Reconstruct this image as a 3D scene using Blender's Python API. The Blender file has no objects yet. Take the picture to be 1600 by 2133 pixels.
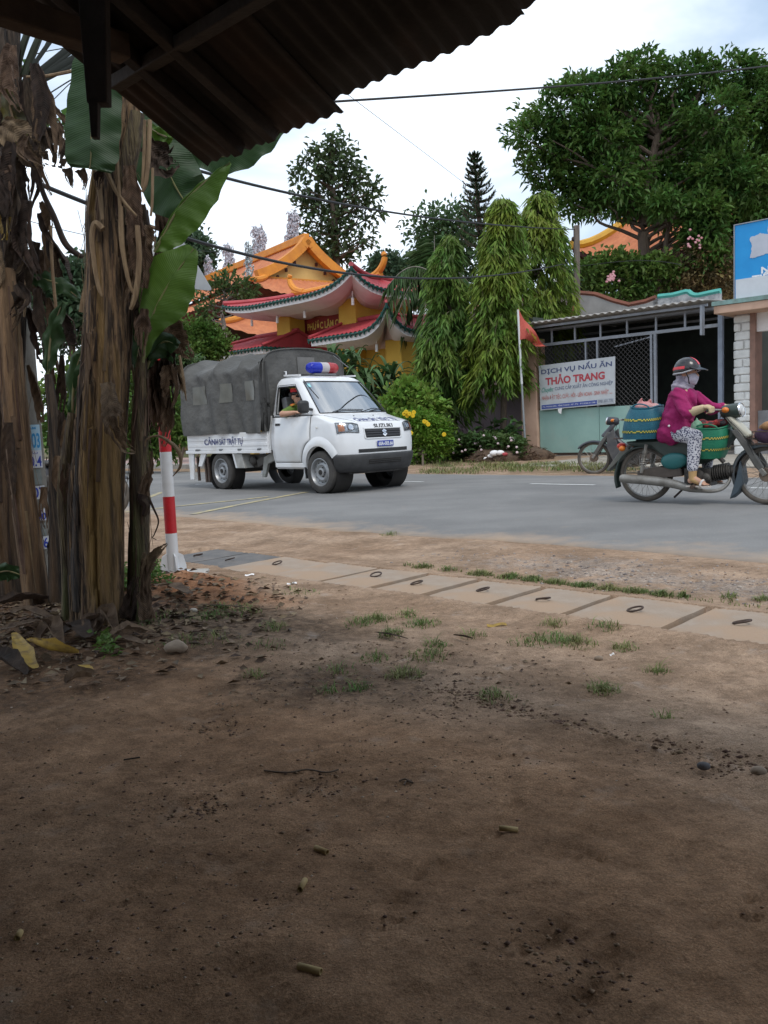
import bpy, bmesh, math, random
import numpy as np
from mathutils import Vector, Matrix, Euler
PI=math.pi; R=math.radians
random.seed(7); RNG=np.random.default_rng(7)
SC=bpy.context.scene; COL=SC.collection
# ---------------------------------------------------------------- camera
FPX=1750.0; CAMH=.93
_p=math.atan(176.5/FPX); _r=R(2.4)
CF=Vector((0,math.cos(_p),-math.sin(_p))); _r0=Vector((1,0,0)); _u0=Vector((0,math.sin(_p),math.cos(_p)))
CR=math.cos(_r)*_r0-math.sin(_r)*_u0; CU=math.cos(_r)*_u0+math.sin(_r)*_r0
CAM=Vector((0,0,CAMH))
cd=bpy.data.cameras.new('camera'); cam=bpy.data.objects.new('camera',cd); COL.objects.link(cam)
cam.matrix_world=Matrix(((CR.x,CU.x,-CF.x,0),(CR.y,CU.y,-CF.y,0),(CR.z,CU.z,-CF.z,CAMH),(0,0,0,1)))
cd.sensor_fit='HORIZONTAL'; cd.sensor_width=36; cd.lens=FPX/1600*36; cd.clip_start=.05; cd.clip_end=3000
SC.camera=cam
AR=R(43.5); UX,UY=math.cos(AR),-math.sin(AR); NX,NY=math.sin(AR),math.cos(AR)
def RC(s,t,z=0): return Vector((s*UX+t*NX,s*UY+t*NY,z))     # s along the road, t across it
def ST(p): return p.x*UX+p.y*UY, p.x*NX+p.y*NY
def ray(px,py): return CF+CR*((px-800)/FPX)-CU*((py-1066.5)/FPX)
def at(px,py,Y): d=ray(px,py); return CAM+d*(Y/d.y)
def G(px,py,z=0): d=ray(px,py); return CAM+d*((z-CAMH)/d.z)
def PT(px,py,t): d=ray(px,py); return CAM+d*(t/(d.x*NX+d.y*NY))
def PS(px,py,s): d=ray(px,py); return CAM+d*(s/(d.x*UX+d.y*UY))
# ---------------------------------------------------------------- noise
_tab=RNG.random((256,256))
def vnoise(x,y):
    x=np.asarray(x,float); y=np.asarray(y,float)
    xi=np.floor(x).astype(int); yi=np.floor(y).astype(int); fx=x-xi; fy=y-yi
    fx=fx*fx*(3-2*fx); fy=fy*fy*(3-2*fy)
    a=_tab[xi%256,yi%256]; b=_tab[(xi+1)%256,yi%256]; c=_tab[xi%256,(yi+1)%256]; d=_tab[(xi+1)%256,(yi+1)%256]
    return (a*(1-fx)+b*fx)*(1-fy)+(c*(1-fx)+d*fx)*fy-.5
def fbm(x,y,o=4):
    s=0;a=1.
    for k in range(o): s=s+a*vnoise(np.asarray(x)*2**k+17.3*k,np.asarray(y)*2**k+5.1*k); a*=.5
    return s
# ---------------------------------------------------------------- materials
def nd(t,k,**kw):
    n=t.nodes.new(k)
    for a,v in kw.items(): setattr(n,a,v)
    return n
def mat(name,col,rough=.7,col2=None,scale=8,detail=4,contrast=(.35,.65),bump=0,bscale=60,bdist=.01,metal=0,stretch=None,trans=0,spec=.4,island=0,coat=0,alpha=None,col3=None,scale3=1.5,c3=(.5,.62)):
    m=bpy.data.materials.new(name); m.use_nodes=True; t=m.node_tree; L=t.links.new
    b=t.nodes['Principled BSDF']; out=t.nodes['Material Output']
    b.inputs['Roughness'].default_value=rough; b.inputs['Metallic'].default_value=metal
    b.inputs['Specular IOR Level'].default_value=spec
    if coat: b.inputs['Coat Weight'].default_value=coat; b.inputs['Coat Roughness'].default_value=.08
    tc=nd(t,'ShaderNodeTexCoord'); src=tc.outputs['Object']
    if stretch:
        mp=nd(t,'ShaderNodeMapping'); mp.inputs['Scale'].default_value=stretch; L(src,mp.inputs['Vector']); src=mp.outputs[0]
    c=None
    if col2 is not None:
        n=nd(t,'ShaderNodeTexNoise'); n.inputs['Scale'].default_value=scale; n.inputs['Detail'].default_value=detail; n.inputs['Roughness'].default_value=.62; L(src,n.inputs['Vector'])
        rp=nd(t,'ShaderNodeMapRange'); rp.inputs[1].default_value=contrast[0]; rp.inputs[2].default_value=contrast[1]; L(n.outputs['Fac'],rp.inputs[0])
        mx=nd(t,'ShaderNodeMix',data_type='RGBA'); mx.inputs[6].default_value=(*col,1); mx.inputs[7].default_value=(*col2,1); L(rp.outputs[0],mx.inputs[0]); c=mx.outputs[2]
        if col3 is not None:
            n3=nd(t,'ShaderNodeTexNoise'); n3.inputs['Scale'].default_value=scale3; n3.inputs['Detail'].default_value=5; L(src,n3.inputs['Vector'])
            r3=nd(t,'ShaderNodeMapRange'); r3.inputs[1].default_value=c3[0]; r3.inputs[2].default_value=c3[1]; L(n3.outputs['Fac'],r3.inputs[0])
            m3=nd(t,'ShaderNodeMix',data_type='RGBA'); L(r3.outputs[0],m3.inputs[0]); L(c,m3.inputs[6]); m3.inputs[7].default_value=(*col3,1); c=m3.outputs[2]
    if island:
        g=nd(t,'ShaderNodeNewGeometry'); hs=nd(t,'ShaderNodeHueSaturation')
        mr=nd(t,'ShaderNodeMapRange'); mr.inputs[3].default_value=1-island; mr.inputs[4].default_value=1+island; L(g.outputs['Random Per Island'],mr.inputs[0]); L(mr.outputs[0],hs.inputs['Value'])
        mh=nd(t,'ShaderNodeMapRange'); mh.inputs[3].default_value=.475; mh.inputs[4].default_value=.515; L(g.outputs['Random Per Island'],mh.inputs[0]); L(mh.outputs[0],hs.inputs['Hue'])
        if c is not None: L(c,hs.inputs['Color'])
        else: hs.inputs['Color'].default_value=(*col,1)
        c=hs.outputs[0]
    if c is not None: L(c,b.inputs['Base Color'])
    else: b.inputs['Base Color'].default_value=(*col,1)
    if bump:
        n2=nd(t,'ShaderNodeTexNoise'); n2.inputs['Scale'].default_value=bscale; n2.inputs['Detail'].default_value=5; L(src,n2.inputs['Vector'])
        bp=nd(t,'ShaderNodeBump'); bp.inputs['Strength'].default_value=bump; bp.inputs['Distance'].default_value=bdist; L(n2.outputs['Fac'],bp.inputs['Height']); L(bp.outputs[0],b.inputs['Normal'])
    if trans:
        tr=nd(t,'ShaderNodeBsdfTranslucent'); ms=nd(t,'ShaderNodeMixShader'); ms.inputs[0].default_value=trans
        if c is not None: L(c,tr.inputs[0])
        else: tr.inputs[0].default_value=(*col,1)
        L(b.outputs[0],ms.inputs[1]); L(tr.outputs[0],ms.inputs[2]); L(ms.outputs[0],out.inputs[0])
    if alpha is not None: b.inputs['Alpha'].default_value=alpha
    return m
def glass(name,tint=(.8,.9,.88),a=.25,rough=.03):
    m=bpy.data.materials.new(name); m.use_nodes=True; t=m.node_tree; L=t.links.new; t.nodes.remove(t.nodes['Principled BSDF'])
    gl=nd(t,'ShaderNodeBsdfGlossy'); gl.inputs['Roughness'].default_value=rough; tr=nd(t,'ShaderNodeBsdfTransparent'); tr.inputs[0].default_value=(*tint,1)
    fr=nd(t,'ShaderNodeFresnel'); fr.inputs[0].default_value=1.5; ad=nd(t,'ShaderNodeMath',operation='ADD',use_clamp=True); ad.inputs[1].default_value=a; L(fr.outputs[0],ad.inputs[0])
    ms=nd(t,'ShaderNodeMixShader'); L(ad.outputs[0],ms.inputs[0]); L(tr.outputs[0],ms.inputs[1]); L(gl.outputs[0],ms.inputs[2]); L(ms.outputs[0],t.nodes['Material Output'].inputs[0])
    return m
# ---------------------------------------------------------------- mesh builder
def frame_of(d,up=Vector((0,0,1))):
    d=d.normalized(); a=up.cross(d)
    if a.length<1e-4: a=Vector((1,0,0)).cross(d)
    a.normalize(); return a,d.cross(a)
class MB:
    def __init__(s): s.v=[]; s.f=[]
    def add(s,vs,fs):
        o=len(s.v); s.v.extend(tuple(v) for v in vs); s.f.extend(tuple(i+o for i in f) for f in fs); return s
    def box(s,c,d,M=None):
        x,y,z=d[0]/2,d[1]/2,d[2]/2; c=Vector(c)
        vs=[Vector(q) for q in ((-x,-y,-z),(x,-y,-z),(x,y,-z),(-x,y,-z),(-x,-y,z),(x,-y,z),(x,y,z),(-x,y,z))]
        if M is not None: vs=[M@v for v in vs]
        return s.add([v+c for v in vs],[(0,3,2,1),(4,5,6,7),(0,1,5,4),(1,2,6,5),(2,3,7,6),(3,0,4,7)])
    def bar(s,a,b,w,h,up=Vector((0,0,1))):
        a=Vector(a);b=Vector(b);p,q=frame_of(b-a,up); vs=[]
        for e in (a,b):
            for i,j in ((-1,-1),(1,-1),(1,1),(-1,1)): vs.append(e+p*(i*w/2)+q*(j*h/2))
        return s.add(vs,[(3,2,1,0),(4,5,6,7),(0,1,5,4),(1,2,6,5),(2,3,7,6),(3,0,4,7)])
    def tube(s,pts,r,n=8,cap=True,up=Vector((0,0,1)),flat=1.):
        pts=[Vector(p) for p in pts]; k=len(pts)
        if not hasattr(r,'__len__'): r=[r]*k
        vs=[];fs=[]
        for i,p in enumerate(pts):
            d=pts[min(i+1,k-1)]-pts[max(i-1,0)]
            a,b=frame_of(d,up)
            for j in range(n):
                th=2*PI*j/n; vs.append(p+a*(math.cos(th)*r[i])+b*(math.sin(th)*r[i]*flat))
        for i in range(k-1):
            for j in range(n): fs.append((i*n+j,i*n+(j+1)%n,(i+1)*n+(j+1)%n,(i+1)*n+j))
        if cap: fs.append(tuple(range(n-1,-1,-1))); fs.append(tuple((k-1)*n+j for j in range(n)))
        return s.add(vs,fs)
    def cyl(s,a,b,r0,r1=None,n=12,cap=True): return s.tube([a,b],[r0,r0 if r1 is None else r1],n,cap)
    def lathe(s,prof,M=None,n=24,closed=False):   # prof (r,h) about local z
        vs=[];fs=[];k=len(prof)
        for r,h in prof:
            for j in range(n):
                th=2*PI*j/n; v=Vector((r*math.cos(th),r*math.sin(th),h)); vs.append(M@v if M is not None else v)
        for i in range(k if closed else k-1):
            for j in range(n):
                i2=(i+1)%k; fs.append((i*n+j,i*n+(j+1)%n,i2*n+(j+1)%n,i2*n+j))
        return s.add(vs,fs)
    def ell(s,c,r,n=10,m=6,M=None):
        if not hasattr(r,'__len__'): r=(r,r,r)
        c=Vector(c); vs=[];fs=[]
        for i in range(m+1):
            ph=PI*i/m
            for j in range(n):
                th=2*PI*j/n; v=Vector((r[0]*math.sin(ph)*math.cos(th),r[1]*math.sin(ph)*math.sin(th),r[2]*math.cos(ph)))
                vs.append(c+(M@v if M is not None else v))
        for i in range(m):
            for j in range(n): fs.append((i*n+j,(i+1)*n+j,(i+1)*n+(j+1)%n,i*n+(j+1)%n))
        return s.add(vs,fs)
    def grid(s,fn,us,vs_,flip=False):
        nu=len(us);nv=len(vs_); v=[fn(a,b) for a in us for b in vs_]; f=[]
        for i in range(nu-1):
            for j in range(nv-1):
                q=(i*nv+j,(i+1)*nv+j,(i+1)*nv+j+1,i*nv+j+1); f.append(q[::-1] if flip else q)
        return s.add(v,f)
    def prism(s,poly,d):   # poly: 3D points, extruded by vector d
        n=len(poly); p=[Vector(q) for q in poly]; d=Vector(d)
        return s.add(p+[q+d for q in p],[tuple(range(n-1,-1,-1)),tuple(range(n,2*n))]+[(i,(i+1)%n,(i+1)%n+n,i+n) for i in range(n)])
    def quad(s,a,b,c,d): return s.add([a,b,c,d],[(0,1,2,3)])
    def build(s,name,m,parent=None,smooth=35,w=True,bev=0,solid=0,off=0,weld=True):
        assert not s.f or max(max(f) for f in s.f)<len(s.v), name
        me=bpy.data.meshes.new(name); off_v=Vector((0,0,0))
        if parent is not None and w:
            q=parent
            while q is not None: off_v=off_v+q.location; q=q.parent
        vs=[(v[0]-off_v.x,v[1]-off_v.y,v[2]-off_v.z) for v in s.v]
        me.from_pydata(vs,[],s.f)
        bm=bmesh.new(); bm.from_mesh(me)
        if weld: bmesh.ops.remove_doubles(bm,verts=bm.verts,dist=1e-5)
        if smooth:
            bmesh.ops.recalc_face_normals(bm,faces=bm.faces)
            for f in bm.faces: f.smooth=True
            lim=R(smooth)
            for e in bm.edges:
                if len(e.link_faces)==2: e.smooth=e.calc_face_angle(0)<lim
        bm.to_mesh(me); bm.free()
        return obj(name,me,m,parent,bev,solid,off)
def obj(name,me,m,parent=None,bev=0,solid=0,off=0):
    o=bpy.data.objects.new(name,me); COL.objects.link(o)
    if m is not None and not len(me.materials): me.materials.append(m)
    if parent is not None: o.parent=parent
    if solid:
        md=o.modifiers.new('solid','SOLIDIFY'); md.thickness=solid; md.offset=off
    if bev:
        md=o.modifiers.new('bevel','BEVEL'); md.width=bev; md.segments=2; md.limit_method='ANGLE'; md.angle_limit=R(40)
    return o
def veins(m,f,dark=.75,bump=.35,slant=.35):
    # fine parallel side veins, following the leaf's own length and breadth
    t=m.node_tree; L=t.links.new; b=t.nodes['Principled BSDF']; a=nd(t,'ShaderNodeAttribute',attribute_name='leafuv'); sp=nd(t,'ShaderNodeSeparateColor'); L(a.outputs['Color'],sp.inputs[0])
    def M(op,x,y):
        n=nd(t,'ShaderNodeMath',operation=op)
        for q,k in ((x,0),(y,1)):
            if isinstance(q,(int,float)): n.inputs[k].default_value=q
            elif q is not None: L(q,n.inputs[k])
        return n.outputs[0]
    ph=M('MULTIPLY',M('SUBTRACT',sp.outputs[0],M('MULTIPLY',M('ABSOLUTE',sp.outputs[1],None),slant*.15)),2*PI*f); w=M('SINE',ph,None); w2=M('SINE',M('MULTIPLY',ph,.23),None); h=M('ADD',M('MULTIPLY',w,.5),M('MULTIPLY',w2,.5))
    mr=nd(t,'ShaderNodeMapRange'); mr.inputs[1].default_value=-.8; mr.inputs[2].default_value=.6; mr.inputs[3].default_value=dark; L(h,mr.inputs[0])
    src=b.inputs['Base Color'].links[0].from_socket; mx=nd(t,'ShaderNodeMix',data_type='RGBA',blend_type='MULTIPLY'); mx.inputs[0].default_value=1; L(src,mx.inputs[6]); L(mr.outputs[0],mx.inputs[7])
    for l in list(src.links):
        if l.to_node!=mx: k=l.to_socket; t.links.remove(l); L(mx.outputs[2],k)
    bp=nd(t,'ShaderNodeBump'); bp.inputs['Strength'].default_value=bump; bp.inputs['Distance'].default_value=.004; L(h,bp.inputs['Height'])
    if b.inputs['Normal'].links: L(b.inputs['Normal'].links[0].from_socket,bp.inputs['Normal'])
    L(bp.outputs[0],b.inputs['Normal'])
def leafuv(o,A):
    a=o.data.color_attributes.new('leafuv','FLOAT_COLOR','POINT'); a.data.foreach_set('color',np.array([(q[0],q[1],0,1) for q in A],np.float32).ravel())
def baked(o):   # object with modifiers -> plain mesh
    dg=bpy.context.evaluated_depsgraph_get(); me=bpy.data.meshes.new_from_object(o.evaluated_get(dg))
    old=o.data; o.modifiers.clear(); o.data=me; bpy.data.meshes.remove(old); return o
def tag(o,label,cat,group=None,kind=None):
    if label: o['label']=label
    if cat: o['category']=cat
    if group: o['group']=group
    if kind: o['kind']=kind
    return o
def struct(o): o['kind']='structure'; return o
def stuff(o,label,cat): return tag(o,label,cat,kind='stuff')
def thing(name,label,cat,loc=(0,0,0),rz=0,group=None):
    o=bpy.data.objects.new(name,None); COL.objects.link(o); o.location=loc; o.rotation_euler=(0,0,rz); o.empty_display_size=.2
    return tag(o,label,cat,group)
def copy_tree(o,parent=None):
    c=o.copy(); COL.objects.link(c); c.parent=parent
    for ch in list(o.children): copy_tree(ch,c)
    return c
def np_mesh(name,verts,faces_n,idx,m,parent=None,off=None,smooth=False):
    # verts (N,3); faces all with faces_n corners
    v=np.asarray(verts,np.float32)
    if parent is not None: v=v-np.array(parent.location,np.float32)
    idx=np.asarray(idx,np.int32).ravel(); nf=len(idx)//faces_n
    me=bpy.data.meshes.new(name); me.vertices.add(len(v)); me.vertices.foreach_set('co',v.ravel())
    me.loops.add(len(idx)); me.loops.foreach_set('vertex_index',idx)
    me.polygons.add(nf); me.polygons.foreach_set('loop_start',np.arange(nf,dtype=np.int32)*faces_n)
    try: me.polygons.foreach_set('loop_total',np.full(nf,faces_n,np.int32))
    except Exception: pass
    me.update(calc_edges=True)
    if smooth: me.polygons.foreach_set('use_smooth',np.ones(nf,bool))
    return obj(name,me,m,parent)
def text_mesh(txt,size=1,bold=0,align='CENTER',width=None,height=None,shear=0):
    c=bpy.data.curves.new('t','FONT'); c.body=txt; c.size=size; c.align_x=align; c.offset=bold; c.resolution_u=3; c.shear=shear
    o=bpy.data.objects.new('t',c); COL.objects.link(o); dg=bpy.context.evaluated_depsgraph_get(); dg.update()
    me=bpy.data.meshes.new_from_object(o.evaluated_get(dg)); bpy.data.objects.remove(o); bpy.data.curves.remove(c)
    v=[tuple(q.co) for q in me.vertices]; f=[tuple(p.vertices) for p in me.polygons]; bpy.data.meshes.remove(me)
    if not v: return v,f
    x0=min(q[0] for q in v);x1=max(q[0] for q in v);y0=min(q[1] for q in v);y1=max(q[1] for q in v)
    sx=width/(x1-x0) if width else 1; sy=(height/(y1-y0) if height else sx)
    cx=(x0+x1)/2 if align=='CENTER' else x0; cy=(y0+y1)/2
    return [((q[0]-cx)*sx,(q[1]-cy)*sy) for q in v],f
def text_on(mb,txt,fn,bold=.02,align='CENTER',width=None,height=None,shear=0,sub=False):
    v,f=text_mesh(txt,1,bold,align,width,height,shear); mb.add([fn(a,b) for a,b in v],f); return mb
# ---------------------------------------------------------------- bodies: many tapered pieces fused to one surface
def fused(name,pieces,voxel,m,parent=None,w=True,smoothit=6,fac=.5):
    mb=MB()
    for q in pieces:
        if q[0]=='c':
            _,a,r0,b,r1=q[:5]; a=Vector(a);b=Vector(b); mb.tube([a,a.lerp(b,.5),b],[r0,(r0+r1)/2,r1],12); mb.ell(a,r0,12,8); mb.ell(b,r1,12,8)
        else: mb.ell(q[1],q[2],16,12,q[3] if len(q)>3 else None)
    o=mb.build(name,m,parent,w=w,smooth=0,weld=False)
    md=o.modifiers.new('r','REMESH'); md.mode='VOXEL'; md.voxel_size=voxel; md.use_smooth_shade=True
    if smoothit:
        ms=o.modifiers.new('s','SMOOTH'); ms.iterations=smoothit; ms.factor=fac
    baked(o)
    for p in o.data.polygons: p.use_smooth=True
    return o
# ---------------------------------------------------------------- foliage
def unit(v): return v/np.maximum(np.linalg.norm(v,axis=-1,keepdims=True),1e-9)
def leaf_mesh(name,base,dirs,length,width,m,parent=None,droop=.15,tri=False,fold=.25):
    base=np.asarray(base,float); n=len(base); d=unit(np.asarray(dirs,float)); length=np.broadcast_to(length,(n,))[:,None]; width=np.broadcast_to(width,(n,))[:,None]
    rnd=RNG.normal(size=(n,3)); side=unit(np.cross(d,rnd*.55+np.array([0,0,1.]))); nor=np.cross(side,d); nor*=np.sign(nor[:,2:3]+1e-6)
    mid=base+d*length*.45; tip=base+d*length-np.array([0,0,1.])*length*droop
    l=mid+side*width*.5+nor*width*fold; r=mid-side*width*.5+nor*width*fold
    v=np.stack([base,l,tip,r],1).reshape(-1,3); i=np.arange(n)[:,None]*4
    idx=np.concatenate([i,i+1,i+2,i,i+2,i+3],1)
    return np_mesh(name,v,3,idx,m,parent)
def sphere_pts(n): return unit(RNG.normal(size=(n,3)))
def crown(lobes,n_spray,per,spread,up=.35,shell=(.55,1.0),out=.9,jit=.5,gap=.0,gs=.6):
    # lobes: [(centre, (rx,ry,rz))] -> leaf bases, directions
    vol=np.array([l[1][0]*l[1][2] for l in lobes]); cnt=np.maximum(1,(n_spray*vol/vol.sum()).astype(int)); B=[];D=[]
    for (c,r),k in zip(lobes,cnt):
        dr=sphere_pts(k); rad=RNG.uniform(shell[0],shell[1],(k,1))**.6*(1+.18*RNG.normal(size=(k,1)))
        p=np.array(c)+dr*np.array(r)*rad; o=dr*out+np.array([0,0,up])
        if gap>-1:
            from mathutils import noise as _n
            sc=gs/max(r[0],.25); kk=np.array([_n.noise(Vector(q)*sc*2.2)+.5*_n.noise(Vector(q)*sc*5+Vector((3,7,1)))>gap for q in p]); p=p[kk]; o=o[kk]; k=len(p)
            if not k: continue
        pp=np.repeat(p,per,0)+RNG.normal(size=(k*per,3))*spread; dd=np.repeat(o,per,0)+RNG.normal(size=(k*per,3))*jit
        B.append(pp);D.append(dd)
    return np.concatenate(B),np.concatenate(D)
def lob(px,py,rpx,Y,jy=.5,fl=.85):
    k=Y/FPX; c=at(px,py,Y+random.uniform(-jy,jy)*rpx*k); return (tuple(c),(rpx*k,rpx*k,rpx*k*fl))
# ================================================================ world, sun
def build_world():
    w=bpy.data.worlds.new('World'); SC.world=w; w.use_nodes=True; t=w.node_tree; L=t.links.new
    bg=t.nodes['Background']; bg.inputs[1].default_value=.1
    sky=nd(t,'ShaderNodeTexSky',sky_type='NISHITA',sun_disc=False,sun_elevation=R(58),sun_rotation=R(SUN_ROT),air_density=1.0,dust_density=2.5,ozone_density=1)
    tc=nd(t,'ShaderNodeTexCoord'); mp=nd(t,'ShaderNodeMapping'); mp.inputs['Scale'].default_value=(1.1,1.1,2.6); mp.inputs['Location'].default_value=(.35,.1,.2); L(tc.outputs['Generated'],mp.inputs[0])
    n=nd(t,'ShaderNodeTexNoise'); n.inputs['Scale'].default_value=1.7; n.inputs['Detail'].default_value=6; n.inputs['Roughness'].default_value=.52; n.inputs['Distortion'].default_value=.4; L(mp.outputs[0],n.inputs[0])
    r=nd(t,'ShaderNodeMapRange',interpolation_type='SMOOTHSTEP'); r.inputs[1].default_value=.36; r.inputs[2].default_value=.60; L(n.outputs['Fac'],r.inputs[0])
    n2=nd(t,'ShaderNodeTexNoise'); n2.inputs['Scale'].default_value=3.1; n2.inputs['Detail'].default_value=5; L(mp.outputs[0],n2.inputs[0])
    cl=nd(t,'ShaderNodeMix',data_type='RGBA'); cl.inputs[6].default_value=(9.4,11.0,13.0,1); cl.inputs[7].default_value=(15.4,16.0,16.6,1); L(n2.outputs['Fac'],cl.inputs[0])
    bl=nd(t,'ShaderNodeMix',data_type='RGBA'); bl.inputs[0].default_value=.62; L(sky.outputs[0],bl.inputs[6]); bl.inputs[7].default_value=(7.4,9.5,12.2,1)
    mx=nd(t,'ShaderNodeMix',data_type='RGBA'); L(r.outputs[0],mx.inputs[0]); L(bl.outputs[2],mx.inputs[6]); L(cl.outputs[2],mx.inputs[7]); L(mx.outputs[2],bg.inputs[0])
    sd=bpy.data.lights.new('sun','SUN'); sd.energy=1.6; sd.angle=R(20); sd.color=(1,.96,.9); so=bpy.data.objects.new('sun',sd); COL.objects.link(so)
    el=R(58); az=R(SUN_ROT); d=Vector((math.sin(az)*math.cos(el),math.cos(az)*math.cos(el),math.sin(el)))
    so.rotation_euler=d.to_track_quat('Z','Y').to_euler(); so.location=(0,0,30)
    SC.view_settings.view_transform='Standard'; SC.view_settings.look='None'; SC.view_settings.gamma=1; SC.view_settings.use_curve_mapping=False
    SC.view_settings.exposure=.03
    SC.render.engine='CYCLES'; SC.cycles.use_denoising=True; SC.cycles.max_bounces=8; SC.cycles.transparent_max_bounces=24
SUN_ROT=158
build_world()
# ================================================================ ground
ROAD0,ROAD1=5.32,12.25
def bumpz(x,y):
    s=x*UX+y*UY; t=x*NX+y*NY
    flat=np.clip((np.abs(t-3.66)-.32)/.25,0,1)               # level where the drain slabs lie
    flat=np.where((s<-6.2)|(s>.6),1,flat)
    road=np.clip((ROAD0-.1-t)/.6,0,1)+np.clip((t-ROAD1-.1)/.8,0,1)
    z=.035*fbm(x*.9,y*.9,3)+.016*fbm(x*3.5,y*3.5,3)
    near=np.clip((6-y)/2,0,1)
    z=z+near*(.010*fbm(x*11,y*11,3)+.004*fbm(x*31,y*31,2))
    # heap of red soil beside the sign post and soil banked round the banana clump
    z=z+.10*np.exp(-(((s+4.25)/.55)**2+((t-2.72)/.3)**2))*(1+.5*fbm(x*7,y*7,2))
    z=z+.05*np.exp(-(((x+1.7)/.7)**2+((y-4.45)/.5)**2))
    # drip groove under the eave
    g=np.exp(-((t-2.2-.05*vnoise(s*3,0*s))/.035)**2)*np.clip((s+1.9)/.6,0,1)
    z=z-.024*g*(.6+.8*vnoise(s*9,t*9)) +.008*np.exp(-((t-2.13)/.03)**2)*np.clip((s+1.9)/.6,0,1)*(vnoise(x*40,y*40)>.1)
    # heel and shoe scuffs
    for cx,cy,a in SCUFF:
        dx=(x-cx)*math.cos(a)+(y-cy)*math.sin(a); dy=-(x-cx)*math.sin(a)+(y-cy)*math.cos(a)
        m=np.exp(-((dx/.11)**2+(dy/.045)**2)*1.2); z=z-.006*m+.005*m*np.sign(np.sin(dx*2*PI/.026))*(np.abs(vnoise(x*25,y*25))<.3)
    for cx,cy,a,l in TREAD:   # shoe and tyre prints: short parallel ribs
        dx=(x-cx)*math.cos(a)+(y-cy)*math.sin(a); dy=-(x-cx)*math.sin(a)+(y-cy)*math.cos(a)
        m=1/(1+np.exp((np.abs(dx)-l)*90))*1/(1+np.exp((np.abs(dy)-.032)*220)); z=z+m*(-.008+.008*np.sin(dx*2*PI/.034+np.abs(dy)*60))*(.6+.8*vnoise(x*30,y*30))
    # far verge rises gently to the buildings
    u=t+.07*vnoise(s*2.6,t*0+4)+.03*vnoise(s*9,t*0+8); inb=np.clip((u-3.40)/.03,0,1)*np.clip((3.93-t-.03*vnoise(s*5,t*0+2))/.03,0,1)*((s>-5.75)&(s<.5))
    z=z*flat*road+.012*(1-inb)*(np.abs(t-3.66)<.42)*(1-np.clip((np.abs(t-3.66)-.3)/.12,0,1))*((s>-5.9)&(s<.6))-.06*inb-.05*np.clip((t-ROAD0-.5)/.4,0,1)*np.clip((ROAD1-.6-t)/.4,0,1)
    z=z+.02*np.clip((t-13.2)/3.5,0,1)*np.where(s<-12,0.4,1)
    return z
TREAD=[(float(q.x),float(q.y),a,l) for q,a,l in ((G(1250,2050),.9,.16),(G(905,1800),.3,.07),(G(830,1895),1.4,.08),(G(1160,1950),.4,.10),(G(1575,1890),.7,.14),(G(1220,1780),2.7,.08),(G(650,1640),.2,.10),(G(1430,1480),.5,.14),(G(950,1420),.4,.2),(G(420,1660),.4,.10),(G(1050,1700),1.0,.12),(G(260,1870),.8,.1),(G(560,2080),2.2,.1))]
SCUFF=[(float(q.x),float(q.y),a) for q,a in ((G(1240,2030),1.2),(G(1170,1960),.5),(G(660,1600),.3),(G(420,1680),.2),(G(1570,1900),1.0),(G(900,1800),.2),(G(830,1890),1.5),(G(1225,1780),2.7),(G(450,1510),.1),(G(1030,1580),.1))]
def gz(x,y): return float(bumpz(np.array([x]),np.array([y]))[0])
def onG(px,py,dz=0):
    p=G(px,py)
    for _ in range(3): p=G(px,py,gz(p.x,p.y))
    p.z+=dz; return p
def lines(lo,hi,step,far,n):
    core=np.arange(lo,hi,step); g=np.geomspace(step,far,n)
    return np.concatenate([(lo-np.cumsum(np.geomspace(step,far,n)))[::-1],core,core[-1]+np.cumsum(g)])
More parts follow.
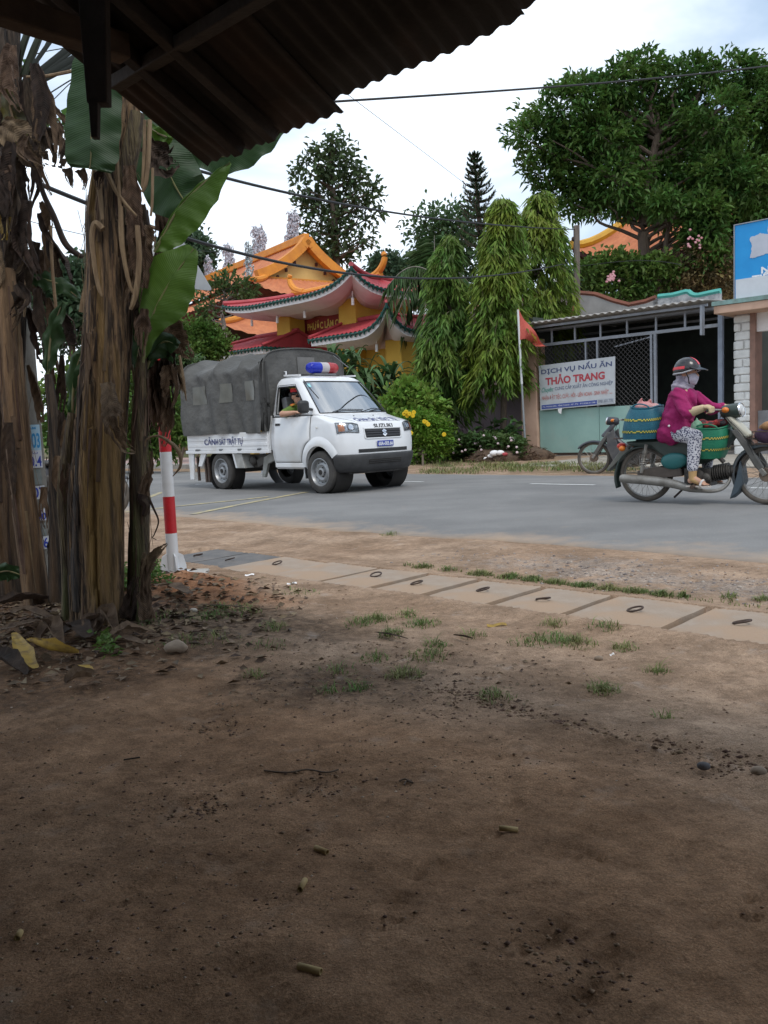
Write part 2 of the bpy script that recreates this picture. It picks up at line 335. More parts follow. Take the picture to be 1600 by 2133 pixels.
def build_ground():
    xs=lines(-2.9,2.6,.017,120,52); ys=np.concatenate([np.array([-60,-20,-8,-4,-2,-.5,.3]),np.arange(.7,3.2,.0145),np.arange(3.2,6.4,.03),6.4+np.cumsum(np.geomspace(.035,110,70))])
    X,Y=np.meshgrid(xs,ys,indexing='ij'); Z=bumpz(X,Y); v=np.stack([X,Y,Z],-1).reshape(-1,3)
    nx,ny=X.shape; i=np.arange(nx*ny).reshape(nx,ny); idx=np.stack([i[:-1,:-1],i[1:,:-1],i[1:,1:],i[:-1,1:]],-1).reshape(-1,4)
    S=(X*UX+Y*UY).ravel(); T=(X*NX+Y*NY).ravel(); x=X.ravel(); y=Y.ravel()
    hum=np.clip(1.75-np.hypot((x+2.0)/1.25,(y-4.05)/.95)+.7*fbm(x*2,y*2,3),0,1)*np.clip((2.9-T)/.25,0,1)
    hum=np.maximum(hum,.75*np.clip(1.1-np.hypot((x+.25)/.75,(y-3.05)/.33)+.6*fbm(x*3,y*3,3),0,1))
    red=np.clip(1.2-np.hypot((S+4.2)/.8,(T-2.7)/.42)+.5*fbm(x*4,y*4,2),0,1)
    grav=np.clip(1-np.abs(T-4.55)/.5+.7*fbm(S*1.1,T*2.2,3),0,1)*np.clip((S+3.9)/1.2+.3*fbm(S*2,T*2,2),0,1)
    grass=np.clip((T-12.9)/1.2,0,1)*np.clip(.35+1.6*fbm(S*.5,T*.8,3),0,1)
    grass=np.where(T>15,np.clip(.75+.8*fbm(S*.4,T*.4,2),0,1),grass); grass=np.where((T>12.6)&(S>-12.2),grass*np.clip((13.9-T)/.5,0,1),grass)
    o=np_mesh('ground',v,4,idx,None,smooth=True); me=o.data
    at_=me.color_attributes.new('soil','FLOAT_COLOR','POINT'); at_.data.foreach_set('color',np.stack([hum,grav,red,grass],1).astype(np.float32).ravel())
    a2=me.color_attributes.new('roof_shade','FLOAT_COLOR','POINT'); shade_k=np.clip((2.3-T)/.5+.35*fbm(x*2.2,y*2.2,3),0,1); a2.data.foreach_set('color',np.stack([shade_k,shade_k,shade_k,np.ones_like(shade_k)],1).astype(np.float32).ravel())  # mask for shade under the roof, painted into the soil colour
    m=bpy.data.materials.new('dirt'); m.use_nodes=True; t=m.node_tree; L=t.links.new; b=t.nodes['Principled BSDF']; b.inputs['Roughness'].default_value=.95; b.inputs['Specular IOR Level'].default_value=.15
    tc=nd(t,'ShaderNodeTexCoord')
    def noi(sc,det=6,ro=.6):
        n=nd(t,'ShaderNodeTexNoise'); n.inputs['Scale'].default_value=sc; n.inputs['Detail'].default_value=det; n.inputs['Roughness'].default_value=ro; L(tc.outputs['Object'],n.inputs[0]); return n.outputs['Fac']
    def rng(s,a,bb):
        r=nd(t,'ShaderNodeMapRange'); r.inputs[1].default_value=a; r.inputs[2].default_value=bb; L(s,r.inputs[0]); return r.outputs[0]
    def mix(f,a,bb):
        x=nd(t,'ShaderNodeMix',data_type='RGBA')
        if hasattr(f,'links'): L(f,x.inputs[0])
        else: x.inputs[0].default_value=f
        for q,k in ((a,6),(bb,7)):
            if isinstance(q,tuple): x.inputs[k].default_value=(*q,1)
            else: L(q,x.inputs[k])
        return x.outputs[2]
    def mul(a,bb):
        x=nd(t,'ShaderNodeMath',operation='MULTIPLY')
        for q,k in ((a,0),(bb,1)):
            if isinstance(q,(int,float)): x.inputs[k].default_value=q
            else: L(q,x.inputs[k])
        return x.outputs[0]
    c=mix(rng(noi(1.3),.36,.66),(.335,.220,.142),(.395,.280,.195))
    c=mix(mul(rng(noi(5),.5,.7),.6),c,(.26,.17,.112))
    c=mix(mul(rng(noi(42,4),.54,.72),.55),c,(.165,.105,.068))
    c=mix(mul(rng(noi(120,3),.58,.72),.5),c,(.47,.375,.29))
    A=nd(t,'ShaderNodeAttribute',attribute_name='soil'); sp=nd(t,'ShaderNodeSeparateColor'); L(A.outputs['Color'],sp.inputs[0])
    gq=mix(rng(noi(60,3),.4,.6),(.23,.19,.16),(.42,.34,.28)); c=mix(mul(rng(mul(sp.outputs[1],rng(noi(9),.3,.7)),.1,.5),.8),c,gq)
    hq=mix(rng(noi(30,5),.4,.62),(.085,.058,.040),(.19,.125,.08)); hm=rng(mul(sp.outputs[0],rng(noi(14,5),.0,.6)),.10,.45); c=mix(mul(hm,.85),c,hq)
    rq=mix(rng(noi(22,5),.4,.62),(.30,.125,.055),(.42,.20,.10)); c=mix(mul(rng(sp.outputs[2],.1,.7),.8),c,rq)
    ga=mix(rng(noi(3),.4,.6),(.055,.085,.025),(.13,.12,.05)); c=mix(A.outputs['Alpha'],c,ga)
    def mulc(c,f):
        x=nd(t,'ShaderNodeMix',data_type='RGBA',blend_type='MULTIPLY'); x.inputs[0].default_value=1; L(c,x.inputs[6]); L(f,x.inputs[7]); return x.outputs[2]
    def span(s,a,bb,lo,hi):
        r=nd(t,'ShaderNodeMapRange'); r.inputs[1].default_value=a; r.inputs[2].default_value=bb; r.inputs[3].default_value=lo; r.inputs[4].default_value=hi; L(s,r.inputs[0]); return r.outputs[0]
    c=mulc(c,span(noi(230,4,.7),.36,.64,.66,1.22)); c=mulc(c,span(noi(2.6,7,.65),.36,.66,.74,1.16)); c=mulc(c,span(noi(17,7,.7),.40,.62,.82,1.10))
    c=mix(mul(rng(noi(6.5,6,.6),.60,.70),.35),c,(.42,.36,.31))
    A2=nd(t,'ShaderNodeAttribute',attribute_name='roof_shade'); dk=nd(t,'ShaderNodeMix',data_type='RGBA',blend_type='MULTIPLY'); L(A2.outputs['Fac'],dk.inputs[0]); L(c,dk.inputs[6]); dk.inputs[7].default_value=(.92,.80,.69,1); c=dk.outputs[2]  # multiplies the soil darker where the roof's shade is painted
    L(c,b.inputs['Base Color'])
    ad=nd(t,'ShaderNodeMath',operation='ADD'); L(mul(rng(noi(46,8,.7),.42,.75),1.0),ad.inputs[0]); L(mul(noi(9,8,.65),2.4),ad.inputs[1])
    bp=nd(t,'ShaderNodeBump'); bp.inputs['Strength'].default_value=.5; bp.inputs['Distance'].default_value=.012; L(ad.outputs[0],bp.inputs['Height']); L(bp.outputs[0],b.inputs['Normal'])
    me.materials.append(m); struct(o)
build_ground()
# ================================================================ road
def build_road():
    ss=np.concatenate([np.linspace(-160,-30,40),np.arange(-29.8,12,.12),np.linspace(13,120,40)]); tt=np.concatenate([[0],np.linspace(.0015,.9985,36),[1]])
    v=[]
    for s in ss:
        e0=ROAD0+.10*vnoise(s*.8,3)+.10*vnoise(s*2.7,9)+.04*vnoise(s*9,1); e1=ROAD1+.14*vnoise(s*.6,30)+.05*vnoise(s*4,40)
        for k in tt:
            t=e0+(e1-e0)*k; v.append(RC(s,t,-.03 if k in (0,1) else .006+.05*(1-(2*k-1)**2)))
    n=len(tt); i=np.arange(len(v)).reshape(len(ss),n); idx=np.stack([i[:-1,:-1],i[1:,:-1],i[1:,1:],i[:-1,1:]],-1).reshape(-1,4)
    o=np_mesh('road',[tuple(q) for q in v],4,idx,None,smooth=True)
    k=np.tile(tt,len(ss)); S=np.repeat(ss,n)
    dust=np.clip(1-k*6.93/.55+.8*fbm(S*1.3,k*14,3),0,1)+np.clip(1-(1-k)*6.93/.3+.6*fbm(S*1.3,k*14+9,3),0,1)
    a=o.data.color_attributes.new('dust','FLOAT_COLOR','POINT'); a.data.foreach_set('color',np.stack([dust,dust,dust,np.ones_like(dust)],1).astype(np.float32).ravel())
    m=mat('asphalt',(.165,.162,.158),.9,(.21,.205,.198),.7,6,(.4,.6),bump=.5,bscale=300,bdist=.006,spec=.25); t=m.node_tree; L=t.links.new; b=t.nodes['Principled BSDF']
    src=b.inputs['Base Color'].links[0].from_socket
    tc=nd(t,'ShaderNodeTexCoord')
    n=nd(t,'ShaderNodeTexNoise'); n.inputs['Scale'].default_value=110; n.inputs['Detail'].default_value=2; L(tc.outputs['Object'],n.inputs[0])
    r=nd(t,'ShaderNodeMapRange'); r.inputs[1].default_value=.56; r.inputs[2].default_value=.75; r.inputs[4].default_value=.6; L(n.outputs['Fac'],r.inputs[0])
    x=nd(t,'ShaderNodeMix',data_type='RGBA'); L(r.outputs[0],x.inputs[0]); L(src,x.inputs[6]); x.inputs[7].default_value=(.32,.31,.30,1)
    mp=nd(t,'ShaderNodeMapping'); mp.inputs['Rotation'].default_value=(0,0,AR); mp.inputs['Scale'].default_value=(.12,1.6,1); L(tc.outputs['Object'],mp.inputs[0])
    ns=nd(t,'ShaderNodeTexNoise'); ns.inputs['Scale'].default_value=1.4; ns.inputs['Detail'].default_value=4; L(mp.outputs[0],ns.inputs[0])
    rs=nd(t,'ShaderNodeMapRange'); rs.inputs[1].default_value=.42; rs.inputs[2].default_value=.68; rs.inputs[4].default_value=.28; L(ns.outputs['Fac'],rs.inputs[0])
    xs=nd(t,'ShaderNodeMix',data_type='RGBA'); L(rs.outputs[0],xs.inputs[0]); L(x.outputs[2],xs.inputs[6]); xs.inputs[7].default_value=(.125,.124,.124,1)
    A=nd(t,'ShaderNodeAttribute',attribute_name='dust'); ng=nd(t,'ShaderNodeTexNoise'); ng.inputs['Scale'].default_value=7; ng.inputs['Detail'].default_value=6; L(tc.outputs['Object'],ng.inputs[0])
    ml=nd(t,'ShaderNodeMath',operation='MULTIPLY_ADD'); ml.inputs[1].default_value=1.2; ml.inputs[2].default_value=-.75; L(ng.outputs['Fac'],ml.inputs[0])
    ad=nd(t,'ShaderNodeMath',operation='ADD',use_clamp=True); L(A.outputs['Fac'],ad.inputs[0]); L(ml.outputs[0],ad.inputs[1])
    y=nd(t,'ShaderNodeMix',data_type='RGBA'); L(ad.outputs[0],y.inputs[0]); L(xs.outputs[2],y.inputs[6]); y.inputs[7].default_value=(.36,.27,.195,1); L(y.outputs[2],b.inputs['Base Color'])
    o.data.materials.append(m); struct(o)
build_road()
def road_z(t):
    k=(t-ROAD0)/(ROAD1-ROAD0); return .006+.05*(1-(2*k-1)**2)
M_WHITE=mat('road_paint',(.62,.62,.60),.8,(.36,.36,.35),14,5,(.45,.7)); M_YEL=mat('yellow_road_paint',(.44,.37,.19),.8,(.25,.23,.19),10,5,(.40,.62))
def stripe(pts,w,m):
    mb=MB(); q=[]
    for a,b in zip(pts[:-1],pts[1:]):
        for i in range(13):
            if i or not q: q.append(a.lerp(b,i/12))
    vs=[];fs=[]
    for i,p in enumerate(q):
        d=(q[min(i+1,len(q)-1)]-q[max(0,i-1)]).normalized(); nn=Vector((-d.y,d.x,0))*w/2
        for k in (1,-1):
            r=p+nn*k; r.z=road_z(ST(r)[1])+.005; vs.append(r)
    for i in range(len(q)-1): fs.append((2*i,2*i+1,2*i+3,2*i+2))
    struct(mb.add(vs,fs).build('road_marking',m))
for s0 in (-3.6,-6.6,-9.6,-18.6,-21.6,-24.6,-27.6,-30.6): stripe([RC(s0,9.97),RC(s0+1,9.97)],.10,M_WHITE)
stripe([G(408,1016),G(446,1015)],.08,M_WHITE)
stripe([G(400,1074),G(465,1063),G(640,1033)],.10,M_YEL)
stripe([G(262,1068),G(330,1062),G(500,1048),G(560,1042)],.09,M_YEL); stripe([G(305,1043),G(340,1031)],.10,M_YEL)
# ================================================================ shed roof we look out from under
M_TIN=mat('rusty_tin',(.018,.015,.013),.75,(.011,.009,.008),5,6,(.35,.65),bump=.3,bscale=40,col3=(.03,.017,.011),scale3=2.2,metal=.1)
M_WOOD=mat('old_timber',(.075,.046,.028),.85,(.042,.026,.016),10,5,(.3,.7),bump=.6,bscale=50,bdist=.006,stretch=(1,1,1))
M_DARKWOOD=mat('dark_timber',(.035,.025,.02),.9,(.02,.015,.012),9,5,bump=.5,bscale=40)
M_BATTEN=mat('grey_batten',(.042,.033,.027),.85,(.026,.02,.016),14,5,bump=.4)
def roof_z(t): return 2.10+(2.18-t)*.50
def build_shed():
    root=thing('shed_roof','dark rusty corrugated tin roof of the open shed, sloping down overhead','shed roof',RC(-1,1.0,0))
    # overlapping corrugated sheets, ridges down the slope; unseen ones added rightwards to block light
    s0=-3.07
    for k in range(10):
        a=s0+k*.80; mb=MB(); ee=(.05,.012,-.016,.014,.0,.01,0,.01,0,.01)[k]; lift=.006*(k%2)+.004*k/6
        us=np.arange(a,a+.84,.0127); vs_=np.linspace(2.18+ee,-2.6,34)
        mb.grid(lambda s,t:RC(s,t,roof_z(t)+lift+.0065*math.cos(2*PI*s/.076)+.012*float(vnoise(s*2.1,t*1.3))+(.012*float(vnoise(s*9,k*7)) if t>2.1 else 0)),us,vs_)
        o=mb.build('roof_sheet',M_TIN,root,smooth=80)
        md=o.modifiers.new('solid','SOLIDIFY'); md.thickness=.0015
    # lifted corner of one sheet on the eave
    mb=MB(); mb.prism([RC(-1.045,2.17,2.10),RC(-1.01,2.20,2.035),RC(-.995,2.19,2.105)],(0,0,.004)); mb.build('bent_corner',M_TIN,root,smooth=0)
    def below(t,d): return roof_z(t)-d
    mb=MB().bar(RC(-2.76,1.68,2.295),RC(-2.76,-2.4,2.295),.075,.085); mb.build('cross_beam',M_WOOD,root,bev=.006)
    mb=MB().bar(RC(-3.0,1.77,below(1.77,.035)),RC(1.8,1.77,below(1.77,.035)),.05,.045); mb.build('purlin',M_BATTEN,root,bev=.004)
    mb=MB().bar(RC(-3.0,.6,below(.6,.035)),RC(1.8,.6,below(.6,.035)),.05,.045); mb.build('purlin',M_DARKWOOD,root,bev=.004)
    for s,m,w in ((-2.58,M_BATTEN,.045),(-2.79,M_DARKWOOD,.05),(-.4,M_DARKWOOD,.05)):
        a,b=RC(s,2.19,below(2.19,.038)),RC(s,-2.4,below(-2.4,.038)); mb=MB().bar(a,b,w,.05); mb.build('rafter',m,root,bev=.004)
    # sawn hanging post stub
    mb=MB(); y=2.75
    def q(px,py): return at(px,py,y)
    mb.prism([q(159,-40),q(180,213),q(223,213),q(219,-40)],(0,.05,0)); mb.build('hanging_post',M_DARKWOOD,root,bev=.004)
    mb=MB(); mb.prism([q(183,205),q(189,285),q(203,285),q(204,205)],(.0,.03,0)); mb.build('splice_plank',M_DARKWOOD,root,bev=.003)
    # posts, with unseen plank walls added behind and beside the viewer to darken the floor
    for s,t in ((-2.75,-2.45),(2.3,-2.45),(2.3,1.7)):
        MB().bar(RC(s,t,-.1),RC(s,t,roof_z(t)-.06),.09,.09,Vector((1,0,0))).build('post',M_DARKWOOD,root,bev=.006)
    mb=MB()
    for i in range(34):
        s=-2.98+i*.162; mb.box(RC(s,-2.52,1.85),(.155,.02,3.8),Matrix.Rotation(-AR,3,'Z'))
    mb.build('shade_wall',M_DARKWOOD,root)
    mb=MB()
    for i in range(21):
        t=-2.42+i*.162; mb.box(RC(-3.03,t,roof_z(t)/2-.06),(.02,.155,roof_z(t)-.1),Matrix.Rotation(-AR,3,'Z'))
    mb.build('shade_wall',M_DARKWOOD,root); mb=MB()
    for i in range(26):
        t=-2.42+i*.162; mb.box(RC(2.36,t,roof_z(t)/2-.06),(.02,.155,roof_z(t)-.1),Matrix.Rotation(-AR,3,'Z'))
    mb.build('shade_wall',M_DARKWOOD,root)
build_shed()
# ================================================================ drain slabs
M_SLAB=mat('drain_concrete',(.34,.27,.21),.9,(.28,.215,.16),6,6,(.35,.65),bump=.6,bscale=90,bdist=.006,col3=(.35,.245,.165),scale3=3,c3=(.44,.6))
M_WETSLAB=mat('oily_concrete',(.095,.088,.082),.6,(.18,.155,.135),7,6,(.45,.75),bump=.4,bscale=90,bdist=.005)
M_IRON=mat('rusty_iron',(.09,.06,.045),.8,(.05,.035,.03),30,4)
def build_slabs():
    edges=[-5.62,-5.20,-4.79,-4.27,-3.80,-3.37,-2.98,-2.53,-2.10,-1.60,-1.07,-.55,-.05,.45]
    lab=['drain slab stained dark beside the sign post base, farthest of the two wet ones','drain slab stained wet and dark, the one nearer the dry slabs','dusty drain slab next after the two wet stained ones','half buried concrete drain slab, second after the wet ones','concrete drain slab under the straw litter, third after the wet stain','concrete drain slab with lifting ring, fourth after the wet stain','concrete drain slab with lifting ring, fifth after the wet stain','concrete drain slab with lifting ring, sixth after the wet stain','concrete drain slab behind the broad grass tuft, widest gap on its right','bare concrete drain slab, last whole one before the frame cuts the row','concrete drain slab cut by the right edge of the picture','concrete drain slab just outside the picture, first','concrete drain slab just outside the picture, second']
    for i in range(len(edges)-3):
        a,b=edges[i],edges[i+1]; gap=.03 if i<5 else .045
        r=thing('drain_slab',lab[i],'drain slab',RC((a+b)/2,3.66,0),-AR,'concrete slabs covering the roadside drain')
        w=(b-a)-gap; d=.58; mb=MB(); n=7
        tilt=random.uniform(-.004,.004); sk=(-.09,-.07,-.05,-.05,-.05,-.05,-.05,-.055,-.06,-.06,-.06)[i]
        zt=.010+.004*random.random()
        us=np.linspace(-w/2,w/2,n); vs_=np.linspace(-d/2,d/2,n)
        def top(u,v_):
            e=max(abs(u)/(w/2),abs(v_)/(d/2)); j=.006*float(vnoise(u*30+i*9,v_*30)) if e>.99 else 0
            return Vector((u+sk*0+j,v_+j,zt+tilt*u*5+.002*float(vnoise(u*12+i*5,v_*12))-(.004 if e>.99 else 0)))
        o0=len(mb.v); mb.grid(top,us,vs_)
        ring=[(i_,0) for i_ in range(n)]+[(n-1,j) for j in range(1,n)]+[(i_,n-1) for i_ in range(n-2,-1,-1)]+[(0,j) for j in range(n-2,0,-1)]
        rv=[Vector(mb.v[o0+p*n+q_]) for p,q_ in ring]; k=len(rv)
        mb.add(rv+[Vector((q_.x,q_.y,-.09)) for q_ in rv],[(j,(j+1)%k,(j+1)%k+k,j+k) for j in range(k)])
        mb.build('slab',M_WETSLAB if i<2 else M_SLAB,r,w=False)
        if i!=3:
            m2=MB(); rr=.030; cx,cy=random.uniform(-.03,.03),random.uniform(-.05,.03); th=random.uniform(0,PI)
            pts=[Vector((cx+rr*1.25*math.cos(a_),cy+rr*math.sin(a_),zt+.012+.010*math.sin(a_+th))) for a_ in np.linspace(0,2*PI,17)]
            m2.tube(pts,.0048,6); m2.build('lifting_ring',M_IRON,r,w=False)
    # open channel under the slabs, seen through the gaps
    mb=MB()
    mb.grid(lambda s,t:RC(s,t,-.052),[-5.7,-3,.5],[3.42,3.92]); struct(mb.build('drain_channel',mat('channel_mud',(.10,.07,.05),.9,(.06,.04,.03),20)))
build_slabs()
# ================================================================ sign post
def build_sign():
    b=onG(362,1192); b.z-=.01
    r=thing('sign_post','red and white banded steel post carrying a triangular road sign','sign post',b)
    M_R=mat('red_band',(.52,.02,.03),.45,(.42,.015,.02),9); M_W=mat('white_band',(.62,.63,.64),.5,(.5,.5,.49),6,5,(.5,.75)); M_BACK=mat('sign_back',(.52,.55,.58),.45,(.42,.45,.48),7,5,metal=.2)
    M_CON=mat('pad_concrete',(.45,.42,.38),.9,(.36,.33,.29),12,bump=.4)
    rad=.038; h=.02; H=[.27,.51,.80,1.05,1.34,1.62,2.10]; cols=[M_W,M_R,M_W,M_R,M_W,M_R,M_W]; z0=0
    for z1,m in zip(H,cols):
        MB().cyl(b+Vector((0,0,z0)),b+Vector((0,0,z1)),rad,n=20).build('white_band' if m is M_W else 'red_band',m,r); z0=z1
    for a in range(4):
        th=a*PI/2+.5; d=Vector((math.cos(th),math.sin(th),0)); p=b+d*rad*.9; n_=Vector((-d.y,d.x,0))*.008
        MB().prism([p-n_*.5,p+d*.050-n_*.5,p+d*.052+Vector((0,0,.05))-n_*.5,p+d*.034+Vector((0,0,.12))-n_*.5,p+Vector((0,0,.14))-n_*.5],n_).build('gusset_plate',M_W,r,smooth=0)
    MB().box(b+Vector((0,0,.008)),(.19,.19,.016),Matrix.Rotation(.5,3,'Z')).build('base_plate',M_W,r,bev=.003)
    mb=MB(); mb.prism([b+Vector((x,y,-.05)) for x,y in ((-.2,-.19),(.0,-.23),(.22,-.15),(.2,.17),(-.1,.2))],(0,0,.05)); mb.build('concrete_pad',M_CON,r,bev=.008)
    mb=MB()
    for a in range(4): mb.cyl(b+Vector((.09*math.cos(a*PI/2+1.28),.09*math.sin(a*PI/2+1.28),.0)),b+Vector((.09*math.cos(a*PI/2+1.28),.09*math.sin(a*PI/2+1.28),.035)),.009,n=6)
    mb.build('anchor_bolt',M_IRON,r)
    Y=b.y+.045
    A_,B_,C_=at(358,462,Y),at(444,606,Y),at(282,590,Y); ct=(A_+B_+C_)/3
    def rounded(ps,k=.06):
        out=[]
        for i in range(3):
            p=ps[i]; u=(ps[i-1]-p)*k; v_=(ps[(i+1)%3]-p)*k
            for f in (0,.33,.66,1): out.append(p+u*(1-f)**2+v_*f**2)
        return out
    MB().prism(rounded([A_,B_,C_]),(0,.003,0)).build('sign_plate',M_BACK,r,smooth=0)
    MB().bar(ct.lerp(C_,.55)+Vector((0,-.008,.0)),ct.lerp(B_,.55)+Vector((0,-.008,.0)),.012,.03).build('bracket',M_BACK,r)
    MB().bar(A_.lerp(C_,.42)+Vector((0,-.006,0)),A_.lerp(B_,.42)+Vector((0,-.006,0)),.008,.02).build('bracket',M_BACK,r)
build_sign()
# ================================================================ banana clump
def stem_mat(name,a,b,c):
    return mat(name,a,.85,b,9,8,(.42,.57),bump=1.0,bscale=22,bdist=.025,stretch=(6,6,.45),col3=c,scale3=1.0,c3=(.56,.66))
M_ST1=stem_mat('banana_sheath',(.25,.160,.088),(.038,.025,.017),(.25,.15,.045))
M_ST2=stem_mat('old_banana_sheath',(.085,.060,.042),(.020,.015,.012),(.13,.08,.045))
M_ST3=stem_mat('young_banana_sheath',(.15,.115,.06),(.06,.042,.028),(.11,.125,.04))
M_DRY=mat('dry_banana_leaf',(.215,.145,.09),.85,(.08,.05,.032),5,6,(.35,.68),bump=.6,bscale=30,bdist=.01,stretch=(3,3,1),trans=.22,island=.35)
M_DRYD=mat('dark_dry_leaf',(.075,.048,.032),.85,(.028,.019,.014),5,6,(.35,.65),bump=.6,bscale=30,bdist=.01,stretch=(3,3,1),trans=.15,island=.3)
M_LEAF=mat('banana_leaf',(.085,.165,.022),.45,(.065,.13,.018),4,4,bump=.15,bscale=20,trans=.40)
M_LEAFD=mat('dark_banana_leaf',(.038,.078,.028),.45,(.028,.062,.022),4,4,bump=.15,bscale=20,trans=.40)
M_LEAFY=mat('yellow_banana_leaf',(.38,.25,.04),.6,(.16,.10,.03),9,5,(.4,.65),trans=.3,bump=.3)
M_RIB=mat('leaf_midrib',(.16,.17,.06),.5,(.13,.10,.06),8)
M_PET=mat('dry_petiole',(.25,.175,.10),.8,(.14,.09,.05),9,5,stretch=(6,6,1),bump=.3)
for _m,_f,_d,_b in ((M_LEAF,120,.93,.2),(M_LEAFD,110,.85,.3),(M_DRY,85,.6,.5),(M_DRYD,85,.55,.5),(M_LEAFY,60,.7,.5)): veins(_m,_f,_d,_b)
def ptube(mb,pts,rs,n=10,rough=0,up=Vector((0,1,0)),flat=1.):
    # smooth path through points
    P=smooth_path(pts,6); k=len(P); rr=np.interp(np.linspace(0,1,k),np.linspace(0,1,len(rs)),rs); mb.tube(P,list(rr),n,True,up,flat); return P
def smooth_path(pts,sub=6):
    P=[Vector(p) for p in pts]; out=[]
    for i in range(len(P)-1):
        p0,p1,p2,p3=P[max(i-1,0)],P[i],P[i+1],P[min(i+2,len(P)-1)]
        for j in range(sub):
            u=j/sub; out.append(.5*((2*p1)+(p2-p0)*u+(2*p0-5*p1+4*p2-p3)*u*u+(3*p1-p0-3*p2+p3)*u**3))
    out.append(P[-1]); return out
def stem(name,path,rad,m,parent,n=64,seed=0,amp=.12,shag=0):
    # banana pseudostem: overlapping leaf sheaths give broad ridges and long vertical cracks
    P=smooth_path(path,10); k=len(P); rr=np.interp(np.linspace(0,1,k),np.linspace(0,1,len(rad)),rad); mb=MB(); vs=[];fs=[]
    for i,p in enumerate(P):
        d=P[min(i+1,k-1)]-P[max(i-1,0)]; a,b=frame_of(d,Vector((0,1,0))); h=i/k
        for j in range(n):
            th=2*PI*j/n; q=(j/n*5+seed+h*1.1)%1
            f=1+amp*(q-.5)*1.3+amp*float(fbm(seed*7+math.cos(th)*2.6+math.sin(th)*1.9,h*3+seed,3))+.05*float(vnoise(j*.9+seed,h*5))+.09*float(vnoise(j*.37*40/n+seed*3,h*1.6))-.07*max(0,float(vnoise(j*1.3+seed,h*2.2))-.15)*2
            vs.append(p+a*(math.cos(th)*rr[i]*f)+b*(math.sin(th)*rr[i]*f))
    for i in range(k-1):
        for j in range(n): fs.append((i*n+j,i*n+(j+1)%n,(i+1)*n+(j+1)%n,(i+1)*n+j))
    fs.append(tuple((k-1)*n+j for j in range(n)))
    o=mb.add(vs,fs).build(name,m,parent,smooth=70)
    if shag:   # loose fibres and peeling strips standing off the sheath
        rs=random.Random(int(seed*100)); sb=MB()
        for _ in range(shag):
            j=rs.randrange(n); ln=rs.randrange(5,max(7,min(20,k-8))); i0=rs.randrange(2,k-ln-1); w=rs.uniform(.003,.011); up_=rs.random()<.5; lf=rs.uniform(.01,.07); V_=[];F_=[]
            for q in range(ln):
                u=q/(ln-1); u2=u if up_ else 1-u; c=P[i0+q]; p=Vector(vs[(i0+q)*n+j]); od=(p-c).normalized(); p=p+od*(.003+lf*max(0,u2-.6)**1.4*2)
                s_=od.cross(Vector((0,0,1))).normalized()*w*(1-.8*u2); V_+=[p-s_,p+od*.002,p+s_]
            for q in range(ln-1): F_+=[(3*q,3*q+1,3*q+4,3*q+3),(3*q+1,3*q+2,3*q+5,3*q+4)]
            sb.add(V_,F_)
        so=sb.build('peeling_fibres',M_DRYD if m is M_ST2 else M_DRY,parent,smooth=75,weld=False); so['kind']='stuff'
    return o
def leaf(name,mid,wl,wr,m,parent,nor=Vector((0,-1,0)),fold=.2,wave=.02,tear=0,seed=0,rib=True,ribr=.008,thick=0):
    # mid: midrib path; wl/wr: half widths along it on the two sides; nor: the way its face looks
    P=smooth_path(mid,8); k=len(P); u=np.linspace(0,1,k); L_=np.interp(u,np.linspace(0,1,len(wl)),wl); R_=np.interp(u,np.linspace(0,1,len(wr)),wr); m_=5
    mb=MB(); A=[]; al=[0]
    for i in range(1,k): al.append(al[-1]+(P[i]-P[i-1]).length)
    for sgn,W in ((1,L_),(-1,R_)):
        vs=[];fs=[]
        for i,p in enumerate(P):
            d=(P[min(i+1,k-1)]-P[max(i-1,0)]).normalized(); s_=d.cross(nor).normalized()*sgn; nn=s_.cross(d)*sgn
            if nn.dot(nor)<0: nn=-nn
            for j in range(m_+1):
                q=j/m_; A.append((al[i],q)); w=W[i]*q*(1+tear*float(vnoise(i*1.7+seed*3,sgn*4))*(q>.5))
                vs.append(p+s_*w-nn*(fold*W[i]*q*q)+nn*wave*math.sin(i*1.3+seed+sgn)*q*q+nn*wave*2*float(vnoise(i*.45+seed,sgn*3+j*.3)))
        for i in range(k-1):
            for j in range(m_):
                if tear and j>=2 and float(vnoise(i*.83+seed*5,sgn*9))>.5-tear*.5: continue
                fs.append((i*(m_+1)+j,(i+1)*(m_+1)+j,(i+1)*(m_+1)+j+1,i*(m_+1)+j+1))
        mb.add(vs,fs)
    o=mb.build(name,m,parent,smooth=60,weld=False); leafuv(o,A)
    if rib:
        rb=MB(); rb.tube([p-nor*ribr*.3 for p in P],list(np.linspace(ribr,ribr*.3,k)),6,True,Vector((0,1,.1))); rb.build('midrib',M_RIB if m in (M_LEAF,M_LEAFD) else M_PET,o)
    return o
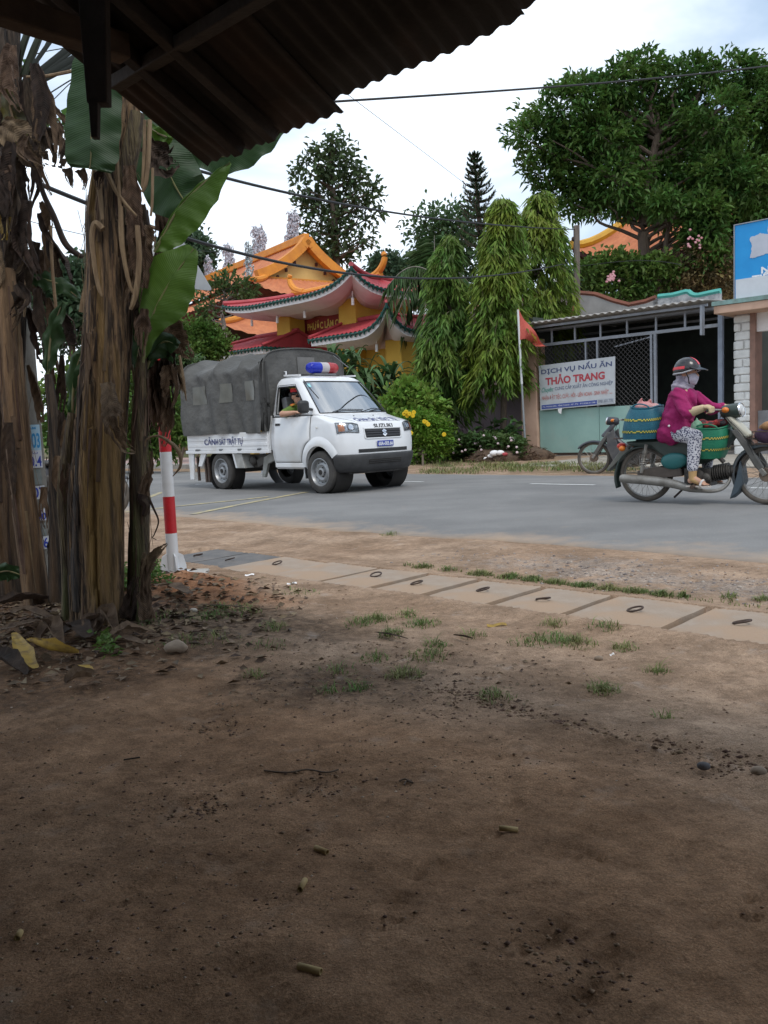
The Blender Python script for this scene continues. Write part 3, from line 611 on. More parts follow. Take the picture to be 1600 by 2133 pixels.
def dry(px_pts,w,Y,m,parent,curl=.8,seed=0,name='dry_leaf',dy=0):
    # hanging dry leaf: a strip folded along its midrib, crumpled and ragged
    n=len(px_pts); mid=smooth_path([at(q[0],q[1],Y+(q[2] if len(q)>2 else 0)) for q in px_pts],7); k=len(mid); ww=np.interp(np.linspace(0,1,k),np.linspace(0,1,len(w)),w); m_=12; mb=MB(); vs=[];fs=[]; A=[]; al=0; rs=random.Random(seed*13+5); cut={rs.randrange(1,m_-1):rs.uniform(.25,.8) for _ in range(3)}; cut[0]=rs.uniform(.4,.95); cut[m_-1]=rs.uniform(.4,.95)
    for i,p in enumerate(mid):
        al+=(p-mid[max(i-1,0)]).length
        d=(mid[min(i+1,k-1)]-mid[max(i-1,0)]).normalized(); s_=d.cross(Vector((.15*math.sin(seed),-1,.1))).normalized(); nn=s_.cross(d)
        for j in range(m_+1):
            q=j/m_*2-1; A.append((al,q)); a=q*curl*PI*.5; rag=1+.35*float(vnoise(i*.9+seed*3,q*2+seed))+.25*float(vnoise(i*2.3+seed,q*3))
            vs.append(p+s_*(math.sin(a)/max(curl,.2)*ww[i]*.65*rag)+nn*(1-math.cos(a))*ww[i]*.65+nn*(.35*ww[i]*float(vnoise(i*.5+seed,q*2.2+seed))+.22*ww[i]*float(vnoise(i*1.7+seed,q*5))+.10*ww[i]*math.sin(q*9+seed)))
    for i in range(k-1):
        for j in range(m_):
            if i>k*.7 and float(vnoise(i*.9+seed,j*1.1+seed*2))>.18: continue
            if j in cut and i>k*cut[j]: continue
            fs.append((i*(m_+1)+j,(i+1)*(m_+1)+j,(i+1)*(m_+1)+j+1,i*(m_+1)+j+1))
    o=mb.add(vs,fs).build(name,m,parent,smooth=75,weld=False); leafuv(o,A); return o
def pts(Y,*q): return [at(a[0],a[1],Y+(a[2] if len(a)>2 else 0)) for a in q]
def build_bananas():
    # --- A: the thick old plant
    b=onG(205,1292); Y=b.y+.02; r=thing('banana_plant','thick old banana stem with peeling brown sheaths, nearest the sign post side','banana plant',b)
    k=Y/FPX
    stem('stem',[b+Vector((0,0,-.06))]+pts(Y,(206,1180),(206,1000),(214,850),(222,700),(225,560),(226,450),(238,340),(262,240),(275,150)),[54*k,51*k,49*k,47*k,46*k,44*k,44*k,36*k,25*k,22*k],M_ST1,r,seed=1,amp=.16,shag=95)
    stem('sheath',pts(Y-.06,(226,1296),(228,1150),(226,960),(232,800),(238,690),(240,560)),[28*k,27*k,24*k,20*k,16*k,8*k],M_ST1,r,seed=2.3,amp=.15,n=24)
    stem('sheath',pts(Y-.05,(176,1270),(176,1150),(180,1000),(186,840),(196,700),(204,590),(208,480)),[26*k,26*k,24*k,22*k,20*k,16*k,8*k],M_ST2,r,seed=3.1,amp=.15,n=24,shag=30)
    stem('sheath',pts(Y-.03,(255,470),(258,380),(275,300),(286,235)),[12*k,20*k,18*k,14*k],M_ST3,r,seed=4.4,n=20)
    for pp,rr in (([(200,262),(202,330),(208,400),(214,458)],(.012,.014,.012,.008)),([(214,478),(198,466),(192,500),(198,560),(206,600),(213,618)],(.016,.016,.013,.011,.01,.004)),
                  ([(246,250),(244,330),(250,430),(252,500),(262,560),(270,590)],(.006,.008,.009,.01,.009,.004)),([(312,250),(309,330),(304,380),(296,400)],(.011,.011,.01,.006)),([(302,250),(300,330),(296,390)],(.008,.009,.006)),
                  ([(286,470),(290,540),(283,610),(272,645)],(.012,.013,.014,.008)),([(222,355),(240,395),(262,425),(285,450)],(.010,.010,.008,.004)),([(252,430),(256,520),(268,585),(280,615)],(.010,.011,.010,.005)),([(318,350),(317,420),(314,450)],(.007,.007,.005))):
        mb=MB(); ptube(mb,pts(Y-.13,*pp),rr,7); mb.build('dry_petiole',M_PET,r)
    # torn sheath flaps
    dry([(222,797,-.03),(234,850,-.10),(240,890,-.12),(262,930,-.06),(282,940)],[.032,.055,.05,.035,.012],Y-.15,M_DRY,r,.7,seed=1)
    dry([(300,470),(302,500),(304,540),(300,600)],[.05,.055,.045,.03],Y-.05,M_DRY,r,.6,seed=2)
    dry([(270,345),(276,400),(282,470),(290,560),(286,640)],[.03,.05,.045,.05,.02],Y-.1,M_DRY,r,.7,seed=3)
    dry([(222,290),(212,300),(204,320),(200,345)],[.04,.06,.05,.02],Y-.16,M_DRYD,r,.9,seed=4)
    dry([(300,300),(330,325),(350,340),(362,330)],[.04,.075,.08,.05],Y+.15,M_DRYD,r,.5,seed=5)
    dry([(300,620),(320,660),(330,690)],[.05,.06,.03],Y+.05,M_DRY,r,.8,seed=6)
    for i in range(16):
        x=random.uniform(262,312); y=random.uniform(430,690); dry([(x,y),(x+random.uniform(-10,10),y+40),(x+random.uniform(-18,18),y+random.uniform(70,130))],[.02,random.uniform(.03,.055),.015],Y+random.uniform(-.1,.12),random.choice((M_DRY,M_DRY,M_DRYD)),r,.8,seed=20+i)
    # big green leaves of the crown
    leaf('leaf',pts(Y-.25,(228,60),(205,140),(193,240),(188,330),(186,352)),[.09,.115,.125,.115,.09],[.05,.10,.125,.12,.09],M_LEAFD,r,fold=.1,wave=.01,seed=1.5)
    leaf('leaf',pts(Y+.3,(286,240),(330,320),(372,400),(402,440)),[.05,.16,.17,.05],[.05,.15,.15,.04],M_LEAFD,r,fold=.2,wave=.02,seed=2.2)
    leaf('leaf',pts(Y+.45,(290,250),(380,300),(470,325),(545,285),(612,232)),[.03,.07,.09,.08,.015],[.03,.07,.08,.06,.015],M_LEAFD,r,fold=.15,wave=.018,seed=3.3)
    leaf('leaf',pts(Y+.1,(322,525),(340,490),(372,435),(425,380),(480,338)),[.01,.09,.13,.10,.01],[.01,.012,.014,.012,.005],M_LEAF,r,nor=Vector((.1,-1,.1)),fold=.1,wave=.008,seed=4.1)
    leaf('leaf',pts(Y+.2,(300,262),(330,278),(360,290)),[.02,.05,.02],[.02,.04,.02],M_LEAF,r,fold=.1,seed=5)
    dry([(212,355),(208,365),(205,380),(206,395)],[.015,.028,.022,.008],Y-.2,M_DRYD,r,.7,seed=8); dry([(140,350),(146,370),(150,392)],[.03,.022,.008],Y-.2,M_DRYD,r,.7,seed=9); dry([(168,352),(178,375),(174,396)],[.03,.02,.008],Y-.2,M_DRY,r,.7,seed=10)
    # --- B: the thin sucker with the broad bright leaf
    b=onG(290,1284); Y=b.y; k=Y/FPX
    r=thing('banana_plant','slim young banana plant with broad bright green leaf, in front of the sign post','banana plant',b)
    stem('stem',[b+Vector((0,0,-.05))]+pts(Y,(290,1180),(292,1080),(289,960),(293,860),(295,780),(298,720)),[29*k,22*k,21*k,18*k,17*k,13*k,6*k],M_ST3,r,seed=5,amp=.1,n=28,shag=40)
    leaf('leaf',pts(Y-.06,(298,755),(308,690),(330,630),(362,575),(404,517)),[0,.055,.14,.125,.02],[0,.03,.12,.16,.03],M_LEAF,r,nor=Vector((-.1,-1,.15)),fold=.12,wave=.006,seed=6)
    leaf('leaf',pts(Y,(298,800),(312,750),(340,712),(372,722)),[0,.02,.10,.02],[0,.03,.05,.02],M_LEAFD,r,fold=.2,seed=7)
    leaf('leaf',pts(Y+.05,(283,800),(272,740),(268,680),(280,640)),[0,.03,.07,.02],[0,.02,.05,.02],M_LEAFD,r,fold=.3,seed=8)
    dry([(306,690),(338,670),(362,690),(380,722),(402,745)],[.02,.05,.075,.06,.02],Y+.1,M_DRY,r,.6,seed=11)
    for i,(x,y,l,w) in enumerate(((318,740,120,.05),(332,750,150,.06),(345,745,120,.06),(352,760,90,.07),(326,790,110,.05),(338,800,90,.05),(345,820,110,.045),(315,770,130,.04),(362,730,70,.035),(372,760,60,.03))):
        dry([(x,y),(x+random.uniform(-4,8),y+l*.5),(x+random.uniform(-8,16),y+l)],[w*.5,w,w*.4],Y+.08+random.uniform(-.06,.06),random.choice((M_DRY,M_DRYD)),r,.85,seed=40+i)
    mb=MB(); ptube(mb,pts(Y,(374,740),(382,790),(388,835)),(.006,.008,.002),6); mb.build('dry_petiole',M_PET,r); mb=MB(); ptube(mb,pts(Y-.05,(302,930),(306,915),(328,908),(352,920),(372,940),(376,970),(360,992)),(.003,.004,.006,.010,.011,.007,.002),7); mb.build('curled_petiole',M_PET,r)
    mb=MB(); ptube(mb,pts(Y-.05,(304,1022),(318,1055),(330,1085),(322,1112),(318,1120),(326,1124)),(.006,.006,.004,.003,.002,.002),6); ptube(mb,pts(Y-.05,(300,1025),(296,1040),(305,1052),(300,1075)),(.02,.024,.02,.012),7); mb.build('tendril',M_DRYD,r)
    dry([(298,1030),(306,1000),(314,975),(316,940)],[.035,.03,.02,.008],Y-.1,M_DRY,r,.7,seed=13)
    dry([(300,1205),(312,1170),(330,1148),(349,1132)],[.02,.04,.03,.006],Y-.1,M_DRY,r,.7,seed=14)
    dry([(308,1290,-.03),(302,1240),(300,1190),(300,1150)],[.05,.04,.03,.01],Y-.1,M_DRY,r,.7,seed=15); dry([(268,1290),(276,1240),(286,1200)],[.05,.04,.02],Y-.1,M_DRYD,r,.7,seed=16)
    r2=r
    # --- C: leaning cut stem
    b=onG(78,1262); Y=b.y; k=Y/FPX
    r=thing('banana_plant','leaning bare banana stem, pale tan, in front of the stickered pole','banana plant',b)
    stem('stem',[b+Vector((0,0,-.05))]+pts(Y,(60,1120),(42,980),(26,820),(16,680),(10,560)),[26*k,25*k,24*k,24*k,24*k,18*k],mat('tan_sheath',(.22,.135,.072),.85,(.07,.045,.028),5,7,(.36,.64),bump=.8,bscale=16,bdist=.02,stretch=(5,5,.5)),r,seed=8,amp=.13,n=28,shag=45)
    dry([(20,880),(24,960),(30,1030)],[.03,.05,.02],Y-.1,M_DRYD,r,.7,seed=17)
    # leaves hanging between the thick stem and the sign
    Y=4.62; b=None
    for i in range(26):
        x=random.uniform(296,352); y=random.uniform(420,690); l=random.uniform(60,130); w=random.uniform(.03,.065)
        dry([(x,y),(x+random.uniform(-8,10),y+l*.5),(x+random.uniform(-14,16),y+l)],[w*.4,w,w*.35],Y+random.uniform(-.1,.15),random.choice((M_DRY,M_DRY,M_DRYD)),r2,.9,seed=210+i)
    # --- D: dark stems at the edge
    b=onG(18,1250); Y=b.y; k=Y/FPX
    r=thing('banana_plant','dark decayed banana stem with hanging brown leaves, at the left picture edge','banana plant',b)
    stem('stem',[b+Vector((0,0,-.05))]+pts(Y,(10,1100),(6,900),(12,700),(18,520),(15,350),(10,200),(20,60)),[48*k,44*k,40*k,38*k,34*k,30*k,26*k,20*k],M_ST2,r,seed=9,amp=.2,shag=70)
    dry([(0,262),(40,290),(72,335),(78,352)],[.06,.09,.07,.02],Y-.35,M_DRY,r,.5,seed=18)
    dry([(10,350),(22,380),(20,430)],[.05,.05,.02],Y-.35,M_DRY,r,.7,seed=19)
    dry([(70,258),(92,290),(118,310),(116,348)],[.02,.09,.10,.07],Y-.1,M_DRYD,r,.4,seed=21)
    dry([(72,165),(92,190),(106,220),(130,250),(158,285)],[.02,.035,.03,.03,.01],Y-.2,M_DRY,r,.7,seed=22)
    dry([(120,255),(128,285),(122,330)],[.02,.035,.01],Y-.2,M_DRY,r,.7,seed=23)
    for i in range(58):
        x=random.uniform(-12,86); y=random.uniform(90,640); l=random.uniform(60,190); w=random.uniform(.025,.075)
        dry([(x,y),(x+random.uniform(-8,22),y+l*.5),(x+random.uniform(-16,36),y+l)],[w*.5,w,w*.35],Y+random.uniform(-.4,.3),M_DRYD if random.random()<.72 else M_DRY,r,.85,seed=60+i)
    for i,(x,y,x2,y2,w) in enumerate(((95,480,120,600,.075),(105,500,150,610,.10),(88,520,80,620,.06),(100,620,110,690,.06),(120,640,150,720,.09),(86,420,104,480,.06),(60,640,100,760,.07),(95,700,120,800,.07),(60,760,90,880,.05),(130,740,120,900,.06),(110,790,105,960,.05),(20,690,40,800,.07))):
        dry([(x,y),((x+x2)/2+6,(y+y2)/2),(x2,y2)],[w*.3,w,w*.8],Y+random.uniform(-.1,.3),random.choice((M_DRY,M_DRYD)),r,1.25,seed=130+i)
    mb=MB(); ptube(mb,pts(Y-.05,(70,300),(86,390),(112,450),(132,500),(150,522),(172,535)),(.014,.014,.016,.018,.016,.012),8); mb.build('fruit_stalk',M_DRYD,r)
    for q,rr in ((((105,470),(109,560),(118,660),(120,720)),(.010,.009,.009,.006)),(((52,520),(54,600),(50,660)),(.008,.009,.006)),(((55,160),(100,158),(178,142)),(.006,.009,.010)),(((190,560),(176,610),(168,650)),(.014,.014,.012))): mb=MB(); ptube(mb,pts(Y-.12,*q),rr,7); mb.build('dry_petiole',M_PET,r)
    m_gp=mat('green_petiole',(.03,.04,.02),.6,(.018,.024,.012),8)
    for a,b_,w in (((30,160),(62,55),.022),((48,160),(96,45),.020),((18,150),(28,40),.02)): mb=MB(); ptube(mb,pts(Y+.1,a,((a[0]+b_[0])/2-2,(a[1]+b_[1])/2),b_),(w,w*.9,w*.8),8); mb.build('leaf_stalk',m_gp,r)
    leaf('leaf',pts(Y,(50,578),(85,580),(130,595),(172,628)),[.01,.05,.06,.01],[.01,.04,.05,.01],M_LEAFD,r,nor=Vector((0,-1,.5)),fold=.2,seed=9)
    leaf('leaf',pts(Y-.3,(-20,1200),(15,1190),(48,1200)),[.03,.06,.01],[.03,.05,.01],M_LEAFD,r,fold=.2,seed=9.5)
    leaf('leaf',pts(Y-.3,(0,160),(20,220),(30,280),(20,330)),[.02,.06,.07,.02],[.02,.05,.06,.02],mat('dying_leaf',(.16,.14,.03),.6,(.05,.045,.02),9,5,(.4,.6),trans=.3),r,fold=.3,tear=.2,seed=10)
    leaf('leaf',pts(Y-.3,(0,400),(14,450),(22,500)),[.02,.06,.04],[.02,.05,.03],M_LEAFY,r,fold=.3,tear=.2,seed=11)
    # --- E,F: two thin suckers between
    for (px,py,path,rad,sd,lab) in ((116,1258,((118,1150),(116,1000),(112,880),(100,780)),(16,15,14,12,8),12,'thin dark banana sucker standing behind the slanting stub'),(140,1285,((142,1200),(136,1110),(130,1040),(138,960),(150,860)),(15,13,12,11,12,8),13,'short greenish banana sucker between the dark sucker and the thick stem')):
        b=onG(px,py); Y=b.y; k=Y/FPX
        r=thing('banana_plant',lab,'banana plant',b); stem('stem',[b+Vector((0,0,-.05))]+pts(Y,*path),[q*k for q in rad],M_ST3 if px>130 else M_ST2,r,seed=sd,amp=.12,n=24)
        for i in range(7):
            x=path[i%len(path)][0]+random.uniform(-8,12); y=random.uniform(840,1120)
            dry([(x,y),(x+random.uniform(-6,10),y+50),(x+random.uniform(-14,18),y+random.uniform(80,130))],[.02,random.uniform(.03,.05),.012],Y+random.uniform(-.1,.1),random.choice((M_DRY,M_DRYD)),r,.8,seed=160+i+sd)
        leaf('leaf',pts(Y,(path[-1][0],path[-1][1]),(path[-1][0]+6,path[-1][1]-80),(path[-1][0]+30,path[-1][1]-150)),[.01,.06,.02],[.01,.05,.02],M_LEAFD,r,fold=.3,seed=sd)
    b=onG(165,1290); Y=b.y; k=Y/FPX
    r=thing('banana_plant','stump of a cut banana stem, rotted dark, against the thick stem','banana plant',b); stem('stem',[b+Vector((0,0,-.05))]+pts(Y,(160,1200),(156,1060),(158,980),(168,900)),[18*k,17*k,15*k,12*k,4*k],M_ST2,r,seed=14,n=24)
build_bananas()
# thin fan palm blades against the sky, top left
def build_fan():
    b=onG(15,1245); b.y+=.5; Y=5.2
    r=thing('palm_plant','slender palm whose narrow blades cross the sky gap, top left corner','palm',Vector((b.x-.1,Y,0)))
    mb=MB(); ptube(mb,[Vector((b.x-.1,Y,-.05))]+pts(Y,(20,900),(25,500),(30,250),(40,180)),(.03,.03,.028,.02,.012),8); mb.build('stem',M_ST2,r)
    mb=MB()
    for q in (((70,158),(158,88),.020),((78,162),(160,100),.010),((80,166),(168,112),.022),((86,170),(172,125),.012),((60,150),(128,52),.014),((66,150),(112,60),.006),((70,210),(150,165),.004),((64,140),(96,58),.004),((84,225),(150,170),.003),((60,120),(160,95),.003)):
        a,b_,w=q; ptube(mb,pts(Y,(40,185),a,b_,(b_[0]*2-a[0],b_[1]*2-a[1])),(.004,w,w*1.1,.003),5,flat=.25)
    mb.build('blades',mat('palm_blade',(.010,.014,.010),.6),r)
    B=[];D=[]
    for px,py in ((62,145),(62,185),(96,235),(110,250),(140,250),(145,240)):
        for _ in range(5): B.append(tuple(at(px+random.uniform(-8,8),py+random.uniform(-8,8),Y))); D.append((random.uniform(-1,1),-.4,random.uniform(-1,.6)))
    leaf_mesh('leaves',B,D,.075,.05,mat('vine_leaf',(.10,.20,.05),.5,trans=.45),r)
build_fan()
# ================================================================ stickered utility pole
def build_pole():
    b=G(76,1232); r=thing('utility_pole','grey concrete utility pole pasted with number stickers behind the banana stems','utility pole',b)
    M_P=mat('pole_concrete',(.20,.19,.165),.9,(.14,.13,.11),9,6,bump=.4)
    rad=.115; MB().cyl(b+Vector((0,0,-.2)),b+Vector((0,0,6.2)),rad,.085,n=28).build('pole',M_P,r)
    M_PAP=mat('sticker_paper',(.52,.53,.56),.8,(.42,.43,.45),9); M_B=mat('sticker_blue',(.02,.04,.30),.7); M_C=mat('sticker_cyan',(.02,.22,.45),.7); M_TP=mat('sticker_pale_blue',(.32,.48,.58),.8)
    cyaw=math.atan2(CAM.y-b.y,CAM.x-b.x)
    def on(ang,z,e=.0): return b+Vector((math.cos(cyaw+ang)*(rad+.002+e),math.sin(cyaw+ang)*(rad+.002+e),z))
    H=lambda py: PT_z(76,py)
    def PT_z(px,py): d=ray(px,py); return CAMH+d.z*((b.y-rad)/d.y)
    for y0,y1,top,num,mp_,mi in ((884,938,'VIỆT NAM','0966 03',M_TP,M_C),(938,975,'HẦM CẦU','0.100.4',M_PAP,M_B),(1013,1041,None,'97.307',M_PAP,M_B),(1062,1087,'HẦM','092.50',M_PAP,M_B),(1120,1147,None,'068.16',M_PAP,M_B)):
        z1,z0=PT_z(76,y0),PT_z(76,y1); o=MB().grid(lambda a,z:on(a,z),np.linspace(-.95,.95,14),[z0,z1]).build('sticker',mp_,r)
        h=z1-z0; m2=MB()
        text_on(m2,num,lambda x,y:on(x/rad,(z0+z1)/2-(.12*h if top else 0)+y,.0015),.02,'CENTER',.20,h*(.6 if top else .8)); m2.build('number',mi,o)
        if top: m3=MB(); text_on(m3,top,lambda x,y:on(x/rad,z1-h*.13+y,.0015),.015,'CENTER',.15,h*.15); m3.build('heading',mi,o)
    for y0,y1 in ((978,1010),(1090,1118)):
        z1,z0=PT_z(76,y0),PT_z(76,y1); MB().grid(lambda a,z:on(a,z),np.linspace(-1,.8,14),[z0,z1]).build('sticker',mat('faded_sticker',(.13,.16,.15),.85,(.19,.2,.19),20),r)
    return b
POLE=build_pole()
# ================================================================ curved tile roofs
M_RED=mat('red_roof_tile',(.43,.058,.068),.6,(.31,.045,.055),3,5,(.35,.65),bump=.2,bscale=20)
M_ORT=mat('orange_roof_tile',(.56,.20,.085),.75,(.44,.145,.065),2.2,6,(.35,.65),bump=.3,bscale=14)
M_ORR=mat('orange_ridge',(.70,.27,.03),.6,(.58,.21,.03),2,5); M_YLR=mat('yellow_ridge',(.66,.37,.03),.6,(.55,.29,.03),2,5)
M_GREEN=mat('green_glazed_edge',(.012,.06,.052),.35,(.02,.085,.07),6)
M_PLW=mat('white_plaster',(.80,.78,.77),.8,(.70,.68,.67),1.6,6,(.4,.7),bump=.1)
M_SOF=mat('pink_white_soffit',(.72,.62,.60),.8,(.66,.56,.55),2)
M_YEL_WALL=mat('yellow_wall',(.58,.36,.055),.8,(.50,.30,.045),1.5,6,(.35,.7),bump=.1)
M_MAROON=mat('maroon_wood',(.07,.018,.014),.7,(.04,.012,.01),6)
def roof_ring(F,s0,s1,t0,t1,r0,r1,z0,H,lift,k,pitch,rib,corner=3.2,lo=0.,LN=None,lr=(1,1)):
    # one ring of the roof: rectangle shrinking from the eave (k=0) to the ridge (k=1); returns points anticlockwise from (s0,t0)
    tm=(t0+t1)/2; a0=s0+(r0-s0)*k; a1=s1+(r1-s1)*k; b0=t0+(tm-t0)*k; b1=t1+(tm-t1)*k; z=z0+H*(lo*k+(1-lo)*k**1.35); out=[]
    for (p,q,L,la,lb) in (((a0,b0),(a1,b0),s1-s0,lr[0],lr[1]),((a1,b0),(a1,b1),t1-t0,lr[1],lr[1]),((a1,b1),(a0,b1),s1-s0,lr[1],lr[0]),((a0,b1),(a0,b0),t1-t0,lr[0],lr[0])):
        n=max(8,int((L if LN is None else L+2*LN)/pitch+.001)*4)
        for i in range(n):
            u=i/n; c=abs(2*u-1)**corner*(la if u<.5 else lb); dz=lift*c*(1-k)**1.6; fl=.10*lift*c*(1-k)
            out.append(F(p[0]+(q[0]-p[0])*u,p[1]+(q[1]-p[1])*u,z+dz+rib*math.cos(2*PI*u*(n/4))))
    return out
def tile_roof(F,root,s0,s1,t0,t1,r0,r1,z0,H,lift,mt,mr,pitch=.19,rib=.022,fascia=.42,edge=True,courses=0,soff=M_SOF,fm=M_PLW,ridge_r=.11,lo=.0,inset=.55,corner=3.2,orn=True,lr=(1,1),hipm=None):
    N=10; rings=[roof_ring(F,s0,s1,t0,t1,r0,r1,z0,H,lift,i/N,pitch,rib*(1-.6*i/N),corner,lo,None,lr) for i in range(N+1)]; n=len(rings[0])
    mb=MB(); mb.add([p for r_ in rings for p in r_],[(i*n+j,i*n+(j+1)%n,(i+1)*n+(j+1)%n,(i+1)*n+j) for i in range(N) for j in range(n)])
    ro=mb.build('roof',mt,root,smooth=65)
    def eave(k,dz,e):   # plain eave ring, no ribs, stepped in by e
        return [p+Vector((0,0,dz)) for p in roof_ring(F,s0+e,s1-e,t0+e,t1-e,r0,r1,z0,H,lift,k,pitch,0,corner,lo,e,lr)]
    if edge:
        e=eave(0,-.06,-.01); mb=MB(); m_=len(e)
        for i in range(m_):
            a=e[i];b=e[(i+1)%m_]; mb.cyl(a,b,.042,n=6,cap=False)
            if i%4==0: mb.cyl(a+Vector((0,0,.05)),a+Vector((0,0,-.11)),.055,.025,6)
        mb.build('tile_edge',M_GREEN,ro)
    if fascia:
        a=eave(0,-.06,.04); b=eave(0,-.25,.05); c=eave(0,-.18-fascia,inset); d=eave(0,-.18-fascia-.02,max(inset+.5,1.0)); m_=len(a); mb=MB()
        mb.add(a+b+c,[(k*m_+j,(k+1)*m_+j,(k+1)*m_+(j+1)%m_,k*m_+(j+1)%m_) for k in range(2) for j in range(m_)]); mb.build('fascia',fm,ro)
        mb=MB(); mb.add(c+d,[(j,m_+j,m_+(j+1)%m_,(j+1)%m_) for j in range(m_)]+[tuple(range(m_,2*m_))]); mb.build('soffit',soff,ro,smooth=0)
    # ridge and hips
    tm=(t0+t1)/2; zr=z0+H+.05; L=r1-r0; mb=MB()
    P=[F(r0+L*u,tm,zr+(.5*ridge_r*9*max(0,abs(2*u-1)-.72)**1.5 if orn else 0)) for u in np.linspace(-.02,1.02,22)]
    mb.tube(P,[ridge_r*1.15]*len(P),8); 
    if orn:
        for u,sg in ((0,-1),(1,1)):
            b=F(r0+L*u,tm,zr+.1); pp=[F(r0+L*u+sg*q[0],tm,zr+q[1]) for q in ((-.5,.02),(-.1,.14),(.18,.36),(.30,.62),(.24,.78))]; mb.tube(smooth_path(pp,3),list(np.linspace(ridge_r*1.3,ridge_r*.8,13)),8,flat=1)
    mb.build('ridge',mr,ro)
    for sa,ra,ta in ((s0,r0,t0),(s1,r1,t0),(s0,r0,t1),(s1,r1,t1)):
        P=[]
        for k in np.linspace(0,1,10):
            P.append(F(sa+(ra-sa)*k,ta+(tm-ta)*k,z0+H*(lo*k+(1-lo)*k**1.35)+lift*(lr[0] if sa==s0 else lr[1])*(1-k)**1.6+.05))
        MB().tube(P,[ridge_r*.8]*10,8).build('hip_ridge',hipm or mr,ro)
    return ro
def sbox(mb,s0,s1,t0,t1,z0,z1): return mb.box(RC((s0+s1)/2,(t0+t1)/2,(z0+z1)/2),(s1-s0,t1-t0,z1-z0),Matrix.Rotation(-AR,3,'Z'))
def build_gate():
    C=-22.6; root=thing('temple_gate','yellow temple gate with three upswept red tile roofs trimmed in green, behind the police truck','temple gate',RC(C,21.5,0))
    tile_roof(RC,root,C-3.4,C+3.4,19.2,24.4,C-2.3,C+2.15,5.46,.62,.52,M_RED,M_ORR,lo=.75,hipm=M_RED,fascia=.20,inset=1.05,lr=(.45,1.1),corner=4)
    for a,b in ((C-4.85,C-1.25),(C+1.25,C+4.85)):
        r0,r1=(a+1.2,b+.0) if a<C-2 else (a,b-1.2)
        tile_roof(RC,root,a,b,19.2,22.6,r0,r1,3.98,.60,.66,M_RED,M_RED,lo=.75,ridge_r=.07,orn=False,fascia=.20,inset=.85,lr=(.4,0) if a<C-2 else (0,1.1),corner=3.6)
    mb=MB()
    for s0,s1 in ((C-2.25,C-1.5),(C+1.12,C+1.95)):
        sbox(mb,s0,s1,20.75,21.5,0,5.38)
        mb.build('column',M_YEL_WALL,root,bev=.02); mb=MB()
    sbox(MB(),C-1.5,C+1.12,21.55,21.9,3.4,5.38).build('lintel_wall',M_YEL_WALL,root)
    sbox(MB(),C+1.0,C+1.9,21.5,23.6,0,5.38).build('wall',M_YEL_WALL,root); sbox(MB(),C-2.2,C-1.4,21.5,23.6,0,5.38).build('wall',M_YEL_WALL,root)
    for sg in (-1,1):
        a=C+sg*3.95; sbox(MB(),a-.35,a+.35,20.4,21.1,0,3.75).build('column',M_YEL_WALL,root,bev=.02)
        sbox(MB(),min(a,C+sg*1.9),max(a,C+sg*1.9),21.2,21.6,2.6,3.75).build('lintel_wall',M_YEL_WALL,root)
        sbox(MB(),a-.3,a+.3,21.1,22.4,0,3.75).build('wall',M_YEL_WALL,root)
        sbox(MB(),a-1.8,a+1.8,21.9,22.1,0,3.0).build('gate_leaf',mat('gate_paint',(.16,.05,.03),.6,(.12,.04,.025),4),root)
    # name board
    t=21.50; b=sbox(MB(),C-1.48,C+1.10,t-.0,t+.06,3.7,5.17).build('name_board',mat('red_board',(.25,.02,.015),.6,(.18,.015,.012),4),root)
    sbox(sbox(sbox(sbox(MB(),C-1.48,C-1.40,t-.03,t+.02,3.7,5.17),C+1.02,C+1.10,t-.03,t+.02,3.7,5.17),C-1.40,C+1.02,t-.03,t+.02,5.09,5.17),C-1.40,C+1.02,t-.03,t+.02,3.7,3.78).build('frame',mat('dark_red_frame',(.16,.012,.012),.6),b)
    M_GOLD=mat('gold_letters',(.66,.45,.10),.5,(.5,.33,.06),9)
    text_on(MB(),'PHƯỚC LÂM CỔ TỰ',lambda x,y:RC(C-.19+x,t-.02,4.80+y),.03,'CENTER',2.3,.46).build('lettering',M_GOLD,b)
    text_on(MB(),'GIÁO HỘI PHẬT GIÁO VIỆT NAM',lambda x,y:RC(C-.19+x,t-.02,5.08+y),.01,'CENTER',2.0,.07).build('lettering',mat('dim_gold',(.35,.14,.05),.6),b)
    M_BULB=mat('lamp_glass',(.75,.74,.72),.3)
    for s,tt,z in ((C-2.9,20.1,5.16),(C-1.3,20.0,5.09),(C+.2,20.0,5.09),(C+2.7,19.9,5.21),(C+3.6,20.0,3.62),(C+2.2,20.0,3.60)):
        p=RC(s,tt,z); q=MB().cyl(p+Vector((0,0,.2)),p+Vector((0,0,-.02)),.012,n=6).build('lamp_cord',M_PLW,root); MB().cyl(p+Vector((0,0,-.02)),p+Vector((0,0,-.25)),.045,.05,8).build('lamp',M_BULB,root)
build_gate()
def lace(mb,c,w,h,n,seed,ex=Vector((1,0,0)),rr=.05):
    rnd=random.Random(seed)
    for i in range(n):
        v=rnd.random()**1.2; x=rnd.uniform(-.5,.5)*w*(1-.5*v)+.10*w*math.sin(v*7+seed); p=c+ex*x+Vector((rnd.uniform(-.1,.1),rnd.uniform(-.1,.1),v*h))
        q=[p]; a=rnd.uniform(0,2*PI)
        for k in range(4):
            a+=rnd.uniform(.4,1.2); q.append(q[-1]+ex*(.13*math.cos(a))+Vector((0,0,.13*math.sin(a))))
        mb.tube(q,[rr,rr,rr*.9,rr*.7,rr*.4],5)
    return mb
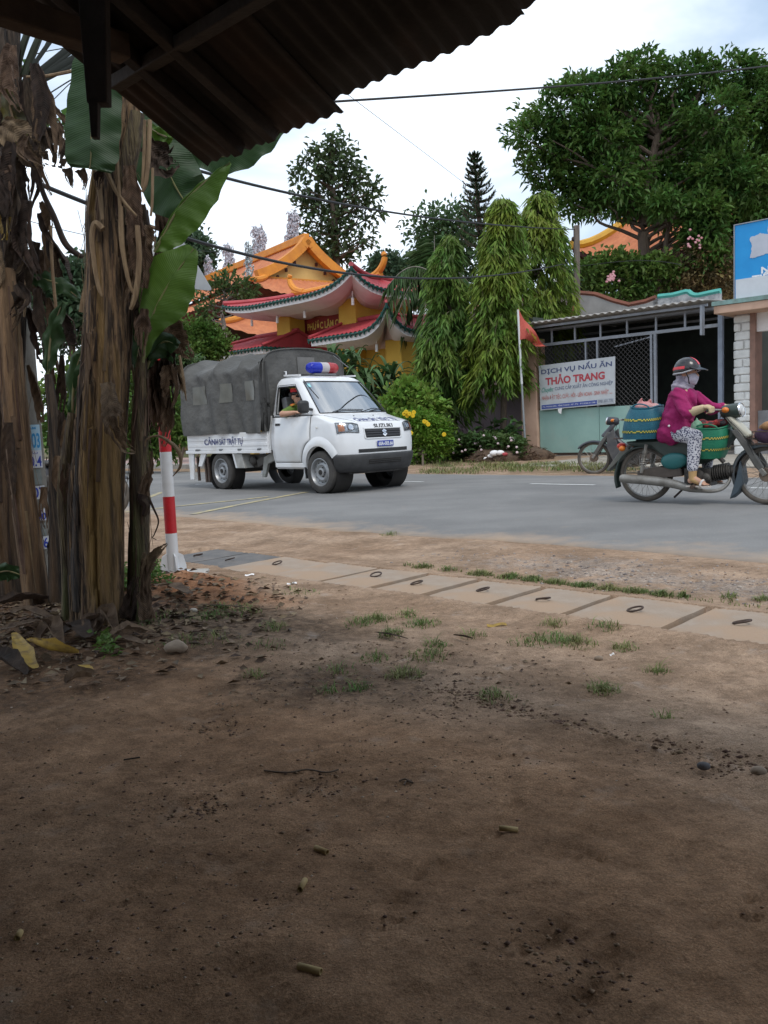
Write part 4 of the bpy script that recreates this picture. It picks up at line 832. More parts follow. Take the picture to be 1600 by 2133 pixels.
def build_hall():
    O=Vector((-3.95,48,0)); e1=Vector((.57,-.82,0)); e2=Vector((.82,.57,0))
    def F(a,b,z): v=O+e1*a+e2*b; v.z=z-.6; return v
    root=thing('temple_hall','temple hall with layered orange tile roofs and a yellow gable, far behind the gate','temple',O)
    N=44
    # upper saddle roof: two concave slopes from the ridge, running out over the skirt
    for sg in (-1,1):
        mb=MB(); us=np.arange(-14.5,.55,.075); ks=np.linspace(0,1,12)
        def fn(a,k):
            b=sg*(.02+3.0*k); z=11.95-2.45*k**.8+.35*(k**3)
            return F(a,b,z+.03*math.cos(2*PI*a/.30))
        mb.grid(fn,us,ks); ro=mb.build('roof',M_ORT,root,smooth=65)
        P=[F(.55,sg*3.1*k,11.98-2.45*k**.8+.35*k**3) for k in np.linspace(0,1.02,12)]; q=[]
        mb=MB()
        for i in range(11): mb.bar(P[i],P[i+1],.5,.42,e1)
        mb.build('barge_edge',M_ORR,ro,smooth=0)
    MB().bar(F(-14.6,0,12.1),F(.6,0,12.1),.34,.42).build('ridge',M_ORR,root,bev=.05)
    MB().prism([F(.12,-2.5,9.75),F(.12,2.5,9.75),F(.12,0,11.75)],-e1*.2).build('gable_wall',mat('gable_yellow',(.66,.46,.17),.8,(.58,.40,.14),1.2),root,smooth=0)
    MB().bar(F(.3,-2.8,9.72),F(.3,2.8,9.72),.3,.28).build('gable_cornice',M_ORR,root)
    mb=MB()
    for sg in (-1,1):
        for k in (.25,.45,.65,.85): p=F(.3,sg*2.75*k,11.5-2.2*k**.85); mb.bar(p,p+e1*.02+Vector((0,0,-.18)),.12,.12)
    mb.build('purlin_ends',M_MAROON,root)
    # skirt roofs
    for (A0,A1,B,za,zb,bi,lift) in ((-17,2.6,4.9,9.75,8.55,2.6,.75),(-19,4.6,7.6,7.7,6.0,4.2,.8)):
        mb=MB(); nn=10
        ai0,ai1=A0+(B-bi),A1-(B-bi)*.9
        rings=[]
        for i in range(nn+1):
            k=i/nn; a0=A0+(ai0-A0)*k; a1=A1+(ai1-A1)*k; b=B+(bi-B)*k; z=zb+(za-zb)*k**1.25; ring=[]
            for (p,q) in (((a0,-b),(a1,-b)),((a1,-b),(a1,b)),((a1,b),(a0,b)),((a0,b),(a0,-b))):
                L=math.hypot(q[0]-p[0],q[1]-p[1]); m_=160 if abs(q[0]-p[0])>1 else 88
                for j in range(m_):
                    u=j/m_; c=abs(2*u-1)**(9 if m_==160 else 4); ring.append(F(p[0]+(q[0]-p[0])*u,p[1]+(q[1]-p[1])*u,z+lift*c*(1-k)**1.5+.03*math.cos(2*PI*j/4)))
            rings.append(ring)
        n=len(rings[0]); mb.add([p for r_ in rings for p in r_],[(i*n+j,i*n+(j+1)%n,(i+1)*n+(j+1)%n,(i+1)*n+j) for i in range(nn) for j in range(n)])
        ro=mb.build('skirt_roof',M_ORT,root,smooth=65)
        e=rings[0]; i2=[p.lerp(F((A0+A1)/2,0,p.z-.1),.10)+Vector((0,0,-.55)) for p in e]; mb=MB(); mb.add([p-Vector((0,0,.05)) for p in e]+i2,[(j,n+j,n+(j+1)%n,(j+1)%n) for j in range(n)]); mb.build('eave_timber',M_MAROON,ro)
        for sg in (-1,1):
            P=[F(A1+(ai1-A1)*k,sg*(B+(bi-B)*k),zb+(za-zb)*k**1.25+lift*(1-k)**1.5+.1) for k in np.linspace(-.04,1,9)]; MB().tube(P,[.16]*9,8).build('hip_ridge',M_ORR,ro)
            P=[F(A0+(ai0-A0)*k,sg*(B+(bi-B)*k),zb+(za-zb)*k**1.25+lift*(1-k)**1.5+.1) for k in np.linspace(-.04,1,9)]; MB().tube(P,[.16]*9,8).build('hip_ridge',M_ORR,ro)
    mb=MB()
    def wall(a0,a1,b,z0,z1,m,nm): MB().prism([F(a0,-b,z0),F(a1,-b,z0),F(a1,b,z0),F(a0,b,z0)],(0,0,z1-z0)).build(nm,m,root,smooth=0)
    wall(-14.5,.1,2.55,7.5,9.9,M_MAROON,'attic_wall'); wall(-15,1.0,3.9,0,7.9,mat('hall_wall',(.30,.17,.05),.8,(.2,.1,.04),2),'wall')
    for i,(a,h,w) in enumerate(((-.9,2.3,1.5),(-5.2,2.5,1.9),(-9.5,2.2,1.3),(-12.8,1.8,1.2))):
        lace(MB(),F(a,0,12.2),w*.95,h*.62,190,i+3,e1,.045).build('ridge_ornament',mat('mosaic_white',(.62,.60,.63),.5,(.40,.40,.46),9),root,weld=False)
    lace(MB(),F(2.0,-4.3,9.4),.8,1.7,60,9,e1,.04).build('ridge_ornament',mat('mosaic_grey',(.50,.54,.55),.5,(.30,.36,.38),9),root,weld=False)
build_hall()
def build_pavilion():
    s0,s1=-19.9,-9.5; root=thing('temple_pavilion','far temple building with upswept yellow ridge over orange tiles, seen beneath the big tree','temple',RC(-14.7,37.5,0))
    tile_roof(RC,root,s0,s1,33.7,41.3,s0+2.2,s1-2.2,7.55,3.6,1.0,M_ORT,M_YLR,pitch=.30,rib=.035,fascia=.3,edge=False,soff=M_MAROON,fm=M_MAROON,ridge_r=.26,corner=3.5)
    sbox(MB(),s0+1.5,s1-1.5,35.2,39.8,0,7.3).build('wall',mat('pavilion_wall',(.40,.28,.12),.8,(.3,.2,.09),2),root)
    for i in range(5): 
        s=s0+1.7+i*1.75; sbox(MB(),s-.16,s+.16,35.0,35.3,0,7.2).build('column',M_MAROON,root)
build_pavilion()
# ================================================================ shop across the road
TS=18.6
def fs(px,t=TS): return ST(PT(px,800,t))[0]
def fz(px,py,t=TS): return PT(px,py,t).z
M_PEACH=mat('peach_plaster',(.58,.39,.29),.85,(.50,.32,.235),2.5,6,(.35,.7),bump=.1,col3=(.36,.23,.16),scale3=1.2,c3=(.55,.75))
M_TEAL=mat('teal_sheet',(.30,.46,.41),.6,(.25,.40,.36),2.2,6,(.35,.7),col3=(.33,.42,.37),scale3=1.3,c3=(.55,.75))
M_STEEL=mat('grey_steel',(.30,.32,.36),.5,(.24,.255,.28),5,metal=.2)
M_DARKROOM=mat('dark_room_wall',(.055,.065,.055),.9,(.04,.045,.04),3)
def frame_rect(mb,s0,s1,z0,z1,t,w=.05,d=.05):
    for a,b,c,e in ((s0,s1,z0,z0+w),(s0,s1,z1-w,z1),(s0,s0+w,z0+w,z1-w),(s1-w,s1,z0+w,z1-w)): sbox(mb,a,b,t-d/2,t+d/2,c,e)
    return mb
def build_shop():
    L=fs(1090); root=thing('eatery','low open eatery with dark interior, teal panel front and corrugated awning','shop',RC(fs(1330),TS+2,0))
    sL=fs(1122); sM=fs(1363); sP=fs(1502); sW0=fs(1541); sW1=fs(1573); zh=fz(1300,703); zt=fz(1300,668); zp=fz(1245,848)
    zb=.02; sR=sW1+3.2
    # pillar at the left end
    p=sbox(MB(),L,sL,TS-.12,TS+.34,-.1,fz(1095,708)).build('pillar',M_PEACH,root,bev=.012)
    for y0,y1 in ((712,738),(775,800)): sbox(MB(),L+.03,L+.07,TS-.14,TS-.10,fz(1095,y1),fz(1095,y0)).build('hinge',M_IRON,root)
    # panel, seams, mesh
    seam=fs(1248); g=.012
    for a,b in ((sL+.02,seam-g/2),(seam+g/2,sM-.03)): sbox(MB(),a,b,TS-.02,TS+.01,.10,zp).build('panel',M_TEAL,root,bev=.003)
    sbox(MB(),sL,sM,TS-.0,TS+.05,.04,.09).build('bottom_rail',M_IRON,root)
    mb=MB(); sp=.115; z0,z1=zp,zh-.03
    for i in range(-60,120):
        for sg in (1,-1):
            a=sL+i*sp; h=z1-z0; pa=(a,z0);pb=(a+sg*h,z1)
            def clip(p,q):
                u0,u1=0,1; d=q[0]-p[0]
                for lim,s_ in ((sL+.02,1),(sM-.03,-1)):
                    v=(lim-p[0])/d
                    if d*s_>0: u0=max(u0,v)
                    else: u1=min(u1,v)
                return (u0,u1) if u1>u0+.02 else None
            c=clip(pa,pb)
            if c: mb.cyl(RC(pa[0]+(pb[0]-pa[0])*c[0],TS+.01*sg,pa[1]+h*c[0]),RC(pa[0]+(pb[0]-pa[0])*c[1],TS+.01*sg,pa[1]+h*c[1]),.0055,n=4,cap=False)
    mb.build('wire_mesh',mat('mesh_wire',(.09,.085,.085),.6),root,weld=False)
    # steel frame
    for px,w in ((1222,.035),(1246,.045),(1358,.05),(1366,.06)):
        s=fs(px); sbox(MB(),s-w/2,s+w/2,TS-.03,TS+.03,.05 if px>1300 else zp,zh).build('post',M_STEEL,root)
    sbox(MB(),sP-.05,sP+.05,TS-.05,TS+.05,0,fz(1500,655)).build('post',mat('blue_grey_post',(.26,.30,.37),.5,(.2,.23,.29),5),root,bev=.005)
    sbox(MB(),sL,sP-.05,TS-.03,TS+.03,zh,zh+.075).build('header_beam',M_STEEL,root,bev=.004)
    sbox(MB(),sL,sP-.05,TS-.02,TS+.02,zt,zt+.045).build('top_rail',M_STEEL,root)
    for px in (1152,1200,1253,1308,1368,1428): s=fs(px); sbox(MB(),s-.02,s+.02,TS-.02,TS+.02,zh+.075,zt).build('short_bar',M_STEEL,root)
    MB().bar(RC(fs(1280),TS+.04,fz(1280,722)),RC(fs(1356),TS+.04,zh-.05),.03,.03).build('brace',M_STEEL,root)
    # awning of corrugated sheet
    za=fz(1300,655); mb=MB(); sE=fs(1487)
    def aw(s,t): return RC(s,t,za+.02+.02*math.cos(2*PI*s/.19)+(t-TS+.55)*.06)
    mb.grid(aw,np.arange(L-.15,sE+.05,.024),np.linspace(TS-.55,TS+5.2,6)); mb.build('awning',mat('cement_sheet',(.42,.40,.38),.85,(.28,.26,.24),3,6),root,smooth=70,solid=.02)
    for t in (TS-.35,TS+.6,TS+2.5): sbox(MB(),L,sE,t,t+.05,za-.10,za-.045).build('purlin',M_STEEL,root)
    # room
    t1=TS+5
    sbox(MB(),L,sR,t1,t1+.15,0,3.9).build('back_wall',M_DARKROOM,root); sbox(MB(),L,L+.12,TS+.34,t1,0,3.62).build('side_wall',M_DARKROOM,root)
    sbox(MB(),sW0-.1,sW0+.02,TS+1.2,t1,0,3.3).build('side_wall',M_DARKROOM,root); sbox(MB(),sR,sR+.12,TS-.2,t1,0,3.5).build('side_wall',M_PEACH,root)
    sbox(MB(),L,sR,TS-.0,t1,-.1,.035).build('floor',mat('shop_floor',(.30,.27,.24),.8,(.22,.2,.18),3),root)
    # brick faced white pillar
    zl=fz(1540,655); sbox(MB(),sW0+.03,sW1-.02,TS-.27,TS+.1,0,zl-.01).build('pillar',M_PLW,root)
    mb=MB(); z=.03; k=0
    while z<zl-.05:
        h=random.uniform(.135,.20); x=sW0; w=(sW1-sW0); c=random.uniform(.35,.65)*w if k%2 else None
        for a,b in (((0,w),) if c is None else ((0,c-.008),(c+.008,w))):
            j=random.uniform(-.012,.012); sbox(mb,x+a+(j if a==0 else 0),x+b,TS-.31+random.uniform(-.012,.012),TS-.255,z,z+h-.012)
        sbox(mb,x-.03+random.uniform(-.012,.012),x+.03,TS-.255,TS+.10,z,z+h-.012)
        z+=h; k+=1
    mb.build('brick_facing',mat('white_brick',(.70,.70,.68),.8,(.58,.58,.56),6,5,bump=.5),root,bev=.022)
    sbox(MB(),sW1,fs(1584),TS-.30,TS+.1,0,zl-.01).build('door_frame',mat('brown_frame',(.30,.17,.13),.7,(.22,.13,.1),5),root)
    sbox(MB(),fs(1584),sR,TS-.22,TS-.05,zl-.42,zl-.01).build('valance',M_PLW,root)
    sbox(MB(),fs(1584),sR,TS-.15,TS+.2,.03,.95).build('counter',mat('counter_grey',(.25,.25,.26),.7,(.18,.18,.19),4),root,bev=.01)
    # concrete lintel
    tl=TS-.9; s0=fs(1487,tl); zz0=fz(1500,653,tl); zz1=fz(1500,627,tl)
    sbox(MB(),s0,sR,tl,TS+.35,zz0,zz1-.09).build('lintel',M_PEACH,root,bev=.012); sbox(MB(),s0-.03,sR,tl-.03,TS+.35,zz1-.087,zz1).build('lintel_cap',mat('green_cap',(.22,.36,.34),.7,(.16,.22,.2),5),root)
    sbox(MB(),fs(1478),fs(1482),TS-.5,TS-.35,fz(1480,700),fz(1480,640)).build('rain_spout',M_STEEL,root)
    # big blue sign on the lintel: thing of its own
    t=tl+.1; a=fs(1531,t); z0=zz1+.004; z1=fz(1531,470,t); zw=fz(1533,583,t); b=a+3.2
    r=thing('shop_sign','bright blue signboard with torn white patch, standing on the peach lintel','sign',RC(a+1.6,t,z0))
    MB().add([],[]); M_BL=mat('sign_blue',(.015,.30,.68),.45,(.01,.26,.62),2); M_WS=mat('sign_white',(.60,.64,.68),.5,(.54,.57,.61),3)
    bo=sbox(MB(),a,b,t,t+.10,z0,z1).build('board',M_BL,r,bev=.004); sbox(MB(),a+.02,b-.02,t-.012,t-.002,z0+.01,zw).build('white_strip',M_WS,r)
    sbox(MB(),a-.02,a,t-.02,t+.11,z0,z1+.02).build('frame',M_STEEL,r); sbox(MB(),a-.02,b,t-.02,t+.11,z1,z1+.02).build('frame',M_STEEL,r)
    H=z1-z0; out=[]
    raw=[(.30,.80),(.42,.82),(.52,.835),(.60,.815),(.66,.81),(.63,.86),(.66,.905),(.74,.895),(.80,.84),(.95,.85),(1.2,.86),(1.6,.88),(2.2,.86),(2.6,.84),(2.62,.60),(2.1,.57),(1.5,.60),(1.0,.575),(.8,.565),(.6,.55),(.45,.53),(.34,.525),(.30,.54),(.325,.60),(.335,.70),(.31,.74)]
    P=[]
    for i in range(len(raw)):
        x0,y0=raw[i]; x1,y1=raw[(i+1)%len(raw)]
        for k in range(4): P.append(RC(a+(x0+(x1-x0)*k/4)+random.uniform(-.012,.012),t-.004,z0+H*((y0+(y1-y0)*k/4)+random.uniform(-.006,.006))))
    MB().prism(P,RC(0,-.004,0)).build('torn_patch',mat('torn_backing',(.50,.53,.60),.7,(.44,.47,.54),4),r,smooth=0)
    for txt,s_,y,h,w in (('CHUYÊN',1.05,.425,.095,None),('NHẬN ĐẶT',.52,.345,.095,None),('TIỆC CƯỚI HỎI',.34,.245,.095,None)):
        v,f=text_mesh(txt,1,.035,'LEFT'); hh=max(q[1] for q in v)-min(q[1] for q in v); k=h*H/.8
        MB().add([RC(a+s_+q[0]*k*1.35,t-.006,z0+H*y+q[1]*k) for q in v],f).build('lettering',mat('sign_letters',(.75,.78,.80),.5),r)
    # hanging menu board on the mesh
    t=TS-.13; A_,B_,C_,D_=PT(1122,762,t),PT(1281,742,t),PT(1281,841,t),PT(1126,855,t)
    r=thing('signboard','white caterer signboard with blue and red lettering hung on the wire mesh front','sign',(A_+C_)/2)
    def Q(u,v,e=0): 
        p=A_.lerp(B_,u).lerp(D_.lerp(C_,u),v); return p-RC(0,e,0)
    W=(B_-A_).length; Hh=(D_-A_).length
    MB().prism([Q(0,0),Q(1,0),Q(1,1),Q(0,1)],RC(0,.03,0)).build('board',mat('board_white',(.56,.585,.61),.5,(.48,.50,.52),3,5),r,smooth=0,bev=.004)
    MB().prism([Q(.02,.885,.003),Q(.985,.885,.003),Q(.985,.975,.003),Q(.02,.975,.003)],RC(0,-.002,0)).build('blue_strip',mat('strip_blue',(.06,.09,.32),.6),r,smooth=0)
    MB().prism([Q(.775,.87,.006),Q(.985,.87,.006),Q(.985,.975,.006),Q(.775,.975,.006)],RC(0,-.002,0)).build('pasted_strip',mat('paste',(.45,.48,.52),.7),r,smooth=0)
    def T(txt,u0,u1,v0,v1,m,bold=.03,shear=0,e=.006):
        text_on(MB(),txt,lambda x,y:Q((u0+u1)/2+x,(v0+v1)/2-y,e),bold,'CENTER',u1-u0,v1-v0,shear).build('lettering',m,r)
    Mb=mat('ink_navy',(.07,.09,.20),.7); Mr=mat('ink_red',(.46,.06,.08),.7); Mp=mat('ink_faded_red',(.52,.22,.20),.7); Mg=mat('ink_green',(.05,.28,.22),.7); Ms=mat('ink_slate',(.14,.17,.25),.7)
    T('DỊCH VỤ NẤU ĂN',.035,.965,.04,.225,Mb,.02); T('THẢO TRANG',.09,.875,.235,.455,Mr,.035); T('Chuyên:',.03,.20,.50,.635,Mg,.01,.4); T('CUNG CẤP XUẤT ĂN CÔNG NGHIỆP',.215,.975,.47,.605,Ms,.012)
    T('NHẬN ĐẶT TIỆC: CƯỚI - HỎI - LIÊN HOAN - SINH NHẬT .....',.03,.97,.66,.80,Mp,.02); T('ĐC: THẠNH SƠN - VĨNH THANH - NT - ĐN    ĐT: 01222 511 240 -',.035,.765,.905,.955,mat('ink_white',(.6,.62,.66),.7),.02,0,.008); T('0981.601.778',.79,.975,.885,.955,mat('ink_grey',(.2,.22,.27),.7),.02,0,.012)
    # torn leaflet under the board
    MB().prism([Q(.25,1.0,.02),Q(.31,.99,.02),Q(.30,1.12,.03),Q(.265,1.09,.03)],RC(0,-.002,0)).build('loose_paper',M_PLW,r,smooth=0)
build_shop()
def build_back_wall():
    t=23.9; a=fs(1206,t); b=fs(1500,t)
    r=thing('yard_wall','rendered yard wall with wavy brown and turquoise coping, rising behind the eatery roof','wall',RC((a+b)/2,t,0))
    top=[(1205,612),(1240,615),(1275,628),(1310,637),(1345,630),(1370,620),(1400,617),(1432,609),(1440,616),(1452,618),(1480,612),(1500,608)]
    Z=[(ST(PT(x,y,t))[0],PT(x,y,t).z) for x,y in top]; ss=np.linspace(a,b,60); zz=np.interp(ss,[q[0] for q in Z],[q[1] for q in Z])
    c=fs(1368,t)
    def seg(lo,hi,m,nm):
        k=[i for i in range(60) if lo-.12<=ss[i]<=hi+.12]; mb=MB(); P=[RC(ss[i],t,0) for i in k]+[RC(ss[i],t,zz[i]) for i in reversed(k)]; return mb.prism(P,RC(0,.15,0)).build(nm,m,r,smooth=0)
    seg(a,c,mat('grey_render',(.38,.36,.34),.9,(.28,.265,.25),1.5,6,(.35,.65)),'wall_panel')
    k=[i for i in range(60) if ss[i]<=c]; MB().tube([RC(ss[i],t+.05,zz[i]+.03) for i in k],.085,6).build('coping',mat('brown_coping',(.22,.08,.05),.8,(.15,.06,.04),4),r)
    seg(c,b,mat('stained_render',(.50,.50,.50),.9,(.28,.28,.29),5,6,(.4,.6)),'wall_panel')
    k=[i for i in range(60) if ss[i]>c]; MB().tube([RC(ss[i],t+.05,zz[i]+.03) for i in k],.085,6).build('coping',mat('turquoise_coping',(.10,.42,.36),.7,(.08,.34,.3),4),r)
    sbox(MB(),a-.22,a+.06,t-.08,t+.22,0,zz[0]-.03).build('brick_pier',mat('brick_red',(.30,.10,.06),.9,(.20,.07,.045),14,4),r)
build_back_wall()
def build_purple_wall():
    t=19.3; a=fs(905,t)-4; b=fs(1100,t); r=thing('compound_wall','mauve painted compound wall in the shade behind the weeping trees','wall',RC((a+b)/2,t,0))
    z=fz(1040,822,t); M=mat('mauve_paint',(.34,.27,.30),.85,(.26,.20,.225),1.3,6,(.35,.65)); sbox(MB(),a,b,t,t+.15,-.1,z).build('wall_panel',M,r); sbox(MB(),a,b,t-.04,t+.19,z+.002,z+.05).build('coping',M,r); sbox(MB(),a,b,t-.03,t-.002,.75,.81).build('ledge',M,r)
    s=fs(945,t); sbox(MB(),s-.28,s+.28,t-.06,t+.25,-.1,z+.25).build('pier',mat('grey_mauve',(.23,.19,.20),.85,(.17,.14,.15),2),r); MB().ell(RC(s,t+.1,z+.33),(.34,.34,.16)).build('pier_cap',M_ORT,r)
    sbox(MB(),fs(1100,t),fs(1100,t)+.01,t,t+3,-.1,2).build('return_wall',M,r)
build_purple_wall()
# house with a maroon roof half hidden behind the weeping trees, and the lean-to wall by the pole
def build_backhouse():
    t=26; a=fs(955,t); b=fs(1230,t)
    r=thing('old_house','plain grey pink house wall glimpsed between the weeping trees and the pole','house',RC((a+b)/2,t,0))
    sbox(MB(),a,b,t,t+4,0,fz(1180,612,t)).build('wall',mat('pinkish_render',(.36,.27,.26),.9,(.28,.22,.21),1),r)
    MB().prism([RC(a-.5,t-.6,fz(980,672,t)-.4),RC(a-.5,t+2,fz(980,630,t)+.2),RC(a-.5,t+4.6,fz(980,672,t)-.4)],RC(fs(1060,t)-a+.5,0,0)).build('roof',M_RED,r,smooth=0)
    sbox(MB(),fs(1170,t),fs(1182,t),t-.4,t-.3,fz(1176,588,t),fz(1176,582,t)).build('tube_lamp',M_PLW,r)
build_backhouse()
# ================================================================ flag, pole, wires
def build_flag():
    b=G(1096,960); b=PT(1096,960,TS-.9); b.z=0; Y=b.y
    r=thing('flagpole','thin steel flagpole leaning beside the peach pillar','flagpole',b)
    tp=at(1079,645,Y); md=at(1087,800,Y); MB().cyl(b,md,.028,.026,10).build('pole',mat('galvanised',(.32,.34,.36),.4,(.25,.27,.28),6,metal=.4),r); MB().cyl(md,tp,.03,.026,10).build('white_sleeve',mat('white_pvc',(.6,.62,.62),.5),r)
    f=thing('flag','faded red flag with a yellow star drooping from the thin pole','flag',at(1079,712,Y))
    Pts=[[(1079,642),(1092,664),(1112,690),(1126,712),(1140,722)],[(1080,662),(1094,680),(1112,702),(1124,716),(1138,722)],[(1080,685),(1096,694),(1110,708),(1122,720),(1132,722)],[(1081,708),(1094,706),(1106,712),(1116,722),(1126,723)]]
    def S(u,v):
        u=min(max(u,0),3); v=min(max(v,0),4); i=min(int(u),2); j=min(int(v),3); a=u-i;c=v-j
        p=lambda I,J:Vector((*Pts[I][J],0))
        q=p(i,j)*(1-a)*(1-c)+p(i+1,j)*a*(1-c)+p(i,j+1)*(1-a)*c+p(i+1,j+1)*a*c
        w=at(q.x,q.y,Y); w.y+=.10*math.sin(v*2.2+u*1.1)*min(1,v)-.02; return w
    MB().grid(S,np.linspace(0,3,22),np.linspace(0,4,30)).build('cloth',mat('flag_red',(.66,.15,.11),.8,(.56,.11,.085),5,trans=.3),f,smooth=80)
    star=[]
    for k in range(10): a=PI/2+k*PI/5; q=.62 if k%2==0 else .25; star.append((1.15+q*1.0*math.cos(a),2.1+q*1.3*math.sin(a)))
    c=S(1.15,2.1)-Vector((0,.03,0)); P=[S(*q)-Vector((0,.03,0)) for q in star]; MB().add([c]+P,[(0,i+1,(i+1)%10+1) for i in range(10)]).build('star',mat('flag_yellow',(.62,.42,.08),.8),f,smooth=0)
build_flag()
def build_poles():
    t=21.8; b=PT(1204,900,t); b.z=0; Y=b.y
    r=thing('utility_pole','weathered square utility pole beside the brick pier of the yard wall','utility pole',b)
    tp=at(1201,470,Y); MB().bar(b,tp,.15,.15,Vector((1,0,0))).build('pole',mat('grey_timber',(.19,.155,.13),.9,(.11,.09,.08),5,6,stretch=(4,4,.5),bump=.4),r,bev=.01)
    q=at(1194,540,Y); mb=MB(); mb.bar(at(1196,478,Y),at(1197,545,Y),.02,.02); mb.ell(at(1194,498,Y),(.05,.05,.07)); mb.build('insulator',M_IRON,r)
    return tp,Y
PTOP,PY=build_poles()
def cable(lab,px,rad,d0,d1,col=None,ends=None):
    xs=[p[0] for p in px]; P=[]
    X=np.linspace(xs[0],xs[-1],40); m=len(px)
    # quadratic fit keeps the sag smooth
    deg=min(3,m-1); c=np.polyfit(xs,[p[1] for p in px],deg)
    for x in X:
        u=(x-xs[0])/(xs[-1]-xs[0]); d=1/((1-u)/d0+u/d1); P.append(at(x,float(np.polyval(c,x)),d))
    mb=MB().tube(P,rad,6); o=mb.build('cable',M_CABLE,None); tag(o,lab,'cable')
M_CABLE=mat('black_cable',(.02,.02,.022),.6); 
cable('black cable sagging from the banana clump to the weathered pole, the upper one',((60,240),(450,365),(600,402),(800,440),(1000,465),(1198,478)),.013,5.4,PY)
cable('black cable sagging past the temple roofs to the weathered pole, the lower one',((85,385),(205,432),(390,495),(640,560),(870,578),(1196,545)),.014,5.4,PY)
cable('black cable rising across the open sky and in front of the big tree',((250,245),(650,214),(920,198),(1195,177),(1700,124)),.014,9,17)
cable('thin grey wire running steeply down the sky towards the conifer',((560,70),(705,182),(850,292),(968,382)),.006,14,30)
cable('faint thin wire in the sky gap at the left of the thick banana stem',((60,460),(190,492),(480,525)),.005,12,24)
cable('short cable leaving the weathered pole towards the far temple',((1060,560),(1130,562),(1260,548),(1420,552)),.010,PY+2,PY-2)
# ================================================================ trees and shrubs
def leafm(n,a,b,tr=.35,isl=.35,sc=.9): return mat(n,a,.55,b,sc,3,(.38,.62),trans=tr,island=isl,spec=.3)
M_BARK=mat('bark',(.14,.105,.08),.9,(.08,.06,.045),6,6,bump=.6,bscale=12,stretch=(3,3,.7)); M_BARKG=mat('grey_bark',(.26,.23,.20),.9,(.16,.14,.12),6,5,bump=.4,bscale=12)
M_BIG=leafm('mango_leaf',(.050,.120,.026),(.095,.180,.036)); M_BIG2=leafm('tall_tree_leaf',(.050,.085,.036),(.08,.12,.05)); M_ASH=leafm('weeping_leaf',(.10,.19,.034),(.22,.285,.042),.4,.4,.8); M_ASH2=leafm('weeping_leaf_dark',(.075,.16,.036),(.15,.235,.044),.4,.4,.8)
M_BG=leafm('far_leaf',(.065,.125,.055),(.10,.16,.06)); M_HEDGE=leafm('hedge_leaf',(.075,.15,.030),(.12,.19,.04)); M_LIME=leafm('lime_leaf',(.15,.27,.045),(.21,.32,.06),.4); M_FLB=leafm('flower_bush_leaf',(.11,.24,.03),(.17,.30,.045),.4)
M_FRG=leafm('frangipani_leaf',(.05,.10,.03),(.09,.14,.045)); M_PALM=leafm('palm_leaf',(.045,.10,.032),(.08,.135,.045),.3); M_STRAP=leafm('strap_leaf',(.045,.10,.036),(.085,.15,.05),.25,.3); M_PINE=leafm('pine_needle',(.030,.066,.032),(.05,.088,.042),.2)
M_LOW=leafm('ground_plant_leaf',(.05,.10,.03),(.08,.13,.035)); M_FARW=leafm('far_wood_leaf',(.055,.10,.055),(.075,.125,.065))
def limbs(mb,base,tips,r0,r1,wob=.25):
    for t in tips:
        b=Vector(base);t=Vector(t); P=[b.lerp(t,u)+Vector((random.uniform(-1,1),random.uniform(-1,1),random.uniform(-.3,.3)))*wob*(u*(1-u)*4) for u in (0,.25,.5,.75,1)]
        mb.tube(smooth_path(P,3),list(np.linspace(r0,r1,13)),7)
def tree(name,label,cat,base,lobes,m,nsp,per,L,W,trunk,spread=.12,r=.2,bark=None,up=.35,shell=(.5,1.),droop=.15,jit=.5,group=None,out=.9,extra=None,limb=True,tipn=14,fold=.25,gap=-.22):
    root=thing(name,label,cat,base,0,group)
    mb=MB(); P=smooth_path([Vector(base)+Vector((0,0,-.2))]+[Vector(q) for q in trunk],6); mb.tube(P,list(np.linspace(r,r*.45,len(P))),10)
    if limb:
        tips=[Vector(l[0])+Vector(tuple(sphere_pts(1)[0]))*l[1][0]*.5 for l in lobes]
        for i in range(tipn): l=random.choice(lobes); tips.append(Vector(l[0])+Vector(tuple(sphere_pts(1)[0]))*l[1][0]*.8)
        for t in tips:
            cand=P[len(P)//3:]; limbs(mb,min(cand,key=lambda q:(q-t).length+3*max(0,.45*math.hypot(q.x-t.x,q.y-t.y)-(t.z-q.z))),[t],r*.28,r*.06)
    mb.build('trunk',bark or M_BARK,root,weld=False)
    B,D=crown(lobes,nsp,per,spread,up,shell,out,jit,gap)
    leaf_mesh('crown',B,D,RNG.uniform(.75,1.25,len(B))*L,W,m,root,droop,fold=fold)
    if extra: extra(root)
    return root
